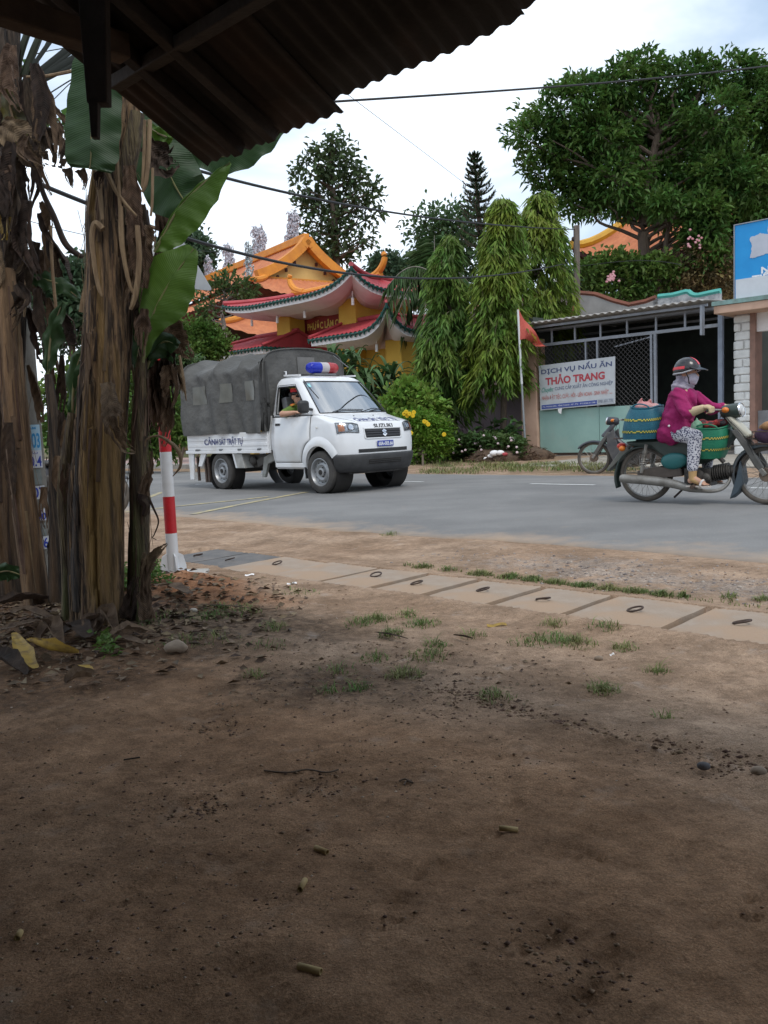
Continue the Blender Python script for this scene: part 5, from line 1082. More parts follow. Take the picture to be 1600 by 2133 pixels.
def build_trees():
    # --- the big spreading tree behind the shop
    Y=29; lobes=[lob(x,y,r,Y,.9,.62) for x,y,r in ((1112,285,52),(1165,230,58),(1225,205,58),(1205,175,28),(1290,175,58),(1330,140,40),(1385,175,60),(1450,165,50),(1520,150,52),(1590,185,62),(1650,170,70),(1700,260,90),
        (1130,350,46),(1185,310,60),(1255,285,70),(1330,250,70),(1410,260,74),(1490,250,70),(1570,280,75),(1160,400,42),(1215,385,50),(1280,370,58),(1350,360,62),(1420,370,66),(1500,365,70),(1580,390,72),(1650,350,80),
        (1195,428,32),(1245,428,30),(1300,425,30),(1360,415,30),(1470,440,44),(1530,460,52),(1600,470,60),(1500,505,34),(1560,500,40),(1640,480,60))]
    lobes+=[lob(x,y,r,Y+3.4,.6,.6) for x,y,r in ((1230,300,70),(1330,290,80),(1440,300,85),(1550,330,90),(1290,400,70),(1400,420,75),(1510,420,80))]
    b=at(1372,640,Y); b.z=0
    tree('broadleaf_tree','huge dark green spreading tree rising behind the eatery roof','tree',b,lobes,M_BIG,5600,11,.25,.095,[at(1355,640,Y),at(1345,560,Y),at(1340,470,Y),at(1350,380,Y),at(1370,280,Y)],.11,.26,up=.3,shell=(.55,1.05),droop=.22,jit=.6,tipn=36,gap=-.35)
    bb=at(1392,680,Y-.5); bb.z=0
    tree('broadleaf_tree','slender second stem under the huge tree with thin sprays of leaves','tree',bb,[lob(x,y,r,Y-1.5,.3,.6) for x,y,r in ((1385,425,26),(1465,490,30),(1480,540,26),(1470,440,34))],M_BIG,420,11,.25,.095,[at(1390,640,Y-.5),at(1384,560,Y-.5),at(1392,480,Y-.5),at(1420,430,Y-.7)],.16,.12,up=.2,droop=.2)
    # --- tall open tree behind the temple
    Y=52; lobes=[lob(x,y,r,Y,.9,.75) for x,y,r in ((688,288,15),(668,312,17),(708,312,18),(645,335,16),(690,342,20),(728,338,16),(625,362,15),(662,368,18),(745,368,18),(712,378,20),(780,402,15),(640,398,16),(755,408,20),(682,408,22),(725,425,18),(650,432,18),(616,412,10),(772,446,14),(690,452,22),(655,468,16),(735,470,16),(768,490,12),(672,498,18),(708,492,20),(640,508,14),(742,512,13),(690,528,18),(720,538,14))]
    b=at(700,700,Y); b.z=0
    tree('tall_tree','tall open crowned tree with sky gaps, behind the temple gable','tree',b,lobes,M_BIG2,430,7,.44,.22,[at(702,600,Y),at(698,480,Y),at(692,380,Y),at(690,300,Y)],.26,.3,up=.2,shell=(.35,1.1),tipn=30,gap=-.3)
    # --- conifer
    Y=33; b=at(1004,640,Y); b.z=0; root=thing('conifer','dark conifer with upcurved whorls of branches rising above the weeping trees','tree',b)
    top=at(988,322,Y); mb=MB(); mb.tube([b,at(1000,480,Y),at(993,390,Y),top],[.16,.10,.06,.015],8); B=[];D=[]; k=Y/FPX
    ys=[330,341,353,366,380,394,409,424,440,456,474,494,516]
    for i,y in enumerate(ys):
        c=at(988+ (y-322)*.085,y,Y); Lr=(7+ (y-322)*.26)*k*1.05 if y<470 else 46*k*1.05; nb=5 if i<3 else 6
        for j in range(nb):
            a=2*PI*(j+.37*i)/nb+random.uniform(-.15,.15); d=Vector((math.cos(a),math.sin(a),0)); P=[c+d*(Lr*u)+Vector((0,0,Lr*(.55*u*u-.12*u)+.05)) for u in np.linspace(0,1,9)]
            mb.tube(P,[.018]*9,4)
            for q in range(1,9):
                dirn=(P[q]-P[q-1]).normalized(); s_=Vector((-d.y,d.x,0))
                for e in range(7): B.append(tuple(P[q].lerp(P[q-1],random.random()))); v=dirn*.5+s_*random.choice((-1,1))*random.uniform(.5,1)+Vector((0,0,random.uniform(-.1,.7))); D.append(tuple(v))
    for e in range(60): B.append(tuple(top+Vector((0,0,-random.random()*.9)))); D.append((random.uniform(-1,1),random.uniform(-1,1),1.2))
    mb.build('trunk',M_BARK,root,weld=False); leaf_mesh('crown',B,D,.17,.04,M_PINE,root,.0)
    # --- weeping columnar trees
    def weep(label,base,cols,m,seed,n,L=.30,tr=None):
        root=thing('weeping_tree',label,'tree',base,0,'weeping trees by the mauve wall'); B=[];D=[]; mb=MB()
        tp=Vector(cols[0][0]); P=smooth_path([Vector(base)+Vector((0,0,-.1)),Vector(base).lerp(tp,.5)+Vector((.05,0,0)),tp],6); mb.tube(P,list(np.linspace(.10,.02,len(P))),9)
        for i in range(n//9):   # each drape: a branch that leaves the trunk, arches over and hangs as a curtain
            j=(random.random()**.85)*(len(cols)-1.001); a=int(j); f=j-a; c=Vector(cols[a][0]).lerp(Vector(cols[a+1][0]),f); r=cols[a][1]*(1-f)+cols[a+1][1]*f
            th=random.uniform(0,2*PI); R_=r*random.choice((.5,.75,.95,1.05,1.2,1.45)); o=Vector((math.cos(th),math.sin(th),0)); sd_=Vector((-o.y,o.x,0)); dr=random.uniform(.5,1.0)*min(1,.35+r*1.2); P=[c+o*(R_*math.sin(u*PI*.5))+sd_*(.12*math.sin(u*3+i))+Vector((0,0,.28*math.sin(u*PI*.9)-dr*u**2.2)) for u in np.linspace(0,1,9)]
            mb.tube(P,list(np.linspace(.014,.003,9)),4)
            for e in range(68):
                u=random.uniform(.18,1)**.8*8; q=int(min(u,7)); p=P[q].lerp(P[q+1],u-q); B.append((p.x+random.gauss(0,.055),p.y+random.gauss(0,.055),p.z+random.gauss(0,.04))); D.append((o.x*.5+random.gauss(0,.40),o.y*.5+random.gauss(0,.40),-1+random.uniform(-.1,.55)))
        mb.build('trunk',M_BARK,root,weld=False); leaf_mesh('crown',B,D,RNG.uniform(.7,1.2,len(B))*L,.055,m,root,.08,fold=.15)
    def cols(Y,q): return [(at(x,y,Y),r*Y/FPX) for x,y,r in q]
    Y=22.6; b=PT(946,925,18.2); b.z=0; weep('narrow weeping tree nearest the temple gate, tapering to one point','x' and b,cols(Y,((934,508,6),(934,530,18),(930,570,30),(932,610,34),(935,660,38),(930,710,46),(930,760,56),(926,800,50),(930,845,36))),M_ASH2,1,1500)
    Y=21.9; b=PT(1046,930,18.1); b.z=0; weep('broad weeping tree left of the flag, with a bare dark trunk foot','x' and b,cols(Y,((1048,430,6),(1050,452,22),(1046,500,34),(1044,560,40),(1050,620,46),(1046,680,52),(1038,740,50),(1034,775,46))),M_ASH,2,1900)
    Y=23.6; b=PT(1118,930,20.2); b.z=0; weep('tallest weeping tree behind the flag, yellow green, next to the weathered pole','x' and b,cols(Y,((1122,412,8),(1124,440,28),(1120,490,44),(1118,550,50),(1124,610,52),(1132,650,56),(1142,690,50),(1128,730,40),(1110,780,26))),M_ASH,3,1700)
    # --- soft far tree between temple and conifer
    Y=40; b=at(905,760,Y); b.z=0
    tree('feathery_tree','pale feathery tree beyond the temple, between gate roof and conifer','tree',b,[lob(x,y,r,Y,.6,.8) for x,y,r in ((875,470,22),(905,462,26),(940,455,30),(965,470,30),(868,500,18),(900,500,30),(940,500,36),(980,510,34),(885,535,22),(925,540,36),(970,550,40),(900,575,24),(940,590,36),(985,600,36),(890,610,20),(930,640,40),(975,640,40))],M_BG,850,7,.30,.15,[at(908,650,Y),at(915,560,Y),at(925,480,Y)],.3,.2,shell=(.4,1.05))
    # --- coconut palm behind the weeping tree
    Y=27; b=at(905,800,Y); b.z=0; root=thing('coconut_palm','coconut palm with arching fronds, half hidden over the gate roof end','palm',b); hub=at(905,575,Y); mb=MB(); mb.tube([b,at(902,690,Y),hub],[.16,.13,.11],9); B=[];D=[]; k=Y/FPX
    for i,(ex,ey,dy,arc) in enumerate(((800,650,-.8,46),(806,600,-.6,36),(830,650,-1.0,40),(845,560,.3,24),(870,520,.4,10),(905,490,0,0),(960,530,.2,16),(985,600,-.3,30),(960,660,-.9,34),(880,690,-1.2,30),(925,690,-1,28),(840,700,.3,46))):
        e=at(ex,ey,Y+dy); P=[]
        for u in np.linspace(0,1,18): P.append(hub.lerp(e,u)+Vector((0,0,arc*k*4*u*(1-u)*.8)))
        mb.tube(P,list(np.linspace(.03,.006,18)),5)
        for q in range(2,18):
            dn=(P[q]-P[q-1]).normalized(); s_=dn.cross(Vector((0,0,1))); s_=s_.normalized() if s_.length>.05 else Vector((1,0,0))
            for sg in (-1,1):
                for e_ in range(3): B.append(tuple(P[q-1].lerp(P[q],e_/3))); D.append(tuple(dn*.55+s_*sg*.8+Vector((random.gauss(0,.1),random.gauss(0,.1),-.55))))
    mb.build('trunk',M_BARKG,root,weld=False); leaf_mesh('fronds',B,D,RNG.uniform(.45,.75,len(B)),.055,M_PALM,root,.25)
    # --- clipped little frangipani left of the gate
    Y=34; b=at(470,800,Y); b.z=0
    tree('frangipani_tree','small gnarled tree with tufted flat leaf pads, left of the temple gate','tree',b,[lob(x,y,r,Y,.4,.7) for x,y,r in ((435,610,15),(455,600,18),(480,588,18),(505,592,17),(520,605,12),(440,640,14),(420,625,10),(500,620,14),(525,625,10),(478,610,14),(430,655,10))],M_FRG,150,8,.28,.12,[at(470,740,Y),at(467,680,Y),at(462,650,Y),at(470,625,Y)],.14,.12,bark=M_BARKG,up=.5,tipn=12,gap=-.05)
    # --- strap leaved clumps behind the truck
    def strap(label,base,heads,seed,n,L,nm='strap_leaf_plant'):
        root=thing(nm,label,'plant',base); rnd=random.Random(seed); mb=MB(); st=MB()
        for h in heads:
            h=Vector(h); st.tube([Vector(base).lerp(Vector((h.x,h.y,0)),.75),h],[.04,.03],6)
            for i in range(n):
                a=rnd.uniform(0,2*PI); el=rnd.uniform(-.15,1.25); l=L*rnd.uniform(.7,1.15); d=Vector((math.cos(a)*math.cos(el),math.sin(a)*math.cos(el),math.sin(el))); w=.058*rnd.uniform(.8,1.3); P=[]
                for u in np.linspace(0,1,8): P.append(h+d*(l*u)-Vector((0,0,1))*(l*.62*u**2.4*math.cos(el)+.22*l*u**3))
                s_=d.cross(Vector((0,0,1))).normalized(); vs=[]
                for j,p in enumerate(P):
                    ww=w*(.55,.75,.95,1,1,.9,.6,.02)[j]; vs+=[p+s_*ww+Vector((0,0,.012)),p-Vector((0,0,.008)),p-s_*ww+Vector((0,0,.012))]
                mb.add(vs,[(3*j,3*j+1,3*j+4,3*j+3) for j in range(7)]+[(3*j+1,3*j+2,3*j+5,3*j+4) for j in range(7)])
        st.build('stems',M_BARK,root,weld=False); mb.build('leaves',M_STRAP,root,smooth=60,weld=False)
    Y=24; b=PT(735,960,17.2); b.z=0
    strap('dense clump of strap leaves standing directly behind the truck canvas','x' and b,[at(x,y,Y+dy) for x,y,dy in ((690,755,0),(715,765,-.3),(740,760,.2),(765,780,-.2),(700,795,-.6),(735,800,-.8),(770,810,-.6),(720,830,-1),(760,840,-1),(680,790,.2),(790,800,.0))],5,19,1.15)
    b=PT(822,960,17.2); b.z=0
    strap('sparser tall strap leaf plant with arching dark blades, in front of yellow gate wall','x' and b,[at(x,y,Y+dy) for x,y,dy in ((815,790,0),(825,800,.3),(800,820,-.3),(840,830,-.2))],6,13,1.35)
    # --- lime shrub, yellow flowering bush
    Y=21.5; b=PT(838,960,15.6); b.z=0
    tree('lime_shrub','light lime green rounded shrub behind the truck bonnet','shrub',b,[lob(x,y,r,Y,.6,.8) for x,y,r in ((825,835,22),(850,818,24),(880,830,24),(815,860,18),(845,850,28),(880,858,28),(860,880,30),(905,850,18),(830,885,26),(890,890,26))],M_LIME,620,9,.17,.12,[at(846,900,Y),at(850,850,Y)],.09,.04,up=.3)
    Y=20.3
    def fl(root):
        Bc=[at(x,y,Y-.75+random.uniform(-.1,.1)) for x,y in ((846,858),(853,862),(860,866),(848,866),(888,880),(892,884),(884,878),(852,898),(856,902),(842,862),(862,859),(925,905))]
        for c in Bc:
            mb=MB()
            for i in range(7): a=i*2*PI/7; d=Vector((math.cos(a),-.5,math.sin(a))); mb.ell(c+d*.028,(.026,.015,.026),6,4)
            mb.build('flower',mat('yellow_petal',(.75,.52,.02),.6,trans=.2),root,weld=False)
    b=PT(880,950,14.5); b.z=0
    tree('flowering_bush','bright green bush dotted with yellow flowers beside the truck nose','bush',b,[lob(x,y,r,Y,.6,.85) for x,y,r in ((850,880,18),(870,875,20),(895,885,22),(915,890,18),(860,905,24),(890,910,28),(920,915,18),(855,930,20),(885,935,26),(910,935,20),(835,915,18),(840,940,20))],M_FLB,1100,9,.12,.05,[at(880,925,Y),at(880,890,Y)],.08,.03,up=.4,extra=fl)
    # --- shrubs left of the truck, hedge behind the post
    for lab,q,Y,m,t in (('low green shrub under the frangipani, left of the truck canvas',((400,690,24),(430,700,26),(395,720,22),(440,725,22),(415,740,26),(460,715,20)),30,M_HEDGE,24),
                        ('bushy green hedge shrub behind the striped post',((300,900,30),(330,905,26),(285,870,26),(350,890,24),(310,860,30),(345,850,26),(300,935,22),(340,935,22),(375,900,20),(270,920,22)),21,M_HEDGE,16),
                        ('mixed shrub with pale leaves behind the truck rear corner',((370,800,26),(390,760,26),(360,740,26),(345,790,26),(375,840,24),(330,770,30),(385,870,22),(300,800,30),(290,750,30)),26,M_BG,19),
                        ('dark shrub glimpsed between the banana stems',((170,800,40),(200,850,40),(250,800,40),(150,860,36),(230,880,40),(120,820,36),(180,920,40),(120,900,40),(260,930,30)),22,M_HEDGE,15)):
        b=at(q[0][0],940,Y); b.z=0
        tree('shrub',lab,'shrub',b,[lob(x,y,r,Y,.6,.9) for x,y,r in q],m,750,8,.17,.10,[at(q[1][0],880,Y),at(q[1][0],q[1][1],Y)],.10,.04,tipn=6)
    # --- far trees on the left and skyline trees
    for lab,q,Y in (('distant rounded tree at the left, beyond the banana stems',((150,570,26),(120,590,26),(180,560,18),(100,620,30),(165,610,34),(130,640,34),(190,610,26),(80,560,26),(60,600,30),(200,660,40),(140,690,40)),45),
                    ('distant tree crowding the left skyline behind the sign plate',((405,505,18),(415,535,22),(425,565,20),(395,555,22),(440,590,16),(405,590,24),(375,520,22),(370,570,26)),60),
                    ('small distant tree at the far end beyond the weathered pole',((1190,590,16),(1215,600,14),(1165,600,14),(1240,590,16),(1225,570,10),(1180,610,18)),62),
                    ('distant thin crown peeping over the gate ridge',((800,560,16),(830,565,14),(815,580,16),(845,590,14)),60)):
        b=at(q[0][0],800,Y); b.z=0
        tree('distant_tree',lab,'tree',b,[lob(x,y,r,Y,.5,.8) for x,y,r in q],M_FARW,900,6,.45,.26,[at(q[0][0],700,Y),at(q[0][0],q[0][1],Y)],.35,.2,tipn=8)
    # --- creepers, flowers and bare shrubs behind the yard wall
    Y=27.5
    def pink(px,py,n,s,m,nm):
        def f(root):
            for i in range(n): c=at(px+random.gauss(0,s),py+random.gauss(0,s),Y-.8); MB().ell(c,(.045,.03,.04),6,4).build(nm,m,root)
        return f
    MP=mat('pink_petal',(.62,.36,.38),.7,(.5,.2,.22),9); 
    b=at(1290,700,Y); b.z=0
    tree('garden_shrub','bright green shrub behind the yard wall under the temple eave','shrub',b,[lob(x,y,r,Y,.5,.7) for x,y,r in ((1225,560,20),(1255,550,20),(1285,545,22),(1315,550,20),(1240,590,22),(1290,580,24),(1350,560,22),(1375,545,18),(1340,600,24),(1250,620,18),(1300,620,20),(1400,570,20))],M_HEDGE,620,8,.20,.11,[at(1290,640,Y),at(1290,580,Y)],.12,.05,extra=pink(1273,576,22,6,MP,'pink_flower'))
    b=at(1470,700,Y); b.z=0
    tree('dry_shrub','brownish thin shrub behind the yard wall, left of the blue sign','shrub',b,[lob(x,y,r,Y,.5,.8) for x,y,r in ((1440,560,26),(1480,560,28),(1510,570,24),(1430,600,26),(1480,600,28),(1520,610,20),(1400,600,22),(1450,530,20),(1510,520,18))],mat('dry_shrub_leaf',(.20,.14,.055),.7,(.085,.075,.035),2,4,(.4,.6),trans=.25,island=.4),560,7,.15,.08,[at(1470,640,Y),at(1465,560,Y)],.14,.04,tipn=20,extra=pink(1448,500,14,10,MP,'pink_flower'))
    # --- low plants along the mauve wall
    def lowplants():
        B=[];D=[];Fp=[]
        for i in range(2100):
            px=random.uniform(925,1090); py=random.uniform(915,955)-8*math.sin((px-925)/165*PI); t=17.3+random.uniform(-.9,.9); p=PT(px,py,t)
            if p.z<0: p.z=random.uniform(.02,.2)
            for e in range(4): B.append((p.x+random.gauss(0,.06),p.y+random.gauss(0,.06),p.z+random.gauss(0,.05))); D.append((random.gauss(0,1),random.gauss(0,1),random.uniform(-.1,.9)))
        o=leaf_mesh('flowering_groundcover',B,D,.13,.06,M_LOW,None); stuff(o,'low dark green groundcover flecked with pink flowers at the foot of mauve wall','groundcover')
        mb=MB()
        for i in range(80): px=random.uniform(930,1085); p=PT(px,random.uniform(905,945),17.0+random.uniform(-.8,.3)); mb.ell(p,(.035,.03,.03),5,3)
        mb.build('small_flower',mat('small_pink',(.62,.42,.46),.7,(.7,.6,.6),30),o,w=False,weld=False)
    lowplants()
    for i,(px,py,h) in enumerate(((1010,935,75),(1035,930,85),(1068,930,90),(1050,940,60))):
        b=PT(px,py,17.9); b.z=.0; root=thing('shade_plant',('upright broad leaved plant, leftmost of four at the mauve wall','broad leaved plant left of the weeping trunk at the mauve wall','tall dark broad leaved plant beside the peach pillar','short broad leaved plant in front of the weeping trunk')[i],'plant',b); B=[];D=[];mb=MB(); H=h*b.y/FPX
        for e in range(6):
            a=random.uniform(0,2*PI); tp=b+Vector((math.cos(a)*.25,math.sin(a)*.25,H*random.uniform(.6,1))); mb.tube([b,tp],[.012,.006],5)
            for q in range(7): f=random.uniform(.35,1); B.append(tuple(b.lerp(tp,f))); D.append((random.gauss(0,1),random.gauss(0,1),random.uniform(-.2,.5)))
        mb.build('stems',M_BARK,root,weld=False); leaf_mesh('leaves',B,D,.32,.13,M_PALM,root,.2)
build_trees()
# ================================================================ police pickup
M_CARW=mat('white_car_paint',(.72,.73,.74),.28,(.66,.67,.68),1.2,5,(.4,.75),spec=.5,coat=.5,col3=(.58,.56,.52),scale3=2.5,c3=(.58,.8)); M_BLK=mat('black_plastic',(.018,.018,.02),.5,(.03,.03,.03),6); M_RUB=mat('tyre_rubber',(.045,.042,.040),.85,(.075,.068,.06),7,5,(.4,.7),bump=.3,bscale=50)
M_RIM=mat('steel_rim',(.36,.37,.38),.4,(.26,.265,.27),5,metal=.5); M_DARK=mat('under_dark',(.018,.016,.015),.8,(.03,.027,.024),5); M_CHAS=mat('grimy_chassis',(.10,.095,.085),.8,(.055,.05,.045),7,6); M_CHROME=mat('chrome',(.7,.7,.72),.15,metal=1)
M_CANV=mat('grey_canvas',(.088,.087,.082),.85,(.062,.061,.058),1.6,6,(.35,.68),bump=1.0,bscale=5,bdist=.05,col3=(.135,.132,.124),scale3=1.6,c3=(.52,.72))
M_NAVY=mat('navy_letters',(.03,.04,.16),.5); M_GREYIN=mat('cab_trim',(.16,.165,.17),.8,(.12,.125,.13),5)
ZL=[.33,.36,.46,.56,.68,.78,.86,.92,.955,.985,1.02,1.06,1.10,1.14]
WL=[.70,.725,.755,.775,.79,.79,.785,.78,.775,.77,.765,.76,.755,.748]
XF=[.60,.635,.665,.675,.672,.660,.640,.61,.575,.50,.40,.285,.18,.09]
DL=[.34,.36,.38,.39,.40,.40,.40,.40,.39,.37,.35,.33,.31,.29]
def prof(z): return float(np.interp(z,ZL,WL)),float(np.interp(z,ZL,XF)),float(np.interp(z,ZL,DL))
XR=-1.14; MM=2.7
def shell(p,z,w,xf,D,xr=XR):
    if p<=1: return Vector((xr+(xf-D-xr)*p,-w,z))
    if p>=2: return Vector((xf-D+(xr-xf+D)*(p-2),w,z))
    a=(p-1)*PI; c,s=math.cos(a),math.sin(a); return Vector((xf-D+D*max(s,0)**(2/MM),-w*math.copysign(abs(c)**(2/MM),c),z))
def body(p,z): return shell(p,z,*prof(z))
def body_n(p,z):
    a=body(min(p+.01,3),z)-body(max(p-.01,0),z); z1,z2=min(z+.01,1.14),max(z-.01,.33); b=body(p,z1)-body(p,z2); n=a.cross(b); return n.normalized()
def on_body(p,z,e): return body(p,z)+body_n(p,z)*e
def front_p(y,z):   # body parameter at a given y on the nose
    w,xf,D=prof(z); q=min(1,abs(y)/w); c=q**(MM/2); a=math.acos(math.copysign(c,-y)); return 1+a/PI
def nose(y,z,e=.004): return on_body(front_p(y,z),z,e)
def side_y(x,z):
    w,xf,D=prof(z); u=(x-(xf-D))/D; return w if u<=0 else w*max(0,1-min(1,u)**MM)**(1/MM)
GZ=[1.14,1.18,1.30,1.42,1.54,1.62,1.67,1.71,1.745,1.77,1.785]; GW=[.748,.742,.722,.70,.676,.660,.648,.632,.605,.55,.46]; GX=[.09,.055,-.06,-.175,-.29,-.37,-.42,-.465,-.52,-.60,-.70]; GD=[.29,.28,.26,.25,.24,.235,.23,.23,.24,.25,.25]
def gh(p,z): return shell(p,z,float(np.interp(z,GZ,GW)),float(np.interp(z,GZ,GX)),float(np.interp(z,GZ,GD)),float(np.interp(z,[1.14,1.67,1.785],[-1.14,-1.10,-1.02])))
def gh_n(p,z): a=gh(min(p+.01,3),z)-gh(max(p-.01,0),z); b=gh(p,min(z+.01,1.785))-gh(p,max(z-.01,1.14)); return a.cross(b).normalized()
def wheel(root,x,y,side,r=.292,w=.165,front=True):
    M=Matrix.Translation((x,y,r))@Matrix.Rotation(side*PI/2,4,'X')   # local +z points outwards
    h=w/2; t=MB().lathe([(.185,-h*.8),(.205,-h),(.26,-h*1.05),(.283,-h*.9),(r,-h*.62),(r+.002,-h*.2),(r-.004,-h*.18),(r-.004,-h*.1),(r+.002,-h*.08),(r+.002,h*.08),(r-.004,h*.1),(r-.004,h*.18),(r+.002,h*.2),(r,h*.62),(.283,h*.9),(.26,h*1.05),(.205,h),(.185,h*.8)],M,48).build('wheel',M_RUB,root,w=False)
    MB().lathe([(.190,h*.80),(.196,h*.98),(.186,h*1.0),(.174,h*.72),(.166,h*.35),(.150,h*.30),(.130,h*.55),(.105,h*.62),(.085,h*.50),(.062,h*.46),(.060,h*.75),(.045,h*.82),(.0,h*.82)],M,40).build('rim',M_RIM,t,w=False)
    mb=MB()
    for i in range(12): a=2*PI*i/12; mb.lathe([(.0,.0),(.0125,.0)],M@Matrix.Translation((.138*math.cos(a),.138*math.sin(a),h*.475))@Matrix.Rotation(.0,4,'X'),10)
    mb.build('rim_holes',M_DARK,t,w=False,weld=False)
    mb=MB()
    for i in range(5): a=2*PI*i/5; mb.cyl(M@Vector((.066*math.cos(a),.066*math.sin(a),h*.45)),M@Vector((.066*math.cos(a),.066*math.sin(a),h*.62)),.010,n=6)
    mb.cyl(M@Vector((0,0,h*.8)),M@Vector((0,0,h*.95)),.035,n=10); mb.build('wheel_nuts',M_DARK,t,w=False,weld=False)
    return t
def build_truck():
    f=G(682,1027,road_z(8.2)); org=f+RC(0,.64,0)+RC(-.0,0,0); org.z=road_z(8.4)
    root=thing('pickup_truck','white police pickup with grey canvas cargo cover and blue red light bar','pickup truck',org,-AR-R(2.6))
    K=dict(w=False)
    # ---- lower cab
    mb=MB(); ps=np.concatenate([np.linspace(0,1,16)[:-1],np.linspace(1,2,61)[:-1],np.linspace(2,3,16)]); zs=[]
    for a,b in zip(ZL[:-1],ZL[1:]): zs+=list(np.linspace(a,b,4)[:-1])
    zs.append(1.14); n=len(ps); mb.add([body(p,z) for z in zs for p in ps],[(i*n+j,i*n+j+1,(i+1)*n+j+1,(i+1)*n+j) for i in range(len(zs)-1) for j in range(n-1)])
    o=[tuple(range((len(zs)-1)*n,len(zs)*n)),tuple(range(n-1,-1,-1))]+[((i+1)*n,i*n,i*n+n-1,(i+1)*n+n-1) for i in range(len(zs)-1)]
    mb.f+=o; cab=mb.build('cab',M_CARW,root,smooth=50,**K)
    for sg in (-1,1):   # wheel arch cut
        c=MB().cyl((0,sg*.40,.31),(0,sg*.95,.31),.345,n=48).build('cut',M_DARK,None,w=False); c.parent=root; bpy.context.view_layer.update()
        md=cab.modifiers.new('b','BOOLEAN'); md.object=c; md.operation='DIFFERENCE'; md.solver='EXACT'; baked(cab); me=c.data; bpy.data.objects.remove(c); bpy.data.meshes.remove(me)
    cab.data.materials.clear(); cab.data.materials.append(M_CARW)
    # shelf over the cap of the lower cab (cab floor, seat level) in dark trim
    MB().prism([Vector((x,y,1.142)) for x,y in ((-1.10,-.70),(-.30,-.70),(-.02,-.40),(.03,0),(-.02,.40),(-.30,.70),(-1.10,.70))],(0,0,.004)).build('dashboard',M_GREYIN,root,smooth=0,**K)
    # ---- upper cab shell with window openings
    side=(.10,.93); wind=(1.155,1.845)
    ps=sorted(set(list(np.linspace(0,side[0],3))+list(np.linspace(side[0],side[1],14))+list(np.linspace(side[1],1,3))+list(np.linspace(1,wind[0],7))+list(np.linspace(wind[0],wind[1],33))+list(np.linspace(wind[1],2,7))+[3-q for q in list(np.linspace(0,side[0],3))+list(np.linspace(side[0],side[1],14))+list(np.linspace(side[1],1,3))]))
    ps=[float(p) for p in ps]; zs=[1.14,1.17,1.19]+list(np.linspace(1.19,1.615,10))[1:]+[1.64,1.675,1.71,1.73,1.745,1.76,1.77,1.779,1.785]; n=len(ps); F=[];GLW=[];GLS=[]
    zt_s,zt_w=1.615,1.675
    for i in range(len(zs)-1):
        for j in range(n-1):
            q=(i*n+j,i*n+j+1,(i+1)*n+j+1,(i+1)*n+j); pm=(ps[j]+ps[j+1])/2; zm=(zs[i]+zs[i+1])/2; pp=pm if pm<1.5 else 3-pm
            if wind[0]<pm<wind[1] and 1.17<zm<zt_w: GLW.append(q)
            elif side[0]<pp<side[1] and 1.19<zm<zt_s: GLS.append((q,pm)); 
            else: F.append(q)
    V_=[gh(p,z) for z in zs for p in ps]
    F.append(tuple(range((len(zs)-1)*n,len(zs)*n)))
    for i in range(len(zs)-1): F.append(((i+1)*n,i*n,i*n+n-1,(i+1)*n+n-1)) if zs[i]<1.2 or zs[i]>=1.6 else None
    mb=MB().add(V_,F); sh=mb.build('roof',M_CARW,root,smooth=45,**K); md=sh.modifiers.new('s','SOLIDIFY'); md.thickness=.028; md.offset=-1
    rb=[]
    MB().add(V_,GLW).build('windscreen',glass('windscreen_glass',(.50,.60,.62),.50,.015),root,smooth=60,**K)
    MB().add(V_,[q for q,pm in GLS if pm>1.5]).build('side_window',glass('side_glass',(.55,.62,.62),.15),root,smooth=60,**K)
    MB().box((-1.105,0,1.40),(.01,1.25,.42)).build('rear_window',glass('rear_glass',(.10,.11,.11),.1),root,**K)
    # window seals and pillars edges
    def loop(fn,pa,pb,za,zb,e,r,nm,m,parent):
        P=[fn(p,za,e) for p in np.linspace(pa,pb,16)]+[fn(pb,z,e) for z in np.linspace(za,zb,8)[1:]]+[fn(p,zb,e) for p in np.linspace(pb,pa,16)[1:]]+[fn(pa,z,e) for z in np.linspace(zb,za,8)[1:]]
        return MB().tube(P,r,6,False).build(nm,m,parent,**K)
    gf=lambda p,z,e: gh(p,z)+gh_n(p,z)*e
    loop(gf,wind[0],wind[1],1.17,1.675,.001,.010,'windscreen_seal',M_BLK,root); loop(gf,side[0],side[1],1.19,1.615,.001,.011,'window_seal',M_BLK,root)
    loop(gf,side[0]-.035,side[1]+.03,1.165,1.645,.0005,.004,'door_gap',M_DARK,root)
    mb=MB()   # black mirror triangle on the pillar foot
    P=[gf(.955,1.185,.006),gf(.74,1.185,.006),gf(.80,1.34,.006),gf(.96,1.27,.006)]; mb.prism(P,Vector((0,.012,0))).build('mirror_base',M_BLK,root,smooth=0,**K)
    mir=MB().box((-.165,-.905,1.275),(.085,.19,.19),Matrix.Rotation(R(-8),3,'Z')).build('mirror',M_BLK,root,bev=.045,**K)
    MB().bar((-.17,-.74,1.23),(-.165,-.84,1.245),.05,.035).build('mirror_arm',M_BLK,mir,**K)
    # ---- door skin
    def door_x1(z): return -.185 if z>.74 else -math.sqrt(max(0,.475**2-(z-.31)**2))
    zz=list(np.linspace(.43,1.135,26)); mb=MB(); nx=14
    mb.add([Vector((-1.105+(door_x1(z)+1.105)*u,-side_y(-1.105+(door_x1(z)+1.105)*u,z)-.006,z)) for z in zz for u in np.linspace(0,1,nx)],[(i*nx+j,i*nx+j+1,(i+1)*nx+j+1,(i+1)*nx+j) for i in range(len(zz)-1) for j in range(nx-1)])
    door=mb.build('door',M_CARW,root,smooth=60,**K); md=door.modifiers.new('s','SOLIDIFY'); md.thickness=.008; md.offset=1
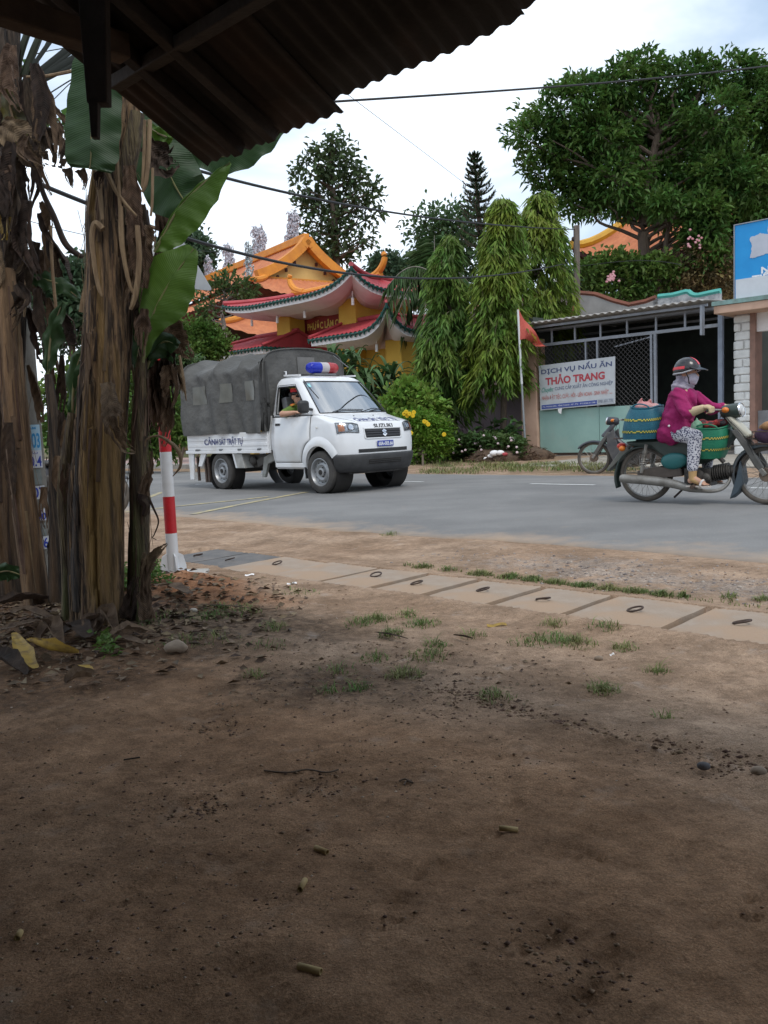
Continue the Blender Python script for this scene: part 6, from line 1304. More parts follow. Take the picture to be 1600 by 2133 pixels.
    edge=[Vector((-1.105,-side_y(-1.1,z)-.002,z)) for z in np.linspace(1.14,.43,14)]+[Vector((x,-side_y(x,.43)-.002,.43)) for x in np.linspace(-1.1,door_x1(.43),8)]+[Vector((door_x1(z),-side_y(door_x1(z),z)-.002,z)) for z in np.linspace(.43,1.14,30)]
    MB().tube(edge,.0065,5,False).build('door_gap',M_DARK,door,**K)
    MB().tube([Vector((x,-side_y(x,1.145)-.003,1.147)) for x in np.linspace(-1.10,-.15,10)],.010,6).build('waist_seal',M_BLK,door,**K)
    MB().tube([Vector((x,-side_y(x,.60)-.006,.60)) for x in np.linspace(-1.09,-.40,8)],.004,5).build('crease',mat('crease_shadow',(.45,.46,.47),.5),door,**K)
    MB().box((-.965,-.795,.985),(.115,.012,.052)).build('door_handle',M_BLK,door,bev=.01,**K); MB().ell((-1.05,-.789,.93),(.012,.006,.012),8,6).build('lock',M_CHROME,door,**K)
    sill=MB(); sill.bar((-1.12,-.735,.385),(-.36,-.735,.385),.05,.07); sill.build('sill',M_CARW,root,bev=.012,**K)
    MB().bar((-1.135,-.752,1.165),(-1.105,-.752,1.165),.01,.05).build('pillar_trim',M_BLK,root,**K)
    for sg in (-1,1):
        # flared arch lip
        mb=MB(); A_=np.linspace(R(30),R(192),44); rr=np.linspace(.345,.475,9)
        def fl(a,r):
            x=r*math.cos(a); z=.31+r*math.sin(a); u=(r-.345)/.13; y=side_y(x,max(z,.34)); return Vector((x,sg*(y+.034*(1-u**2.2)+.001),z))
        mb.grid(fl,A_,rr); mb.grid(lambda a,k:Vector((.345*math.cos(a),sg*(side_y(.345*math.cos(a),max(.31+.345*math.sin(a),.34))+.035-.10*k),.31+.345*math.sin(a))),A_,[0,1]); mb.build('arch_flare',M_CARW,root,smooth=60,**K)
        MB().lathe([(.344,-.32),(.344,0)],Matrix.Translation((0,sg*.74,.31))@Matrix.Rotation(-sg*PI/2,4,'X'),40).build('wheel_well',M_DARK,root,**K)
        MB().bar((-.36,sg*.69,.36),(-.34,sg*.69,.20),.02,.18,Vector((0,1,0))).build('mud_flap',M_BLK,root,**K)
        # headlight
        pa,pb=(1.10,1.335) if sg<0 else (1.665,1.90)
        def zlo(p): return .815+.012*math.sin((p-pa)/(pb-pa)*PI)
        def zhi(p): u=(p-pa)/(pb-pa); u=u if sg<0 else 1-u; return .955-.012*u-.05*max(0,u-.8)*2
        U=np.linspace(0,1,22); Wd=np.linspace(0,1,7)
        hl=MB().grid(lambda u,v:on_body(pa+(pb-pa)*u,zlo(pa+(pb-pa)*u)+(zhi(pa+(pb-pa)*u)-zlo(pa+(pb-pa)*u))*v,.004),U,Wd).build('headlight',mat('reflector',(.55,.56,.58),.18,(.18,.19,.2),9,3,(.42,.58),metal=.7),root,smooth=60,**K)
        i0,i1=(.10,.42) if sg<0 else (.58,.90)
        MB().grid(lambda u,v:on_body(pa+(pb-pa)*u,zlo(pa+(pb-pa)*u)+(zhi(pa+(pb-pa)*u)-zlo(pa+(pb-pa)*u))*v,.007+.008*math.sin((u-i0)/(i1-i0)*PI)*math.sin((v-.12)/.7*PI)),np.linspace(i0,i1,8),np.linspace(.12,.82,7)).build('indicator',mat('amber_lens',(.80,.22,.03),.25,(.62,.30,.14),30,2),hl,smooth=60,**K)
        c=MB(); uu=.70 if sg<0 else .30; pc=on_body(pa+(pb-pa)*uu,.885,.006); nn=body_n(pa+(pb-pa)*uu,.885); a_,b_=frame_of(nn); c.lathe([(.052,.004),(.045,.010),(.018,.004),(.0,.010)],Matrix(((a_.x,b_.x,nn.x,pc.x),(a_.y,b_.y,nn.y,pc.y),(a_.z,b_.z,nn.z,pc.z),(0,0,0,1))),20).build('lamp_bowl',M_CHROME,hl,**K)
        MB().grid(lambda u,v:on_body(pa+(pb-pa)*u,zlo(pa+(pb-pa)*u)+(zhi(pa+(pb-pa)*u)-zlo(pa+(pb-pa)*u))*v,.020),U,Wd).build('lens',glass('lamp_lens',(.92,.94,.95),.02,.02),hl,smooth=60,**K)
        P=[on_body(pa+(pb-pa)*u,zlo(pa+(pb-pa)*u),.010) for u in U]+[on_body(pb,z,.010) for z in np.linspace(zlo(pb),zhi(pb),5)]+[on_body(pa+(pb-pa)*u,zhi(pa+(pb-pa)*u),.010) for u in U[::-1]]+[on_body(pa,z,.010) for z in np.linspace(zhi(pa),zlo(pa),5)]; MB().tube(P,.006,5,False).build('lamp_seal',M_GREYIN,hl,**K)
    MB().ell((-.02,-.797,.905),(.022,.008,.012),10,6).build('side_repeater',mat('clear_repeater',(.6,.58,.52),.2),root,**K)
    # ---- nose: grille, emblem, plate, slots, bumper
    def patch(y0,y1,z0,z1,e,m,nm,par,ny=24,nz=6,taper=0): return MB().grid(lambda y,z:nose(y*(1-taper*(z1-z)/(z1-z0)),z,e),np.linspace(y0,y1,ny),np.linspace(z0,z1,nz)).build(nm,m,par,smooth=60,**K)
    gr=patch(-.37,.37,.735,.862,.004,M_BLK,'grille',root,taper=.06)
    for z in (.768,.80,.832): MB().tube([nose(y,z,.012) for y in np.linspace(-.345,.345,22)],.010,6,flat=.8).build('grille_bar',mat('grille_grey',(.045,.045,.05),.4),gr,**K)
    P=[nose(y,.866,.006) for y in np.linspace(-.385,.385,22)]+[nose(.375,z,.006) for z in np.linspace(.85,.74,4)]+[nose(y,.731,.006) for y in np.linspace(.35,-.35,22)]+[nose(-.375,z,.006) for z in np.linspace(.74,.866,4)]; MB().tube(P,.010,6,False).build('grille_surround',M_CARW,gr,**K)
    em=[(0,.052),(.050,.020),(.018,-.004),(.050,-.026),(.0,-.052),(-.050,-.022),(-.018,.002),(-.050,.024)]
    em=[(-.004,.054),(.046,.024),(.022,.006),(-.012,.026),(-.018,.020),(.05,-.020),(.004,-.054),(-.046,-.024),(-.022,-.006),(.012,-.026),(.018,-.020),(-.05,.020)]
    MB().prism([nose(y*1.0,.80+z*.95,.024) for y,z in em],Vector((.006,0,0))).build('emblem',M_CHROME,gr,smooth=0,**K)
    pl=MB(); pl.prism([Vector((.690,y,z)) for y,z in ((-.165,.615),(.165,.615),(.165,.695),(-.165,.695))],(.012,0,0)); pl=pl.build('number_plate',mat('plate_blue',(.025,.05,.30),.45),root,bev=.004,**K)
    text_on(MB(),'60A-003.66',lambda x,y:Vector((.7045,x,.655+y)),.03,'CENTER',.295,.054).build('plate_number',mat('plate_white',(.68,.70,.74),.5),pl,**K)
    patch(-.50,.50,.545,.592,.006,M_BLK,'air_slot',root)
    bp=MB(); py=list(np.linspace(1.012,1.988,46)); pz=[(.285,.0),(.30,.03),(.36,.032),(.44,.035),(.50,.032),(.522,.02),(.526,.0)]
    bp.add([body(p,max(z,.335))+Vector((body_n(p,max(z,.37)).x,body_n(p,max(z,.37)).y,0)).normalized()*e+Vector((0,0,min(0,z-.335))) for z,e in pz for p in py],[(i*46+j,i*46+j+1,(i+1)*46+j+1,(i+1)*46+j) for i in range(6) for j in range(45)])
    bp=bp.build('bumper',mat('bumper_black',(.028,.028,.03),.55,(.05,.05,.05),5),root,smooth=60,**K)
    patch(-.33,.33,.395,.455,.038,M_DARK,'bumper_intake',bp)
    for z in (.415,.436): MB().tube([nose(y,z,.041) for y in np.linspace(-.32,.32,20)],.004,5).build('intake_bar',M_BLK,bp,**K)
    MB().prism([Vector((x,y,.26)) for x,y in ((-.3,-.62),(.48,-.60),(.60,-.3),(.60,.3),(.48,.60),(-.3,.62))],(0,0,.12)).build('under_tray',M_DARK,root,smooth=0,**K)
    text_on(MB(),'SUZUKI',lambda x,y:nose(x+.02,.898+y,.006),.022,'CENTER',.39,.056).build('nose_lettering',mat('nose_black',(.02,.02,.022),.4),root,**K)
    text_on(MB(),'CẢNH SÁT TRẬT TỰ',lambda x,y:nose(x+.02,1.012+y*.62,.005),.03,'CENTER',.84,.155).build('bonnet_lettering',M_NAVY,root,**K)
    P=[nose(y,z,.002) for y,z in zip(np.linspace(-.66,-.45,12),np.linspace(1.13,.975,12))]; MB().tube(P,.003,5).build('bonnet_gap',M_GREYIN,root,**K)
    MB().tube([nose(y,.975-.03*abs(y),.002) for y in np.linspace(-.45,.45,20)],.003,5).build('bonnet_gap',M_GREYIN,root,**K)
    for y in (-.22,.18): MB().ell(nose(y,1.10,.006),(.012,.012,.008),8,6).build('washer_jet',M_BLK,root,**K)
    for a,b in (((1.30,1.175),(1.52,1.20)),((1.56,1.175),(1.76,1.20))):
        w_=MB().tube([gf(a[0]+(b[0]-a[0])*u,a[1]+(b[1]-a[1])*u+.02*math.sin(u*PI),.014) for u in np.linspace(0,1,9)],.007,6).build('wiper',M_BLK,root,**K)
    MB().grid(lambda p,z:gf(p,z,.003),np.linspace(1.18,1.23,5),np.linspace(1.585,1.64,4)).build('sticker',mat('teal_sticker',(.10,.50,.55),.5,(.5,.65,.66),40,2),root,**K)
    # ---- cab inside
    for y in (-.37,.37):
        s_=MB(); s_.box((-1.0,y,1.24),(.12,.46,.44),Matrix.Rotation(R(-10),3,'Y')); s_.ell((-1.04,y,1.50),(.04,.12,.07),12,8); s_.build('seat',M_GREYIN,root,bev=.03,**K)
    sw=Matrix.Translation((-.42,.37,1.14))@Matrix.Rotation(R(-52),4,'Y'); MB().tube([sw@Vector((.18*math.cos(a),.18*math.sin(a),0)) for a in np.linspace(0,2*PI,25)],.014,7).build('steering_wheel',M_BLK,root,**K)
    # ---- light bar
    lb=MB().box((-.76,0,1.805),(.16,.44,.03)).build('light_bar',M_GREYIN,root,bev=.008,**K)
    def lens(y0,y1,m,nm):
        P=[];r_=[]
        for u in np.linspace(0,1,13):
            y=y0+(y1-y0)*u; P.append(Vector((-.76,y,1.905))); r_.append(.098*math.sqrt(max(.02,1-(abs(y)/.312)**8)))
        MB().tube(P,r_,18,flat=.86).build(nm,m,lb,**K)
    lens(-.31,-.07,mat('blue_lens',(.02,.035,.42),.12,(.03,.06,.55),9,3,trans=.3),'blue_lens'); lens(-.068,.08,mat('clear_lens',(.55,.54,.56),.15,(.66,.6,.6),7,trans=.3),'clear_lens'); lens(.082,.31,mat('red_lens',(.42,.03,.045),.12,(.55,.10,.10),9,3,trans=.3),'red_lens')
    for y in (-.17,.17): MB().box((-.76,y,1.795),(.05,.05,.06)).build('bar_foot',M_BLK,lb,**K)
    mb=MB()
    for y0 in (-.58,.58): mb.bar((-1.0,y0,1.80),(-.62,y0*.98,1.785),.03,.025)
    mb.tube([(-1.02,-.56,1.79),(-1.02,-.56,1.86),(-.98,-.56,1.86),(-.98,-.56,1.79)],.012,6); mb.build('roof_rail',M_CARW,root,weld=False,**K)
    MB().tube(smooth_path([gf(1.17,1.70,.01),gf(1.19,1.60,.008),gf(1.24,1.40,.006)],4),.004,5).build('aerial_lead',M_BLK,root,**K)
    # ---- cargo bed
    x0,x1=-3.34,-1.22; hb=.79; zb0,zb1=.62,.885
    for sg in (-1,1):
        bd=MB(); bd.box(((x0+x1)/2,sg*hb,(zb0+zb1)/2),(x1-x0,.03,zb1-zb0)); bd=bd.build('side_board',M_CARW,root,bev=.006,**K)
        for z in (.70,.79): MB().box(((x0+x1)/2,sg*(hb+.018),z),(x1-x0-.06,.012,.045)).build('pressed_rib',M_CARW,bd,bev=.005,**K)
        MB().box(((x0+x1)/2,sg*(hb+.005),.593),(x1-x0+.06,.06,.05)).build('bed_rail',M_CARW,root,bev=.006,**K)
        for x in (-1.45,-2.0,-2.55,-3.1): MB().box((x,sg*(hb+.028),.625),(.09,.02,.03)).build('hinge',M_GREYIN,bd,bev=.004,**K)
        for xa,xb,za,nm in ((-3.30,-3.30,.14,'rear_post'),(-2.22,-2.14,.34,'guard_leg'),(-3.02,-3.10,.36,'guard_leg')):
            MB().prism([Vector((xa-.05,sg*hb,.57)),Vector((xa+.07,sg*hb,.57)),Vector((xb+.04,sg*hb,za)),Vector((xb-.04,sg*hb,za))],(0,-sg*.03,0)).build(nm,M_CARW,root,smooth=0,bev=.004,**K)
        MB().prism([Vector((-2.20,sg*.62,.56)),Vector((-1.98,sg*.62,.56)),Vector((-1.90,sg*.62,.34)),Vector((-2.12,sg*.62,.34))],(0,sg*.18,0)).build('mud_guard',mat('grimy_white',(.42,.42,.40),.6,(.28,.27,.25),5),root,smooth=0,bev=.006,**K)
        MB().lathe([(.36,-.2),(.36,.0)],Matrix.Translation((-2.625,sg*.74,.30))@Matrix.Rotation(-sg*PI/2,4,'X'),36).build('wheel_well',M_DARK,root,**K)
    text_on(MB(),'CẢNH SÁT TRẬT TỰ',lambda x,y:Vector((-2.42+x,-hb-.0265,.755+y)),.02,'CENTER',1.05,.155).build('board_lettering',M_NAVY,root,**K)
    MB().box(((x0+x1)/2,0,.60),(x1-x0,1.5,.03)).build('bed_floor',M_CHAS,root,**K); MB().box((x0,0,.75),(.03,1.55,.27)).build('tail_board',M_CARW,root,bev=.006,**K); MB().box((x1,0,.86),(.03,1.55,.5)).build('front_board',M_CARW,root,bev=.006,**K)
    for y in (-.38,.38): MB().box((-1.75,y,.45),(3.1,.06,.11)).build('chassis_rail',M_CHAS,root,**K)
    MB().bar((-2.625,-.66,.292),(-2.625,.66,.292),.09,.09).build('rear_axle',M_CHAS,root,**K)
    mb=MB(); mb.box((-1.75,-.5,.44),(.42,.22,.2)); mb.box((-1.55,.2,.42),(.5,.4,.2)); mb.ell((-1.85,-.66,.45),(.09,.05,.07),12,8); mb.bar((-1.22,-.63,.56),(-1.75,-.63,.40),.06,.12); mb.build('underfloor_gear',M_CHAS,root,weld=False,bev=.01,**K)
    MB().prism([Vector((-1.20,-.70,.60)),Vector((-1.50,-.70,.50)),Vector((-1.58,-.70,.20)),Vector((-1.50,-.70,.20)),Vector((-1.40,-.70,.40)),Vector((-1.20,-.70,.46))],(0,.05,0)).build('bracket',mat('bracket_grey',(.30,.30,.28),.7,(.2,.2,.18),6),root,smooth=0,bev=.006,**K)
    for x,z0 in ((-3.22,.12),(-3.05,.10),(-2.98,.10)): MB().bar((x,-.72,.52),(x+.01,-.72,z0),.035,.03).build('hanging_latch',M_IRON,root,**K)
    for x,fr in ((0,True),(-2.625,False)):
        for sg in (-1,1): wheel(root,x,sg*.70,-sg,front=fr)
    # ---- canvas cover on hoops
    hoops=[-1.23,-1.93,-2.63,-3.36]; prof_=[(-.845,.865),(-.85,1.0),(-.845,1.3),(-.84,1.6),(-.835,1.78),(-.815,1.90),(-.75,1.99),(-.64,2.045),(-.45,2.08),(-.2,2.10),(0,2.105)]
    prof_=[Vector((0,a,b)) for a,b in prof_]; prof_=smooth_path(prof_,4); prof_=[p for p in prof_]+[Vector((0,-p.y,p.z)) for p in reversed(prof_[:-1])]; n=len(prof_); xs=np.linspace(hoops[0],hoops[-1],76); mb=MB(); vs=[]
    def sag(x):
        k=(hoops[0]-x)/.71; f=k-math.floor(k); return 4*f*(1-f)
    for x in xs:
        for j,p in enumerate(prof_):
            top=max(0,min(1,(p.z-1.68)/.33)); low=1-min(1,max(0,(p.z-.9)/.5)); sgn=-1 if p.y<0 else 1; s_=sag(x)
            dy=.030*s_*min(1,(p.z-.86)/.5)*(1-top)-.11*float(fbm(x*2.6+p.z*1.3,p.z*1.1+sgn*7,3))-.020*math.sin(x*16+p.z*3.0+3.2*float(vnoise(x*2,p.z*2)))*(.35+low)-.03*low*float(vnoise(x*5,3))
            dz=-.15*top*s_*(.5+.5*(abs(p.y)/.8))+.08*top*float(fbm(x*3,p.y*3,3))
            if j in (0,n-1): dz+=.02*float(vnoise(x*4,9))
            vs.append(Vector((x,p.y-sgn*dy*1.0,p.z+dz-.02*(x+1.23)*-.0)))
    mb.add(vs,[(i*n+j,i*n+j+1,(i+1)*n+j+1,(i+1)*n+j) for i in range(len(xs)-1) for j in range(n-1)])
    cv=mb.build('canvas_cover',M_CANV,root,smooth=75,**K)
    # front sheet, with a rolled seam round its edge
    def ff(u,v):
        p=prof_[int(round(u*(n-1)))]; q=Vector((0,0,1.35)); r_=q.lerp(p,v); return Vector((-1.215+.018*float(fbm(r_.y*3,r_.z*3,3)),r_.y,max(.87,r_.z)))
    MB().grid(ff,np.linspace(0,1,n),np.linspace(0,1,14)).build('front_sheet',M_CANV,cv,smooth=75,**K); MB().prism([Vector((-3.35,p.y,p.z)) for p in prof_[::3]],(-.01,0,0)).build('rear_sheet',M_CANV,cv,smooth=0,**K)
    MB().tube([Vector((-1.212,p.y*1.004,p.z+.004)) for p in prof_],.012,6).build('rolled_seam',M_CANV,cv,**K)
    # bunched canvas hanging behind the cab corner
    mb=MB()
    for i in range(6):
        y=-.845+.012*i; x=-1.24+.018*i; mb.tube(smooth_path([Vector((x-.05,y,1.9)),Vector((x-.02+.02*random.uniform(-1,1),y-.02,1.6)),Vector((x+.03*random.uniform(-1,1),y-.035,1.3)),Vector((x-.02+.03*random.uniform(-1,1),y-.03,1.05)),Vector((x-.06,y-.01,.90))],4),[.012+.016*math.sin(u*PI) for u in np.linspace(0,1,17)],7)
    mb.build('bunched_canvas',mat('dark_canvas',(.05,.05,.048),.85,(.035,.035,.034),5,bump=.4,bscale=20),cv,**K)
    M_PLA=mat('cloudy_plastic',(.085,.083,.067),.35,(.112,.108,.088),7,4); M_PLA2=mat('faded_patch',(.16,.157,.15),.6,(.13,.127,.12),5)
    for i,x in enumerate((-3.00,-2.30,-1.60)):
        pn=MB(); w_,h_=.30,.29; z=1.50+.0*i
        def fn(u,v):
            xx=x-w_/2+w_*u; zz=z-h_/2+h_*v; s_=sag(xx); yy=-.843-.004; dy=.030*s_*min(1,(zz-.86)/.5)-.11*float(fbm(xx*2.6+zz*1.3,zz*1.1-7,3))-.020*math.sin(xx*16+zz*3.0+3.2*float(vnoise(xx*2,zz*2)))*(.35)
            return Vector((xx,yy+dy-.004,zz))
        pn.grid(fn,np.linspace(0,1,8),np.linspace(0,1,8)); pn.build('cover_window',M_PLA,cv,smooth=75,**K)
    MB().grid(lambda u,v:Vector((-1.200,-.15+.36*u,1.72+.26*v)),[0,.5,1],[0,.5,1]).build('front_patch',M_PLA2,cv,**K)
    MB().tube([(-1.20,.62,2.02),(-.7,.50,1.80)],.008,5).build('guy_rope',M_GREYIN,cv,**K)
    # settle the cab: lower waist and roof line
    def settle(o):
        for c in o.children:
            if c.name.split('.')[0] in ('canvas_cover','side_board','front_board'): continue
            if c.type=='MESH' and not c.data.get('set'):
                c.data['set']=1
                wn=c.name.split('.')[0] in ('wheel','rim','wheel_nuts','rim_holes'); wx=-2.625 if wn and c.data.vertices[0].co.x<-1.5 else 0; wy=math.copysign(.70,c.data.vertices[0].co.y)
                for v in c.data.vertices:
                    if wn: v.co.x-=wx*.07; v.co.y-=wy*.07
                    if v.co.x>.35 and c.name.split('.')[0] not in ('wheel','rim','wheel_nuts','rim_holes'): v.co.x=.35+(v.co.x-.35)*.76
                    if v.co.x>-1.195 and v.co.z>.955: v.co.z=float(np.interp(v.co.z,[.955,1.14,1.785,3],[.955,1.075,1.665,2.88]))
            settle(c)
    settle(root)
    def slim(o):
        for c in o.children:
            if c.type=='MESH' and c.name.split('.')[0] not in ('wheel','rim','wheel_nuts','rim_holes') and not c.data.get('slim'):
                c.data['slim']=1
                for v in c.data.vertices: v.co.x=v.co.x*.93-max(0,-2.70-v.co.x)*.42; v.co.y*=.93
            slim(c)
    slim(root)
    bpy.context.view_layer.update()
    return root
TRUCK=build_truck()
# ================================================================ officer at the cab window
M_SKIN=mat('skin',(.50,.29,.20),.55,(.44,.24,.16),9,trans=0); 
def head_pieces(c,fw,up,s=1.):
    # c: centre of skull; fw: facing; a head 0.23 tall with nose, chin, ears
    c=Vector(c); fw=Vector(fw).normalized(); up=Vector(up).normalized(); sd=up.cross(fw)
    Mx=Matrix((fw,sd,up)).transposed(); q=lambda f,a,u:c+(fw*f+sd*a+up*u)*s
    return [('e',q(-.008,0,.02),(.098*s,.078*s,.105*s),Mx),('e',q(.025,0,-.045),(.070*s,.062*s,.080*s),Mx),('e',q(.075,0,-.085),(.026*s,.03*s,.024*s),Mx),('c',q(.085,0,.005),.010*s,q(.108,0,-.028),.016*s),('e',q(.090,0,-.062),(.012*s,.026*s,.012*s),Mx),
            ('e',q(-.005,.078,-.01),(.022*s,.010*s,.034*s),Mx),('e',q(-.005,-.078,-.01),(.022*s,.010*s,.034*s),Mx),('e',q(.078,0,.028),(.016*s,.05*s,.012*s),Mx)]
def build_officer():
    Mw=TRUCK.matrix_world; P=lambda x,y,z:Mw@Vector((x*.93,y*.93,z)); fw=(Mw.to_3x3()@Vector((1,-.30,-.06))).normalized(); up=Vector((0,0,1))
    r=thing('person','officer in green uniform and red banded cap leaning an elbow out of the truck window','person',P(-.78,-.42,1.15))
    hd=P(-.80,-.50,1.37); sh=P(-.82,-.62,1.17); el=P(-.76,-.845,1.12); wr=P(-.53,-.80,1.13); sl=P(-.84,-.22,1.17); ell=P(-.58,-.16,1.02); wl=P(-.36,-.25,1.2)
    pcs=head_pieces(hd,fw,up)+[('c',P(-.83,-.45,1.24),.055,hd-Vector((0,0,.06)),.052),('c',P(-.88,-.42,.95),.15,P(-.86,-.42,1.12),.16),('c',sh,.058,el,.046),('c',el,.046,wr,.032),('c',sl,.055,ell,.045),('c',ell,.042,wl,.03),('e',P(-.49,-.79,1.135),(.05,.04,.022)),('c',P(-0.480,-0.800,1.135),.011,P(-0.400,-0.800,1.120),.009),('c',P(-0.480,-0.785,1.135),.011,P(-0.395,-0.780,1.120),.009),('c',P(-0.480,-0.770,1.135),.011,P(-0.395,-0.760,1.120),.009),('c',P(-0.480,-0.755,1.135),.010,P(-0.405,-0.740,1.120),.008),('c',P(-0.510,-0.760,1.140),.012,P(-0.450,-0.730,1.145),.009),
        ('c',P(-.80,-.50,1.0),.085,P(-.45,-.50,1.0),.07),('c',P(-.80,-.34,1.0),.085,P(-.45,-.34,1.0),.07)]
    fused('body',pcs,.008,M_SKIN,r)
    fused('uniform_shirt',[('c',P(-.88,-.42,.95),.165,P(-.86,-.42,1.13),.172),('c',sh,.075,sh.lerp(el,.72),.062),('c',sl,.072,sl.lerp(ell,.7),.06),('c',P(-.83,-.54,1.20),.06,P(-.83,-.33,1.20),.06)],.010,mat('uniform_green',(.12,.20,.035),.8,(.09,.155,.03),6),r)
    sd=up.cross(fw)
    MB().prism([P(-0.800,-0.660,1.240),P(-0.740,-0.660,1.230),P(-0.740,-0.600,1.250),P(-0.800,-0.600,1.260)],(0,0,.012)).build('shoulder_tab',mat('red_tab',(.55,.05,.02),.7,(.55,.3,.04),20),r)
    for q in (.025,-.025): MB().prism([P(-.735,-.48+q*2,1.25),P(-.69,-.48+q*2.6,1.225),P(-.70,-.48+q*4,1.205),P(-.75,-.48+q*3.2,1.235)],fw*.006).build('collar_tab',mat('red_tab_collar',(.55,.04,.03),.7),r)
    cap=hd+up*.075; Mx=Matrix((fw,sd,up)).transposed().to_4x4(); T=Matrix.Translation(cap)@Mx
    c=MB().lathe([(.100,-.012),(.102,.04)],T,24).build('cap_band',mat('cap_red',(.55,.025,.03),.7),r); MB().lathe([(.103,.038),(.128,.062),(.128,.078),(.09,.092),(0,.096)],T@Matrix.Rotation(R(-8),4,'Y'),24).build('cap_top',mat('cap_green',(.07,.12,.03),.8),r)
    MB().lathe([(.1025,.036),(.1045,.042),(.1025,.048)],T,24).build('cap_piping',mat('cap_orange',(.65,.20,.04),.7),r); MB().grid(lambda a,k:T@Vector(((.100+.065*k*math.cos(a*.9))*math.cos(a),(.100+.02*k)*math.sin(a),-.008-.028*k)),np.linspace(-1.15,1.15,14),[0,.5,1]).build('cap_visor',M_BLK,r,smooth=80,solid=.004)
    MB().ell(T@Vector((.105,0,.03)),(.012,.02,.02),8,6).build('cap_badge',mat('badge_gold',(.7,.5,.1),.4),r)
    hair=MB().lathe([(.088,-.055),(.099,-.03),(.100,-.005)],T@Matrix.Translation((-.012,0,0)),20); hair.build('hair',mat('black_hair',(.012,.01,.01),.6),r)
    q=lambda f,a,u:hd+fw*f+sd*a+up*u
    MB().bar(q(.094,-.062,.005),q(.094,.062,.005),.006,.026,up).build('sunglasses',M_BLK,r)
build_officer()
# ================================================================ motorcycles
def pl2(*q): return [Vector((a,0,b)) for a,b in q]
M_TY=mat('dusty_tyre',(.085,.075,.065),.9,(.15,.125,.10),8,5,(.4,.7)); M_SPK=mat('spoke_steel',(.35,.33,.30),.4,metal=.6); M_SILV=mat('worn_silver',(.30,.285,.26),.42,(.18,.165,.145),7,5,metal=.35); M_ENG=mat('oily_engine',(.085,.078,.07),.6,(.035,.03,.027),14,5,metal=.3)
M_SEAT=mat('black_vinyl',(.02,.02,.022),.45,(.035,.035,.035),8); M_ORL=mat('amber_lamp',(.62,.17,.02),.25); M_REDL=mat('red_lamp',(.55,.04,.02),.3); M_LENS=mat('lamp_face',(.62,.62,.60),.15,(.35,.36,.36),25,2)
def bwheel(root,x,r=.283,front=False):
    M=Matrix.Translation((x,0,r))@Matrix.Rotation(PI/2,4,'X')
    t=MB().lathe([(r-.028+.028*math.cos(a),.031*math.sin(a)) for a in np.linspace(0,2*PI,17)[:-1]],M,56,True).build('wheel',M_TY,root,w=False,smooth=80)
    MB().lathe([(r-.050,-.020),(r-.060,0),(r-.050,.020),(r-.042,.018),(r-.048,0),(r-.042,-.018)],M,48,True).build('rim',M_SILV,t,w=False,smooth=60)
    MB().lathe([(0,-.055),(.062,-.055),(.066,-.04),(.066,.04),(.062,.055),(0,.055)],M,24).build('hub',M_SILV if not front else mat('rusty_hub',(.20,.14,.10),.6,(.12,.09,.07),9),t,w=False)
    mb=MB()
    for i in range(36):
        a=2*PI*i/36; b=a+(.55 if i%2 else -.55); z=.035*(1 if (i//2)%2 else -1); mb.cyl(M@Vector((.06*math.cos(b),.06*math.sin(b),z)),M@Vector(((r-.055)*math.cos(a),(r-.055)*math.sin(a),0)),.0018,n=4,cap=False)
    mb.build('spokes',M_SPK,t,w=False,weld=False); return t
def fender(root,x,r,a0,a1,w,m,nm,flare=0):
    def fn(a,q):
        k=(a-a0)/(a1-a0); rr=r+.012*(1-(q*q))-.028*abs(q)**4+flare*max(0,k-.8)*.3; return Vector((x+rr*math.cos(a),q*w*.5*(1-.35*max(0,k-.85)/.15),.283+rr*math.sin(a)))
    o=MB().grid(fn,np.linspace(a0,a1,34),np.linspace(-1,1,9)).build(nm,m,root,w=False,smooth=80); md=o.modifiers.new('s','SOLIDIFY'); md.thickness=.004; return o
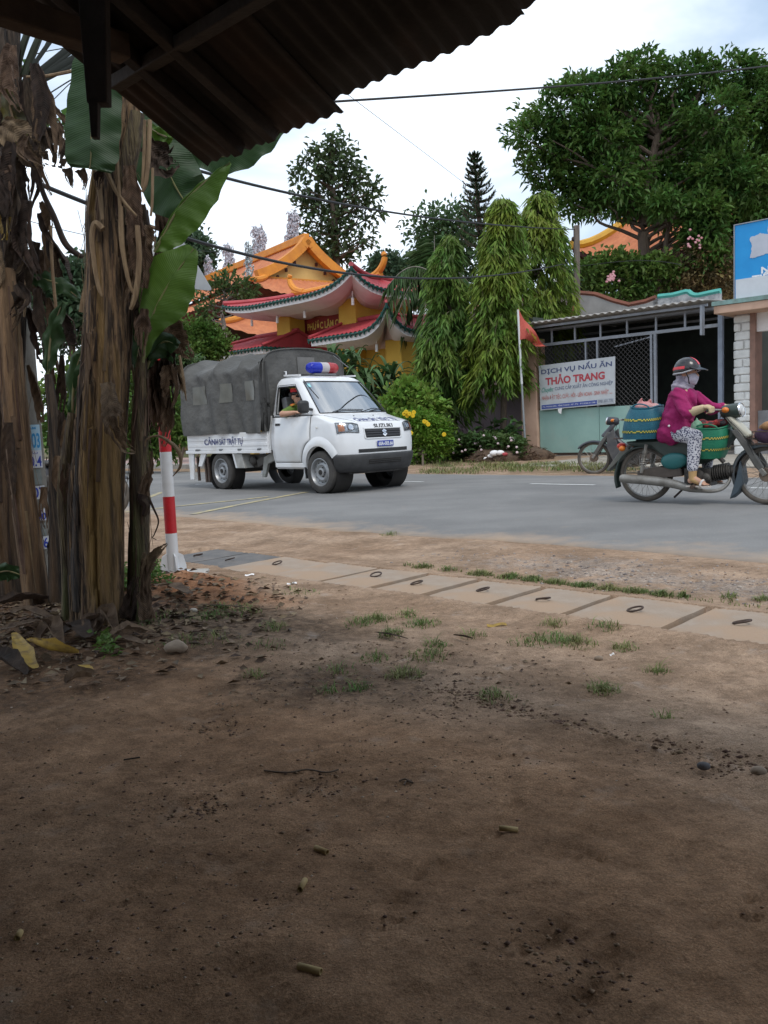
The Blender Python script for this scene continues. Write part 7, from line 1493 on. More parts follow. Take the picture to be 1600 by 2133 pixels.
def build_bike(name,label,loc,rz,body,cover,panel,group,rider=True):
    root=thing(name,label,'motorcycle',loc,rz,group); K=dict(w=False)
    bwheel(root,0); bwheel(root,1.19,front=True)
    fender(root,0,.325,R(28),R(205),.125,body,'rear_fender',.5); fender(root,1.19,.315,R(32),R(205),.115,mat('fender_slate',(.055,.075,.085),.4,(.10,.10,.10),5) if rider else body,'front_fender')
    if rider: MB().prism([Vector((.93,-.085,.27)),Vector((.87,-.095,.05)),Vector((.95,-.09,.12)),Vector((.99,-.08,.22)),Vector((.96,-.075,.42))],(0,.17,0)).build('splash_flap',mat('flap_slate',(.055,.075,.09),.5),root,bev=.01,**K)
    # spine and pressed body
    P=smooth_path(pl2((.90,.76),(.80,.60),(.66,.47),(.50,.44),(.36,.52),(.18,.62),(-.08,.645)),4); MB().tube(P,list(np.interp(np.linspace(0,1,len(P)),[0,.3,.55,.8,1],[.045,.055,.06,.085,.06])),10,up=Vector((0,1,0))).build('frame',body,root,**K)
    MB().prism([Vector((a,-.085,b)) for a,b in ((.50,.44),(.47,.66),(.30,.685),(.0,.675),(-.20,.655),(-.14,.60),(.08,.585),(.17,.50),(.26,.42))],(0,.17,0)).build('body_panel',body,root,bev=.025,**K)
    for sg in (-1,1): MB().ell((.335,sg*.105,.425),(.135,.035,.088),18,10,Matrix.Rotation(R(-6),3,'Y')).build('side_cover',cover,root,**K)
    st=MB(); st.prism([Vector((a,-.115,b)) for a,b in ((.50,.675),(.53,.73),(.46,.765),(.30,.755),(.10,.77),(.02,.745),(.03,.68))],(0,.23,0)); st.build('seat',M_SEAT,root,bev=.03,**K)
    mb=MB()
    for sg in (-1,1): mb.tube(smooth_path([Vector((.05,sg*.11,.69)),Vector((-.15,sg*.12,.70)),Vector((-.30,sg*.10,.70)),Vector((-.33,0,.70))],4),.008,6)
    for x in (-.05,-.18,-.28): mb.cyl((x,-.11,.70),(x,.11,.70),.006,n=6)
    mb.build('rear_rack',M_IRON,root,weld=False,**K)
    # tail
    MB().prism([Vector((a,-.055,b)) for a,b in ((-.17,.60),(-.26,.55),(-.42,.33),(-.40,.31),(-.28,.42),(-.16,.54))],(0,.11,0)).build('tail_flap',mat('grey_green_flap',(.10,.12,.10),.6,(.15,.14,.12),6),root,bev=.008,**K)
    tl=MB().ell((-.265,0,.60),(.05,.06,.045),14,8).build('tail_lamp',M_REDL,root,**K)
    for sg in (-1,1): MB().ell((-.20,sg*.13,.575),(.035,.035,.035),12,8).build('indicator',M_ORL,root,**K)
    for sg in (-1,1):
        s_=MB(); s_.cyl((0,sg*.115,.30),(.055,sg*.115,.62),.017,n=10); 
        for i in range(9): u=.3+.055*i; s_.lathe([(.026,-.006),(.030,0),(.026,.006)],Matrix.Translation(Vector((0,sg*.115,.30)).lerp(Vector((.055,sg*.115,.62)),u)),12)
        s_.build('shock_absorber',M_SILV,root,weld=False,**K)
        MB().prism([Vector((a,sg*.075,b)) for a,b in ((-.05,.25),(-.05,.32),(.12,.36),(.40,.35),(.42,.27),(.12,.24))],(0,sg*.035,0)).build('swing_arm',mat('grimy_brown',(.095,.075,.062),.7,(.06,.048,.04),9),root,bev=.008,**K)
    # silencer
    Pm=[Vector(q) for q in ((-.21,-.15,.245),(-.1,-.15,.24),(.12,-.15,.225),(.32,-.145,.20),(.46,-.14,.165),(.56,-.13,.14),(.70,-.11,.125),(.80,-.08,.15),(.85,-.04,.22),(.84,0,.28))]; Pq=smooth_path(Pm,4); MB().tube(Pq,list(np.interp(np.linspace(0,1,len(Pq)),[0,.03,.3,.5,.62,1],[.036,.046,.046,.036,.018,.015])),12).build('silencer',M_SILV,root,**K)
    # engine
    e=MB(); e.box((.56,0,.26),(.26,.18,.17)); e.ell((.55,-.10,.26),(.10,.035,.085),16,8); e.ell((.64,-.10,.25),(.06,.03,.055),14,8); e.cyl((.68,0,.29),(.86,0,.32),.06,n=14)
    for i in range(7): e.cyl((.70+.022*i,0,.293+.004*i),(.708+.022*i,0,.294+.004*i),.083,n=14)
    e.ell((.88,0,.325),(.045,.055,.055),10,8); e.tube(smooth_path([Vector((.80,-.03,.40)),Vector((.74,-.04,.46)),Vector((.66,-.03,.48))],4),.022,8); e.build('engine',M_ENG,root,weld=False,bev=.006,**K)
    mb=MB(); mb.cyl((.58,-.24,.175),(.58,.24,.175),.012,n=8); mb.cyl((.58,-.28,.178),(.58,-.17,.178),.02,n=8); mb.cyl((.58,.17,.178),(.58,.28,.178),.02,n=8); mb.tube([Vector((.50,-.12,.22)),Vector((.62,-.17,.17)),Vector((.72,-.18,.19))],.009,6); mb.tube([Vector((.40,.10,.2)),Vector((.30,.16,.1)),Vector((.22,.18,.03))],.011,6); mb.build('foot_rests',M_IRON,root,weld=False,**K)
    # fork, head lamp, bars
    for sg in (-1,1):
        MB().prism([Vector((a,sg*.062,b)) for a,b in ((.905,.76),(.965,.78),(1.075,.55),(1.185,.35),(1.15,.31),(1.10,.36),(1.0,.55))],(0,sg*.035,0)).build('fork_leg',mat('fork_grey',(.12,.115,.105),.5,(.08,.078,.07),8),root,bev=.012,**K)
        MB().bar((1.15,sg*.085,.34),(1.195,sg*.085,.283),.03,.045).build('fork_link',M_SILV,root,bev=.006,**K)
    MB().prism([Vector((a,-.075,b)) for a,b in ((.885,.92),(.95,.93),(1.055,.70),(1.02,.665),(.96,.68))],(0,.15,0)).build('fork_cover',panel,root,bev=.022,**K)
    M_=Matrix.Translation((.945,0,.985))@Matrix.Rotation(R(82),4,'Y'); hn=MB().lathe([(0,-.13),(.05,-.125),(.078,-.08),(.088,-.01),(.084,.055),(.080,.075)],M_,24).build('headlamp_shell',body,root,**K)
    MB().lathe([(.080,.072),(.087,.080),(.080,.092),(.074,.09)],M_,24).build('headlamp_ring',M_CHROME,hn,**K); MB().lathe([(.076,.085),(.05,.098),(0,.104)],M_,20).build('headlamp_lens',M_LENS,hn,**K)
    mb=MB(); mb.tube(smooth_path([Vector((.76,-.33,1.0)),Vector((.80,-.24,1.01)),Vector((.90,-.10,1.0)),Vector((.92,0,.99)),Vector((.90,.10,1.0)),Vector((.80,.24,1.01)),Vector((.76,.33,1.0))],5),.011,8); hb=mb.build('handlebar',M_SILV,root,**K)
    for sg in (-1,1):
        MB().cyl((.755,sg*.345,1.0),(.795,sg*.235,1.01),.017,n=10).build('grip',M_BLK,hb,**K); MB().tube([Vector((.84,sg*.20,.995)),Vector((.86,sg*.27,.985)),Vector((.83,sg*.34,.98))],.006,5).build('lever',M_SPK,hb,**K); MB().ell((.915,sg*.115,1.0),(.034,.038,.034),12,8).build('indicator',M_ORL,root,**K)
    mb=MB()
    for q in ((( .86,-.05,.96),(.80,-.08,.80),(.76,-.04,.55)),((.87,.04,.95),(.84,.06,.78),(.74,.03,.5)),((.90,-.07,.94),(.99,-.10,.75),(1.12,-.09,.40))): mb.tube(smooth_path([Vector(p) for p in q],5),.005,5)
    mb.build('control_cables',M_BLK,root,weld=False,**K)
    if not rider:   # dirty leg shields and covers hide the frame of the parked one
        for sg in (-1,1): MB().prism([Vector((a,sg*.13,b)) for a,b in ((.86,.84),(.93,.70),(.93,.45),(.84,.24),(.70,.20),(.72,.40),(.78,.62))],(0,sg*.03,0)).build('leg_shield',mat('dull_shield',(.06,.06,.065),.5,(.10,.095,.09),7),root,bev=.01,**K)
        MB().prism([Vector((a,-.09,b)) for a,b in ((.72,.30),(.62,.50),(.45,.56),(.40,.36),(.52,.20))],(0,.18,0)).build('engine_cover',M_ENG,root,bev=.02,**K)
    def low(o):
        for c in o.children:
            if c.name.split('.')[0] not in ('wheel','rim','hub','spokes') and not c.data.get('set'):
                c.data['set']=1
                for v in c.data.vertices:
                    z=v.co.z
                    if z>.7: v.co.x-=.075*min(1,(z-.7)/.2)*min(1,max(0,(v.co.x-.75)/.1))
                    if z>.45: v.co.z=.45+(z-.45)*.82
            low(c)
    low(root)
    return root
BIKE=None
def build_rider_bike():
    p=G(1347,1044,road_z(8.6)); loc=Vector((p.x,p.y,road_z(8.6))); rz=R(-41.5)
    M_GRN=mat('dark_green_enamel',(.028,.050,.042),.35,(.05,.06,.052),5,5); M_TL=mat('teal_cover',(.02,.125,.125),.35,(.03,.15,.15),4); M_CRM=mat('cream_panel',(.50,.48,.38),.45,(.38,.36,.29),5)
    b=build_bike('motorcycle','old dark green step through motorcycle ridden along the road with a teal side cover',loc,rz,M_GRN,M_TL,M_CRM,None)
    K=dict(w=False); mb=MB()   # front carrier
    for z in (.575,.69):
        mb.tube([Vector(q) for q in ((1.10,-.16,z),(1.40,-.16,z),(1.40,.16,z),(1.10,.16,z),(1.10,-.16,z))],.006,5)
    for x,y in ((1.10,-.16),(1.25,-.16),(1.40,-.16),(1.40,0),(1.40,.16),(1.25,.16),(1.10,.16)): mb.cyl((x,y,.57),(x,y,.695),.005,n=5)
    for y in (-.1,0,.1): mb.cyl((1.0,y*.5,.63),(1.40,y,.575),.006,n=5)
    mb.build('front_carrier',M_IRON,b,weld=False,**K)
    T=Matrix.Translation(loc)@Matrix.Rotation(rz,4,'Z'); W=lambda x,y,z:T@Vector((x,y,z))
    # bundle in the front carrier
    r=thing('bag_bundle','purple and brown cloth bundle riding in the front carrier of the motorcycle','bag',W(1.22,0,.56)); fused('bundle',[('e',W(1.22,-.03,.66),(.13,.12,.09)),('e',W(1.32,.05,.65),(.09,.09,.08)),('e',W(1.14,.04,.65),(.08,.10,.07))],.010,mat('purple_cloth',(.055,.025,.06),.8,(.09,.05,.09),9,bump=.5,bscale=30),r)
    fused('brown_bag',[('e',W(1.24,-.08,.735),(.09,.07,.05)),('e',W(1.30,-.04,.755),(.05,.05,.05)),('e',W(1.18,-.06,.72),(.05,.06,.04))],.008,mat('brown_paper',(.38,.20,.08),.7,(.24,.12,.05),14,bump=.6,bscale=30),r)
    # woven baskets
    def basket(label,c,hx0,hy0,hx1,hy1,h,col,col2,lean,bands,nm='woven_basket'):
        r=thing(nm,label,'basket',W(*c)); m=mat('woven_plastic',col,.5,col2,6,4); t=m.node_tree; L=t.links.new; bs=t.nodes['Principled BSDF']
        tc=nd(t,'ShaderNodeTexCoord'); mp=nd(t,'ShaderNodeMapping'); mp.inputs['Rotation'].default_value=(.6,.5,.78); mp.inputs['Scale'].default_value=(1,1,1); L(tc.outputs['Object'],mp.inputs[0]); ck=nd(t,'ShaderNodeTexChecker'); ck.inputs['Scale'].default_value=75; L(mp.outputs[0],ck.inputs[0]); bp=nd(t,'ShaderNodeBump'); bp.inputs['Strength'].default_value=.6; bp.inputs['Distance'].default_value=.004; L(ck.outputs['Fac'],bp.inputs['Height']); L(bp.outputs[0],bs.inputs['Normal'])
        def S(a,v,e=0):
            hx=hx0+(hx1-hx0)*v+.03*math.sin(v*PI); hy=hy0+(hy1-hy0)*v+.02*math.sin(v*PI); ca,sa=math.cos(a),math.sin(a); k=2/3.2
            return W(c[0]+lean*v+(hx+e)*math.copysign(abs(ca)**k,ca),c[1]+(hy+e)*math.copysign(abs(sa)**k,sa),c[2]+h*v+.012*math.sin(a*2+1)*v)
        A_=np.linspace(0,2*PI,49); mb=MB(); mb.grid(S,A_,np.linspace(0,1,13)); mb.add([W(*c)]+[S(a,0) for a in A_],[(0,i+2,i+1) for i in range(48)]); o=mb.build('basket',m,r,smooth=60); md=o.modifiers.new('s','SOLIDIFY'); md.thickness=.006
        MB().tube([S(a,1.0) for a in A_],.009,6,False).build('rim',m,r)
        for v in bands:
            dv=.038; MB().grid(lambda a,q:S(a,q,.003),A_,[v-dv,v+dv]).build('green_band',mat('band_green',(.015,.12,.07),.5),r); mb=MB(); n=84
            for i in range(n):
                for k in range(2):
                    if (i+k)%2: continue
                    a0,a1=2*PI*i/n,2*PI*(i+1)/n; q0=v-dv+dv*k; q1=q0+dv; mb.quad(S(a0,q0,.0055),S(a1,q0,.0055),S(a1,q1,.0055),S(a0,q1,.0055))
            mb.build('yellow_check',mat('check_yellow',(.52,.42,.07),.5),r,weld=False,smooth=0)
        for sg in (-1,1):
            a=sg*PI/2; P=[S(a-sg*.5,.98),S(a-sg*.35,.98)+Vector((0,0,.03)),S(a,.98)+Vector((0,0,.05)),S(a+sg*.35,.98)+Vector((0,0,.03)),S(a+sg*.5,.98)]; MB().tube(smooth_path(P,4),.008,6).build('handle',m,r)
        return S
    basket('blue woven basket with yellow checked bands strapped behind the rider',(-.02,0,.645),.190,.19,.140,.16,.32,(.012,.09,.14),(.02,.13,.18),.035,(.24,.62))
    basket('green woven basket with yellow checked bands between the rider and the handlebar',(.665,0,.44),.11,.14,.165,.16,.30,(.012,.16,.085),(.02,.21,.11),.01,(.30,.68))
    r=thing('plastic_bag','pink plastic bags stuffed into the top of the blue basket','bag',W(0,0,.93)); fused('bag',[('e',W(-.01,-.02,.965),(.09,.10,.06)),('c',W(-.04,-.05,1.0),.03,W(-.01,-.07,1.05),.012),('c',W(.04,.0,1.0),.03,W(.06,-.02,1.035),.014),('e',W(.07,.05,.965),(.06,.06,.04))],.008,mat('pink_plastic',(.62,.20,.20),.35,(.70,.45,.42),9,bump=.5,bscale=30,trans=.2),r)
    r=thing('cloth_bundle','red and dark cloth heap filling the green basket','cloth',W(.69,0,.74)); fused('cloth',[('e',W(.67,.0,.755),(.12,.12,.05)),('e',W(.76,-.03,.78),(.07,.09,.04)),('e',W(.59,-.04,.775),(.06,.08,.05))],.008,mat('red_cloth',(.40,.04,.035),.8,(.03,.025,.03),16,3,(.42,.58),bump=.5),r); fused('green_bag',[('e',W(.57,-.11,.755),(.06,.05,.06)),('c',W(.57,-.11,.795),.025,W(.57,-.12,.835),.008)],.007,mat('pale_green_plastic',(.12,.38,.22),.4,(.3,.5,.36),12,trans=.3),r)
    # ---- rider
    r=thing('person','masked rider in magenta cardigan, black helmet and patterned trousers on the green motorcycle','person',W(.30,0,.72))
    fw=(T.to_3x3()@Vector((1,-.04,-.10))).normalized(); up=(T.to_3x3()@Vector((.05,0,1))).normalized(); sd=up.cross(fw).normalized(); up=fw.cross(sd); hd=W(.435,0,1.285)
    pcs=head_pieces(hd,fw,up,.97)+[('c',W(.40,0,1.12),.05,W(.42,0,1.23),.05),('c',W(.31,0,.74),.135,W(.34,0,.88),.12),('c',W(.34,0,.88),.12,W(.385,0,1.05),.128),('c',W(.30,-.09,.735),.095,W(.30,.09,.735),.095)]
    arms={}
    for sg,el,wr in ((-1,(.54,-.265,.885),(.69,-.29,.925)),(1,(.56,.26,.92),(.69,.29,.93))):
        sh=W(.40,sg*.15,1.07); E=W(*el); H=W(*wr); arms[sg]=(sh,E,H); pcs+=[('c',sh,.056,E,.043),('c',E,.042,H,.028)]
        pcs+=[('c',W(.28,sg*.09,.725),.084,W(.575,sg*.17,.655),.060),('c',W(.575,sg*.17,.655),.058,W(.555,sg*.19,.30),.036),('c',W(.555,sg*.19,.26),.032,W(.665,sg*.20,.205),.026),('e',W(.535,sg*.19,.235),(.03,.028,.03))]
        for i in range(5): pcs.append(('c',W(.655,sg*(.178+.012*i),.205),.010,W(.71-.006*i,sg*(.180+.013*i),.196),.008))
        # hand closed round the grip
        g0,g1=Vector((.74,sg*.345,.901)),Vector((.76,sg*.235,.909)); pcs.append(('e',W(.732,sg*.29,.932),(.04,.042,.022)))
        for i in range(4):
            c=g0.lerp(g1,.18+.2*i); l=(.9,1,1.02,.95)[i]; pcs+=[('c',W(c.x-.02,c.y,c.z+.030),.0105,W(c.x+.026*l,c.y,c.z+.020),.0095),('c',W(c.x+.026*l,c.y,c.z+.020),.0095,W(c.x+.022,c.y,c.z-.018*l),.0085),('c',W(c.x+.022,c.y,c.z-.018*l),.0085,W(c.x-.006,c.y,c.z-.026),.008)]
        c=g0.lerp(g1,.95); pcs+=[('c',W(c.x-.04,c.y,c.z+.015),.012,W(c.x-.012,c.y-sg*.01,c.z-.022),.010)]
    fused('body',pcs,.0065,M_SKIN,r,smoothit=3)
    M_MAG=mat('magenta_knit',(.30,.012,.105),.85,(.24,.008,.08),5,5,bump=.5,bscale=60,bdist=.006)
    jk=[('c',W(.31,0,.72),.165,W(.34,0,.90),.145),('c',W(.34,0,.90),.145,W(.385,0,1.04),.142),('c',W(.31,-.085,.70),.125,W(.36,-.085,.85),.11),('c',W(.31,.085,.70),.125,W(.36,.085,.85),.11),('c',W(.39,-.11,1.075),.066,W(.39,.11,1.075),.066),('c',W(.24,-.08,.685),.095,W(.24,.08,.685),.095),('e',W(.40,-.13,.73),(.085,.07,.085))]
    for sg in (-1,1): sh,E,H=arms[sg]; jk+=[('c',sh,.072,E,.062),('c',E,.060,E.lerp(H,.30 if sg<0 else .8),.048)]
    jk=[q for q in jk]; o=fused('cardigan',jk,.009,M_MAG,r,smoothit=5)
    for v in o.data.vertices: n_=v.co; a=float(fbm(n_.x*9+n_.y*4,n_.z*7,3)); v.co=n_+v.normal*(a*.016+.005*math.sin((n_.z*.8+n_.x*.9)*70+6*a))
    MB().ell(W(.33,-.205,.77),(.012,.008,.012),8,6).build('button',M_PLW,o)
    tr=[]
    for sg in (-1,1): tr+=[('c',W(.29,sg*.09,.715),.095,W(.575,sg*.17,.655),.076),('c',W(.575,sg*.17,.655),.074,W(.555,sg*.19,.36),.054)]
    m=mat('patterned_cotton',(.55,.54,.57),.9); t=m.node_tree; L=t.links.new; tc=nd(t,'ShaderNodeTexCoord'); vo=nd(t,'ShaderNodeTexVoronoi'); vo.inputs['Scale'].default_value=62; L(tc.outputs['Object'],vo.inputs['Vector']); rp=nd(t,'ShaderNodeMapRange'); rp.inputs[1].default_value=.42; rp.inputs[2].default_value=.50; L(vo.outputs['Distance'],rp.inputs[0]); mx=nd(t,'ShaderNodeMix',data_type='RGBA'); mx.inputs[7].default_value=(.56,.55,.58,1); mx.inputs[6].default_value=(.06,.06,.11,1); L(rp.outputs[0],mx.inputs[0]); L(mx.outputs[2],t.nodes['Principled BSDF'].inputs['Base Color'])
    fused('trousers',tr,.009,m,r,smoothit=5)
    M_GLV=mat('beige_glove',(.55,.43,.27),.85,(.46,.35,.21),9)
    for sg in (-1,1):
        sh,E,H=arms[sg]; a=E.lerp(H,.22 if sg<0 else .72); g=[('c',a,.047,H,.036)]
        g+= [('e',W(.735,sg*.29,.936),(.043,.048,.024))]
        g0,g1=Vector((.74,sg*.345,.901)),Vector((.76,sg*.235,.909))
        for i in range(4):
            c=g0.lerp(g1,.18+.2*i); l=(.9,1,1.02,.95)[i]; g+=[('c',W(c.x-.02,c.y,c.z+.032),.0125,W(c.x+.028*l,c.y,c.z+.022),.0115),('c',W(c.x+.028*l,c.y,c.z+.022),.0115,W(c.x+.025,c.y,c.z-.02*l),.0105)]
        c=g0.lerp(g1,.95); g+=[('c',W(c.x-.04,c.y,c.z+.016),.014,W(c.x-.012,c.y-sg*.01,c.z-.024),.012)]
        fused('glove',g,.006,M_GLV,r,smoothit=2)
        fused('sock',[('c',W(.558,sg*.19,.36),.043,W(.553,sg*.19,.25),.036),('c',W(.555,sg*.19,.25),.036,W(.615,sg*.195,.222),.030)],.007,mat('tan_sock',(.52,.33,.15),.9,(.44,.27,.12),9),r,smoothit=3)
        so=MB(); so.prism([W(x,sg*.195+y,.172) for x,y in ((.50,-.03),(.54,-.036),(.66,-.045),(.72,-.03),(.735,0),(.72,.03),(.66,.043),(.54,.034),(.50,.03))],(0,0,.014)); so.build('sandal_sole',mat('sandal_pale',(.50,.45,.40),.7),r)
        MB().tube([W(.645,sg*.195-.045,.19),W(.655,sg*.195-.035,.228),W(.66,sg*.195,.240),W(.655,sg*.195+.035,.228),W(.645,sg*.195+.045,.19)],.011,6).build('sandal_strap',mat('strap_white',(.62,.58,.55),.6),r)
    # head gear
    Mx=Matrix((fw,sd,up)).transposed().to_4x4(); T2=Matrix.Translation(hd)@Mx
    def hsph(u,v,e=0.): # u round, v from crown down
        q=Vector(((.132+e)*math.sin(v)*math.cos(u)-.008,(.114+e)*math.sin(v)*math.sin(u),(.128+e)*math.cos(v)+.022)); return T2@q
    def vmax(u): return R(103)-R(24)*max(0,math.cos(u))**1.2+R(8)*max(0,-math.cos(u))
    hel=MB().grid(lambda u,k:hsph(u,k*vmax(u)),np.linspace(0,2*PI,49),np.linspace(.001,1,14)).build('helmet',mat('helmet_black',(.022,.020,.022),.25,coat=.3),r,smooth=70); md=hel.modifiers.new('s','SOLIDIFY'); md.thickness=.012; md.offset=-1
    MB().tube([hsph(u,vmax(u),.002) for u in np.linspace(0,2*PI,49)],.008,6,False).build('helmet_rim',mat('rim_silver',(.38,.38,.40),.35),hel)
    MB().grid(lambda a,k:T2@Vector((.128+.062*k-.05*(a*a)*(1-.25*k),.105*a*(1+.06*k),.052-.020*k-.006*a*a)),np.linspace(-1,1,17),np.linspace(-.25,1,6)).build('visor',mat('visor_black',(.02,.02,.022),.3),hel,smooth=80,solid=.005)
    M_RS=mat('helmet_red',(.62,.045,.06),.3)
    MB().grid(lambda v,w_:hsph(PI/2*0+w_*(.28 if v>.9 else .28)/max(.35,math.sin(v)),v,.003),np.linspace(R(8),R(62),14),np.linspace(-.6,.6,5)).build('red_stripe',M_RS,hel,smooth=80)
    for sg in (-1,1): MB().grid(lambda u,v:hsph(sg*u,v+(u-PI/2)*.13,.003),np.linspace(R(80),R(165),14),np.linspace(R(74),R(86),4)).build('red_stripe',M_RS,hel,smooth=80)
    M_MSK=mat('lilac_mask',(.52,.49,.56),.9,(.42,.40,.47),30,3,bump=.3)
    q=lambda f,a,u:hd+fw*f+sd*a+up*u
    Mh=Matrix((fw,sd,up)).transposed(); fused('face_mask',[('e',q(.035,0,-.055),(.078,.068,.072),Mh),('e',q(.085,0,-.045),(.032,.034,.035),Mh),('e',q(.068,0,-.09),(.036,.042,.032),Mh)],.006,M_MSK,r,smoothit=4)
    M_SCF=mat('grey_scarf',(.36,.33,.38),.9,(.22,.20,.25),14,4,bump=.5,bscale=30)
    o=fused('scarf',[('e',q(-.035,0,-.075),(.075,.085,.095),Mh),('c',W(.35,-.07,1.145),.050,W(.35,.07,1.145),.050),('c',W(.41,-.05,1.145),.054,W(.41,.05,1.145),.054),('c',W(.35,0,1.16),.072,W(.43,0,1.16),.068),('c',W(.44,-.04,1.12),.04,W(.49,-.06,1.055),.012)],.008,M_SCF,r,smoothit=4)
    for v in o.data.vertices: a=math.sin((v.co.z*1.0+v.co.x*.35)*120)*.004+.010*float(vnoise(v.co.x*20,v.co.z*24)); v.co=v.co+v.normal*a
    for sg in (-1,1): MB().tube([hsph(sg*R(75),R(95)),q(.045,sg*.072,-.05),q(.05,sg*.045,-.115),q(.045,0,-.128)],.006,5).build('chin_strap',M_BLK,r)
    MB().bar(q(.088,-.03,.022),q(.092,-.018,.022),.01,.008,up).build('eye',mat('eye_dark',(.02,.015,.012),.2),r); MB().bar(q(.092,.018,.022),q(.088,.03,.022),.01,.008,up).build('eye',mat('eye_dark_b',(.02,.015,.012),.2),r)
    return b
build_rider_bike()
def build_parked():
    M_DK=mat('faded_navy',(.030,.034,.045),.4,(.05,.05,.055),5); M_PL=mat('dull_panel',(.10,.10,.11),.5)
    f=G(1238,985,.01); rz=PI-AR+R(14); d=Vector((math.cos(rz),math.sin(rz),0)); loc=f-d*1.19; loc.z=gz(loc.x,loc.y)
    b=build_bike('motorcycle','dark stripped motorcycle parked facing left before the teal panel',loc,rz,M_DK,M_DK,M_PL,None,False)
    c=copy_tree(b); f=G(228,1076,.01); rz=-R(12); d=Vector((math.cos(rz),math.sin(rz),0)); c.location=f-d*1.19; c.location.z=.0; c.rotation_euler=(0,0,rz); c['label']='motorcycle almost hidden behind the thick banana stem, only part of its wheel showing'
build_parked()
# ================================================================ ground litter, grass, stones
def blades(name,spots,label,cat,m,hmin=.03,hmax=.09,w=.0032):
    V=[];n=0
    for (p,rad,num) in spots:
        for _ in range(num):
            a=random.uniform(0,2*PI); q=rad*random.random()**.75; x=p.x+q*math.cos(a); y=p.y+q*math.sin(a)*1.0; z=gz(x,y) if p.y<13 else p.z
            h=random.uniform(hmin,hmax)*(1.15-.7*q/rad); b=random.uniform(0,2*PI); d=Vector((math.cos(b),math.sin(b),0)); s_=Vector((-d.y,d.x,0))*w*random.uniform(.7,1.4); l=h*random.uniform(.4,1.9); o=Vector((x,y,z-.004))
            V+=[o+s_,o-s_,o+d*l*.35+Vector((0,0,h*.7))+s_*.7,o+d*l*.35+Vector((0,0,h*.7))-s_*.7,o+d*l+Vector((0,0,h*random.uniform(.55,1.0)))]; n+=1
    i=np.arange(n)[:,None]*5; idx=np.concatenate([i,i+1,i+3, i,i+3,i+2, i+2,i+3,i+4],1)
    o=np_mesh(name,[tuple(v) for v in V],3,idx,m); return stuff(o,label,cat)
M_GRS=mat('grass_blade',(.10,.18,.045),.7,(.22,.22,.085),3,4,(.4,.62),trans=.3,island=.45); M_GRD=mat('verge_grass_blade',(.10,.15,.04),.7,(.24,.22,.09),2,4,(.4,.62),trans=.3,island=.45)
def build_grass():
    S=[]
    for px,py,wpx,n in ((783,1290,38,150),(815,1322,30,90),(880,1302,38,110),(905,1345,26,60),(840,1407,42,120),(745,1437,30,50),(570,1307,28,70),(530,1407,26,40),(1140,1337,60,130),(1200,1338,42,150),(1300,1352,28,70),(1270,1307,26,40),(1370,1400,26,55),(1255,1439,34,110),(1035,1452,36,60),(890,1367,44,90),(815,1114,22,80),(690,1442,30,30),(1150,1303,30,50),(1385,1500,22,18),
        (460,1255,46,70),(430,1290,46,70),(505,1270,46,60),(380,1335,50,60),(455,1330,46,40),(330,1290,50,60),(620,1236,40,40),(745,1300,30,50),(850,1282,30,60),(985,1325,26,40),(700,1400,40,30),(560,1345,40,30),(1090,1340,40,30),(1240,1305,26,20),(780,1375,30,50)):
        p=onG(px,py); S.append((p,wpx/FPX*p.y*1.15,int(n*1.5)))
    blades('grass',S,'short tufts of green grass scattered over the bare dirt before the drain slabs','grass',M_GRS,.014,.055,.0019)
    S=[]
    for px,py,wpx,n in ((880,1182,50,180),(935,1188,40,70),(1000,1197,60,220),(1060,1203,60,240),(1110,1208,50,190),(1160,1215,60,230),(1215,1222,60,240),(1270,1228,60,260),(1325,1234,60,260),(1380,1240,50,200),(1425,1243,30,60),(1520,1245,40,60),(1590,1250,50,90),(850,1178,30,30)):
        p=onG(px,py); S.append((p,wpx/FPX*p.y*.5,n))
    for s in np.arange(-3.4,-1.0,.09): S.append((RC(s,4.12+.05*random.uniform(-1,1),0),.07,14))
    blades('verge_grass',S,'ragged strip of grass growing along the far edge of the drain slabs','grass',M_GRD,.015,.05,.0026)
    S=[]
    for i in range(190):
        px=random.uniform(1000,1330); py=random.uniform(968,984); p=G(px,py); S.append((Vector((p.x,p.y,.02)),.25,16))
    for i in range(60):
        px=random.uniform(880,1000); py=random.uniform(978,988); p=G(px,py); S.append((Vector((p.x,p.y,.01)),.25,10))
    for i in range(150):
        px=random.uniform(830,1060); py=random.uniform(948,972); p=G(px,py); S.append((Vector((p.x,p.y,.0)),.35,12))
    blades('roadside_grass',S,'thin grass along the far kerb in front of the rubbish heap and mauve wall','grass',M_GRD,.05,.14,.006)
build_grass()
def pebble_mesh(name,pts_sizes,m,label,cat):
    base=[Vector(v) for v in ((1,0,0),(-1,0,0),(0,1,0),(0,-1,0),(0,0,1),(0,0,-1))]; F=[(0,2,4),(2,1,4),(1,3,4),(3,0,4),(2,0,5),(1,2,5),(3,1,5),(0,3,5)]
    V=np.zeros((len(pts_sizes)*6,3)); 
    for k,(p,s) in enumerate(pts_sizes):
        a=random.uniform(0,PI); c,sn=math.cos(a),math.sin(a)
        for j,b in enumerate(base):
            r=s*random.uniform(.6,1.3); V[k*6+j]=(p[0]+(b.x*c-b.y*sn)*r,p[1]+(b.x*sn+b.y*c)*r*.75,p[2]+b.z*r*.6)
    i=np.arange(len(pts_sizes))[:,None]*6; idx=np.concatenate([i+np.array(f)[None] for f in F],1); o=np_mesh(name,V,3,idx,m); return stuff(o,label,cat)
def zs(P): return [((x,y,z),s) for (x,y,s),z in zip(P,bumpz(np.array([p[0] for p in P]),np.array([p[1] for p in P])))]
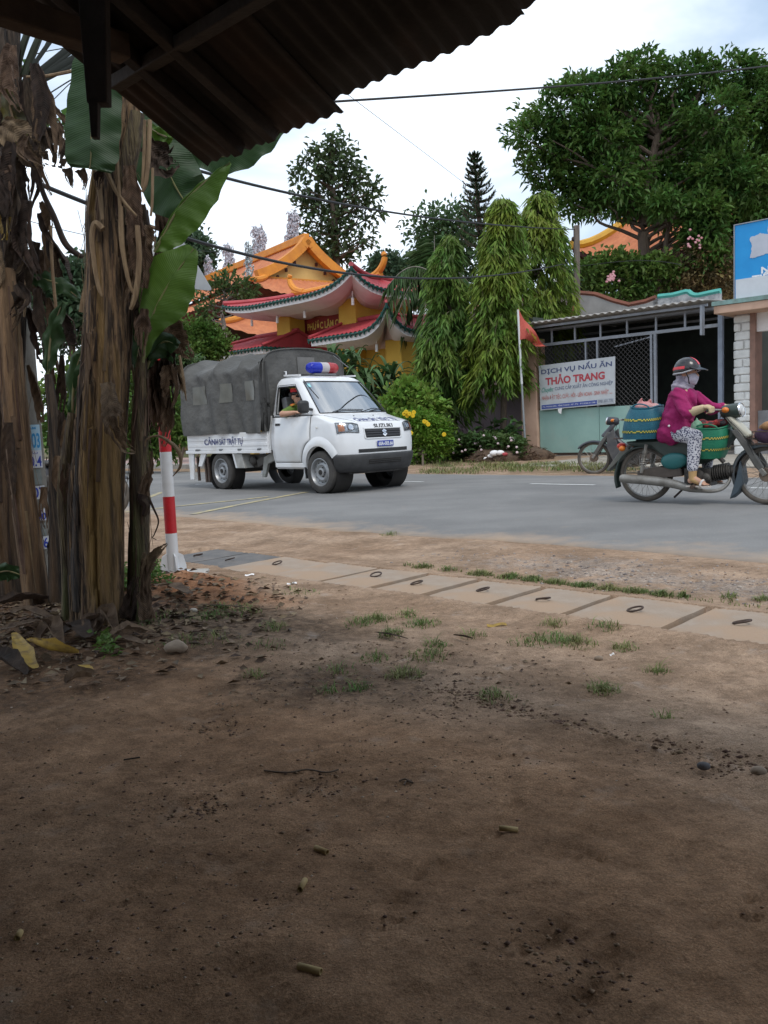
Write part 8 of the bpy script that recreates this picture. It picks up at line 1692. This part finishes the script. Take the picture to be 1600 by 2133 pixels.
def build_crumbs():
    def field(n,f,x0=-2.4,x1=2.2,y0=1.05,y1=5.2,smin=.0012,smax=.005,pw=3.):
        P=[]
        while len(P)<n:
            y=y0*(y1/y0)**random.random(); x=random.uniform(max(x0,-.5*y-.1),min(x1,.5*y+.1)); s=smin+(smax-smin)*random.random()**pw
            if f(x,y): P.append((x,y,s*(.7+.3*y/1.5)))
        return P
    t_=lambda x,y:x*NX+y*NY; s_=lambda x,y:x*UX+y*UY
    clump=lambda x,y:float(fbm(np.array(x*2.3),np.array(y*2.3),3))>random.uniform(-.35,.55) and not 3.34<t_(x,y)<3.98
    P=field(5200,clump,smax=.007,pw=4)
    drip=[RC(s,2.2+random.gauss(0,.03)+.05*float(vnoise(s*3,0))) for s in np.random.default_rng(3).uniform(-1.9,.9,1300)]; P+=[(q.x,q.y,random.uniform(.003,.013)*random.random()+.002) for q in drip]
    for cx,cy,r,n in ((410,1680,.10,150),(450,1510,.10,140),(660,1640,.10,90),(1240,2040,.09,90),(1490,1610,.08,60),(1140,1960,.07,50),(700,1400,.4,500),(900,1480,.3,260)):
        q=G(cx,cy); P+=[(q.x+random.gauss(0,r*.6),q.y+random.gauss(0,r*.45),random.uniform(.0015,.008)) for _ in range(n)]
    pebble_mesh('soil_crumbs',zs(P),mat('soil_crumb',(.25,.165,.105),.95,(.14,.09,.06),30,3,island=.4),'dark crumbs and clods of soil strewn over the shaded dirt','soil crumbs')
    P=field(700,clump,smin=.001,smax=.0055,pw=4); pebble_mesh('light_grit',zs(P),mat('grit',(.46,.38,.31),.9,(.34,.27,.21),30,3,island=.4),'pale grit and small stones lying on the dirt','grit')
    P=[]
    while len(P)<2600:
        s=random.uniform(-3.9,1.5); t=random.gauss(4.62,.28)
        if 4.05<t<5.35 and (s>-3.2 or random.random()<.35): q=RC(s,t); P.append((q.x,q.y,.003+.014*random.random()**3))
    pebble_mesh('gravel',zs(P),mat('grey_gravel',(.16,.14,.135),.9,(.33,.28,.24),25,3,island=.45),'grey gravel scattered between the grass strip and the asphalt','gravel')
    # fallen leaf bits under the bananas
    B=[];D=[];L=[]
    for i in range(2600):
        x=random.gauss(-1.55,.6); y=random.gauss(4.15,.5)
        if x>-.45 or y<2.9 or 3.36<t_(x,y)<3.96 or t_(x,y)>3.3: continue
        B.append((x,y,gz(x,y)+.006)); a=random.uniform(0,2*PI); D.append((math.cos(a),math.sin(a),random.uniform(-.02,.16))); L.append(random.uniform(.015,.07))
    for i in range(380):
        q=G(random.uniform(450,1150),random.uniform(1330,1480)); q.x+=random.gauss(0,.05); B.append((q.x,q.y,gz(q.x,q.y)+.003)); a=random.uniform(0,2*PI); D.append((math.cos(a),math.sin(a),random.uniform(-.02,.12))); L.append(random.uniform(.008,.03))
    o=leaf_mesh('leaf_litter',B,D,np.array(L),np.array(L)*.45,mat('litter_leaf',(.20,.14,.085),.9,(.085,.06,.04),9,4,island=.5),None,.02); stuff(o,'brown leaf scraps and plant litter around the banana bases','leaf litter')
build_crumbs()
def ground_leaf(label,px,w,m,name='dead_leaf',cat='leaf',lift=.02,curl=.9,seed=0,thick=True):
    P=[onG(x,y,lift+(z if z else 0)) for x,y,z in px]; mid=smooth_path(P,7); k=len(mid); ww=np.interp(np.linspace(0,1,k),np.linspace(0,1,len(w)),w); r_=Vector(mid[k//2]); mb=MB(); vs=[];fs=[];m_=8
    for i,p in enumerate(mid):
        d=(mid[min(i+1,k-1)]-mid[max(i-1,0)]).normalized(); s_=d.cross(Vector((0,0,1))).normalized()
        for j in range(m_+1):
            q=j/m_*2-1; a=q*curl*PI*.5; h=(1-math.cos(a))*ww[i]*.7; rag=1+.25*float(vnoise(i*.9+seed*3,q*2+seed)); vs.append(p+s_*math.sin(a)/max(curl,.3)*ww[i]*.7*rag+Vector((0,0,h+.3*ww[i]*float(vnoise(i*.6+seed,q*2.3+seed)))))
    for i in range(k-1):
        for j in range(m_): fs.append((i*(m_+1)+j,(i+1)*(m_+1)+j,(i+1)*(m_+1)+j+1,i*(m_+1)+j+1))
    o=mb.add(vs,fs).build(name,m,None,smooth=75); tag(o,label,cat); return o
def build_litter():
    M_YL=mat('yellowed_leaf',(.42,.27,.05),.7,(.16,.10,.04),14,5,(.42,.66),trans=.2)
    ground_leaf('long yellow rolled banana leaf lying at the left edge',[(60,1358,.03),(110,1378,.03),(165,1380,.02)],[.012,.045,.012],M_YL,curl=1.3,seed=1)
    ground_leaf('yellow torn banana leaf strip below the rolled yellow one',[(30,1340,.03),(50,1375,.02),(75,1402,.0)],[.01,.04,.012],M_YL,curl=.5,seed=2)
    ground_leaf('small yellow leaf piece lying apart from the rolled leaf',[(155,1398,.0),(175,1402,0),(192,1407,0)],[.01,.03,.008],M_YL,curl=.6,seed=3)
    for i,(q,w) in enumerate((([(-10,1290,.05),(40,1275,.05),(100,1262,.02)],[.04,.07,.03]),([(0,1335,.03),(50,1322,.03),(90,1305,.01)],[.03,.05,.02]),([(80,1350,.02),(110,1335,.05),(130,1362,.0)],[.03,.06,.02]),([(-15,1390,.03),(20,1400,.02),(55,1415,.0)],[.05,.06,.02]),([(130,1335,.01),(160,1330,.04),(185,1345,.02)],[.02,.06,.03]),([(185,1335,.02),(195,1318,.05),(205,1330,.02)],[.03,.05,.02]),([(205,1330,.02),(225,1315,.06),(245,1335,.02)],[.03,.06,.02]),([(235,1340,.02),(270,1330,.03),(325,1328,.0)],[.02,.05,.01]),([(220,1350,0),(260,1345,.01),(300,1350,0)],[.02,.035,.01]),([(325,1235,.02),(360,1238,.03),(395,1248,.01)],[.02,.045,.02]),([(138,1440,.01),(165,1430,.02),(195,1425,.01)],[.02,.05,.03]),([(30,1310,.06),(60,1300,.05),(110,1298,.0)],[.03,.05,.02]),([(780,1326,0),(810,1333,.005),(850,1340,0)],[.004,.012,.004]),([(945,1332,0),(965,1338,.005),(985,1340,0)],[.004,.01,.004]))):
        lab=['broad brown dead leaf heaped under the left stems','brown leaf strip in front of the heaped one','pale crumpled leaf near the yellow roll','grey brown leaf cut by the left edge','crumpled brown leaf below the leaning stem','small standing curl of dry leaf, left of the arched one','arched dry leaf at the foot of the thick stem','long dry leaf stretched right of the arched one','thin flat dry strip below the long dry leaf','dry leaf lying on the red soil heap below the post','pale bark like scrap lying nearest the viewer, left','brown leaf rib on top of the left heap','dark twisted leaf scrap beside the middle grass tufts','little dark leaf scrap right of the middle grass tufts'][i]
        ground_leaf(lab,q,w,M_DRYD if i in (0,3,12,13,4) else M_DRY,curl=random.uniform(.5,1.1),seed=4+i)
    # stone
    def rock(label,px,py,r,m,nm='stone'):
        p=onG(px,py); mb=MB(); mb.ell((p.x,p.y,p.z+r*.35),(r,r*.7,r*.62),16,10); o=mb.build(nm,m,None,smooth=40)
        for v in o.data.vertices: n_=v.co; d=n_-Vector((p.x,p.y,p.z)); v.co=n_+d*.35*float(fbm(n_.x*14+n_.z*9,n_.y*14+n_.z*7,3))
        tag(o,label,'stone'); return o
    M_ST=mat('stone',(.34,.26,.19),.9,(.22,.17,.125),9,6,bump=.6,bscale=30)
    rock('rounded tan stone beside the banana litter',368,1356,.055,M_ST); rock('pale lump of stone on the weedy ground near the post',404,1274,.02,mat('pale_stone',(.48,.43,.36),.9,(.38,.33,.27),9)); rock('dark wedge of stone on the drip line at the right',1468,1600,.018,mat('dark_stone',(.13,.125,.13),.9,(.09,.085,.085),9)); rock('brown clod on the drip line at the right edge',1580,1612,.02,M_ST); rock('grey stone among the right hand tufts',1248,1375,.018,M_ST)
    # hollow straw coloured stalk pieces
    M_STR=mat('straw',(.42,.31,.14),.7,(.32,.22,.09),12,4)
    for lab,(x0,y0),(x1,y1) in (('straw coloured stalk piece at the right of the shaded dirt',(1040,1729),(1079,1733)),('straw coloured stalk piece lying left of centre on the dirt',(657,1770),(682,1780)),('short straw coloured stalk piece tilted towards the viewer',(625,1858),(636,1838)),('longest straw coloured stalk piece, nearest the viewer',(622,2018),(669,2030)),('stubby straw coloured stalk piece by the left edge',(36,1960),(43,1946)),('dark stick like twig on the upper left dirt',(258,1586),(292,1581))):
        dark='dark' in lab; a,b=onG(x0,y0,.005),onG(x1,y1,.005); mb=MB(); r0=.0022 if dark else .0062; mb.cyl(a,b,r0,r0,12,dark)
        o=mb.build('twig' if dark else 'stalk_piece',M_DARKWOOD if dark else M_STR,None)
        if not dark: md=o.modifiers.new('s','SOLIDIFY'); md.thickness=.0018
        tag(o,lab,'twig' if dark else 'stalk')
    for lab,q in (('crossed dark twig in the middle of the shaded dirt',((832,1630),(845,1626),(860,1634),(848,1630),(842,1638))),('thin curled dry stem lying left of the crossed twig',((550,1608),(600,1612),(640,1606),(680,1612),(705,1606))),('thin pale stem on the weedy soil below the post',((420,1260),(470,1262),(540,1270),(580,1268))),('long thin stalk below the red soil heap',((350,1255),(400,1262),(470,1275),(530,1278))),('fine broken stem near the right tufts',((320+980,1338-60),(1330,1283),(1345,1290)))):
        o=MB().tube(smooth_path([onG(x,y,.004) for x,y in q],4),.0025,5).build('twig',mat('twig_brown',(.12,.085,.06),.9),None); tag(o,lab,'twig')
    for lab,(px,py),s,m in (('yellow fallen leaf lying behind the broad grass tuft',(1035,1304),.045,M_YL),('white paper scrap on the red soil below the wet slab',(520,1199),.03,M_PLW),('second white scrap, right of the first on the dirt',(608,1217),.03,M_PLW),('tiny white scrap right of the grass tufts',(1275,1366),.009,M_PLW)):
        p=onG(px,py,.006); o=MB().grid(lambda u,v:p+Vector((u*s,v*s*.3,.004*math.sin(u*3)+.003*v)),np.linspace(-1,1,7),np.linspace(-1,1,4)).build('scrap',m,None,smooth=80); tag(o,lab,'scrap')
    # weeds by the post
    B=[];D=[]
    for px,py,n in ((262,1200,90),(262,1225,70),(315,1205,110),(325,1190,80),(340,1215,50),(225,1360,40),(218,1345,30)):
        for _ in range(n): q=onG(px+random.gauss(0,9),py+random.gauss(0,7)); B.append((q.x,q.y,q.z+random.uniform(0,.06))); D.append((random.gauss(0,1),random.gauss(0,1),random.uniform(0,.9)))
    o=leaf_mesh('weeds',B,D,.035,.02,M_HEDGE,None); stuff(o,'small leafy green weeds at the foot of the banana stem and post','weeds')
build_litter()
# ================================================================ far verge
def build_verge():
    M_PV=mat('apron_concrete',(.36,.33,.28),.9,(.27,.24,.20),2,6,(.35,.65),bump=.4,bscale=30); M_PK=mat('pink_paving',(.40,.27,.24),.9,(.33,.23,.20),3,5); M_KB=mat('kerb_concrete',(.40,.38,.35),.9,(.30,.28,.26),4)
    a=fs(1095,15); o=sbox(MB(),a,12,14.3,18.45,-.1,.035).build('pavement',M_PV,None,bev=.01); struct(o)
    o=sbox(MB(),-60,-14.6,13.55,17.5,-.2,.12).build('pavement',M_PK,None,bev=.01); struct(o); o=sbox(MB(),-60,-14.6,13.3,13.545,-.2,.135).build('kerb',M_KB,None,bev=.02); struct(o)
    # heap of dry cuttings with rubbish at the pillar
    c=PT(1062,952,17.0); c.z=0
    r=thing('rubbish_heap','brown heap of dry cuttings with pale rubbish beside the flagpole foot','heap',c); mb=MB(); mb.ell((c.x,c.y,.02),(1.0,.8,.34),26,12); o=mb.build('mound',mat('dry_cuttings',(.13,.085,.055),.95,(.075,.05,.035),9,5,bump=.8,bscale=25),r)
    for v in o.data.vertices: v.co=v.co*(1+.35*float(fbm(v.co.x*3+9,v.co.y*3+v.co.z*2,3)))
    B=[];D=[]
    for i in range(1500):
        a=random.uniform(0,2*PI); q=math.sqrt(random.random()); B.append((c.x+math.cos(a)*q*1.05,c.y+math.sin(a)*q*.85,.36*(1-q*q)+random.uniform(-.02,.06))); D.append((random.gauss(0,1),random.gauss(0,1),random.uniform(-.2,.7)))
    leaf_mesh('cuttings',B,D,.16,.02,mat('cutting_twig',(.17,.105,.065),.9,(.09,.06,.04),9,island=.4),r)
    for i,(px,py,s,m) in enumerate(((1030,944,.12,M_PLW),(1042,943,.10,M_PLW),(1022,950,.08,M_PLW),(1052,946,.07,M_RED),(1012,955,.06,M_PLW))):
        p=PT(px,py,16.2); MB().ell(p,(s,s*.6,s*.6),9,6).build('rubbish',m,r)
build_verge()
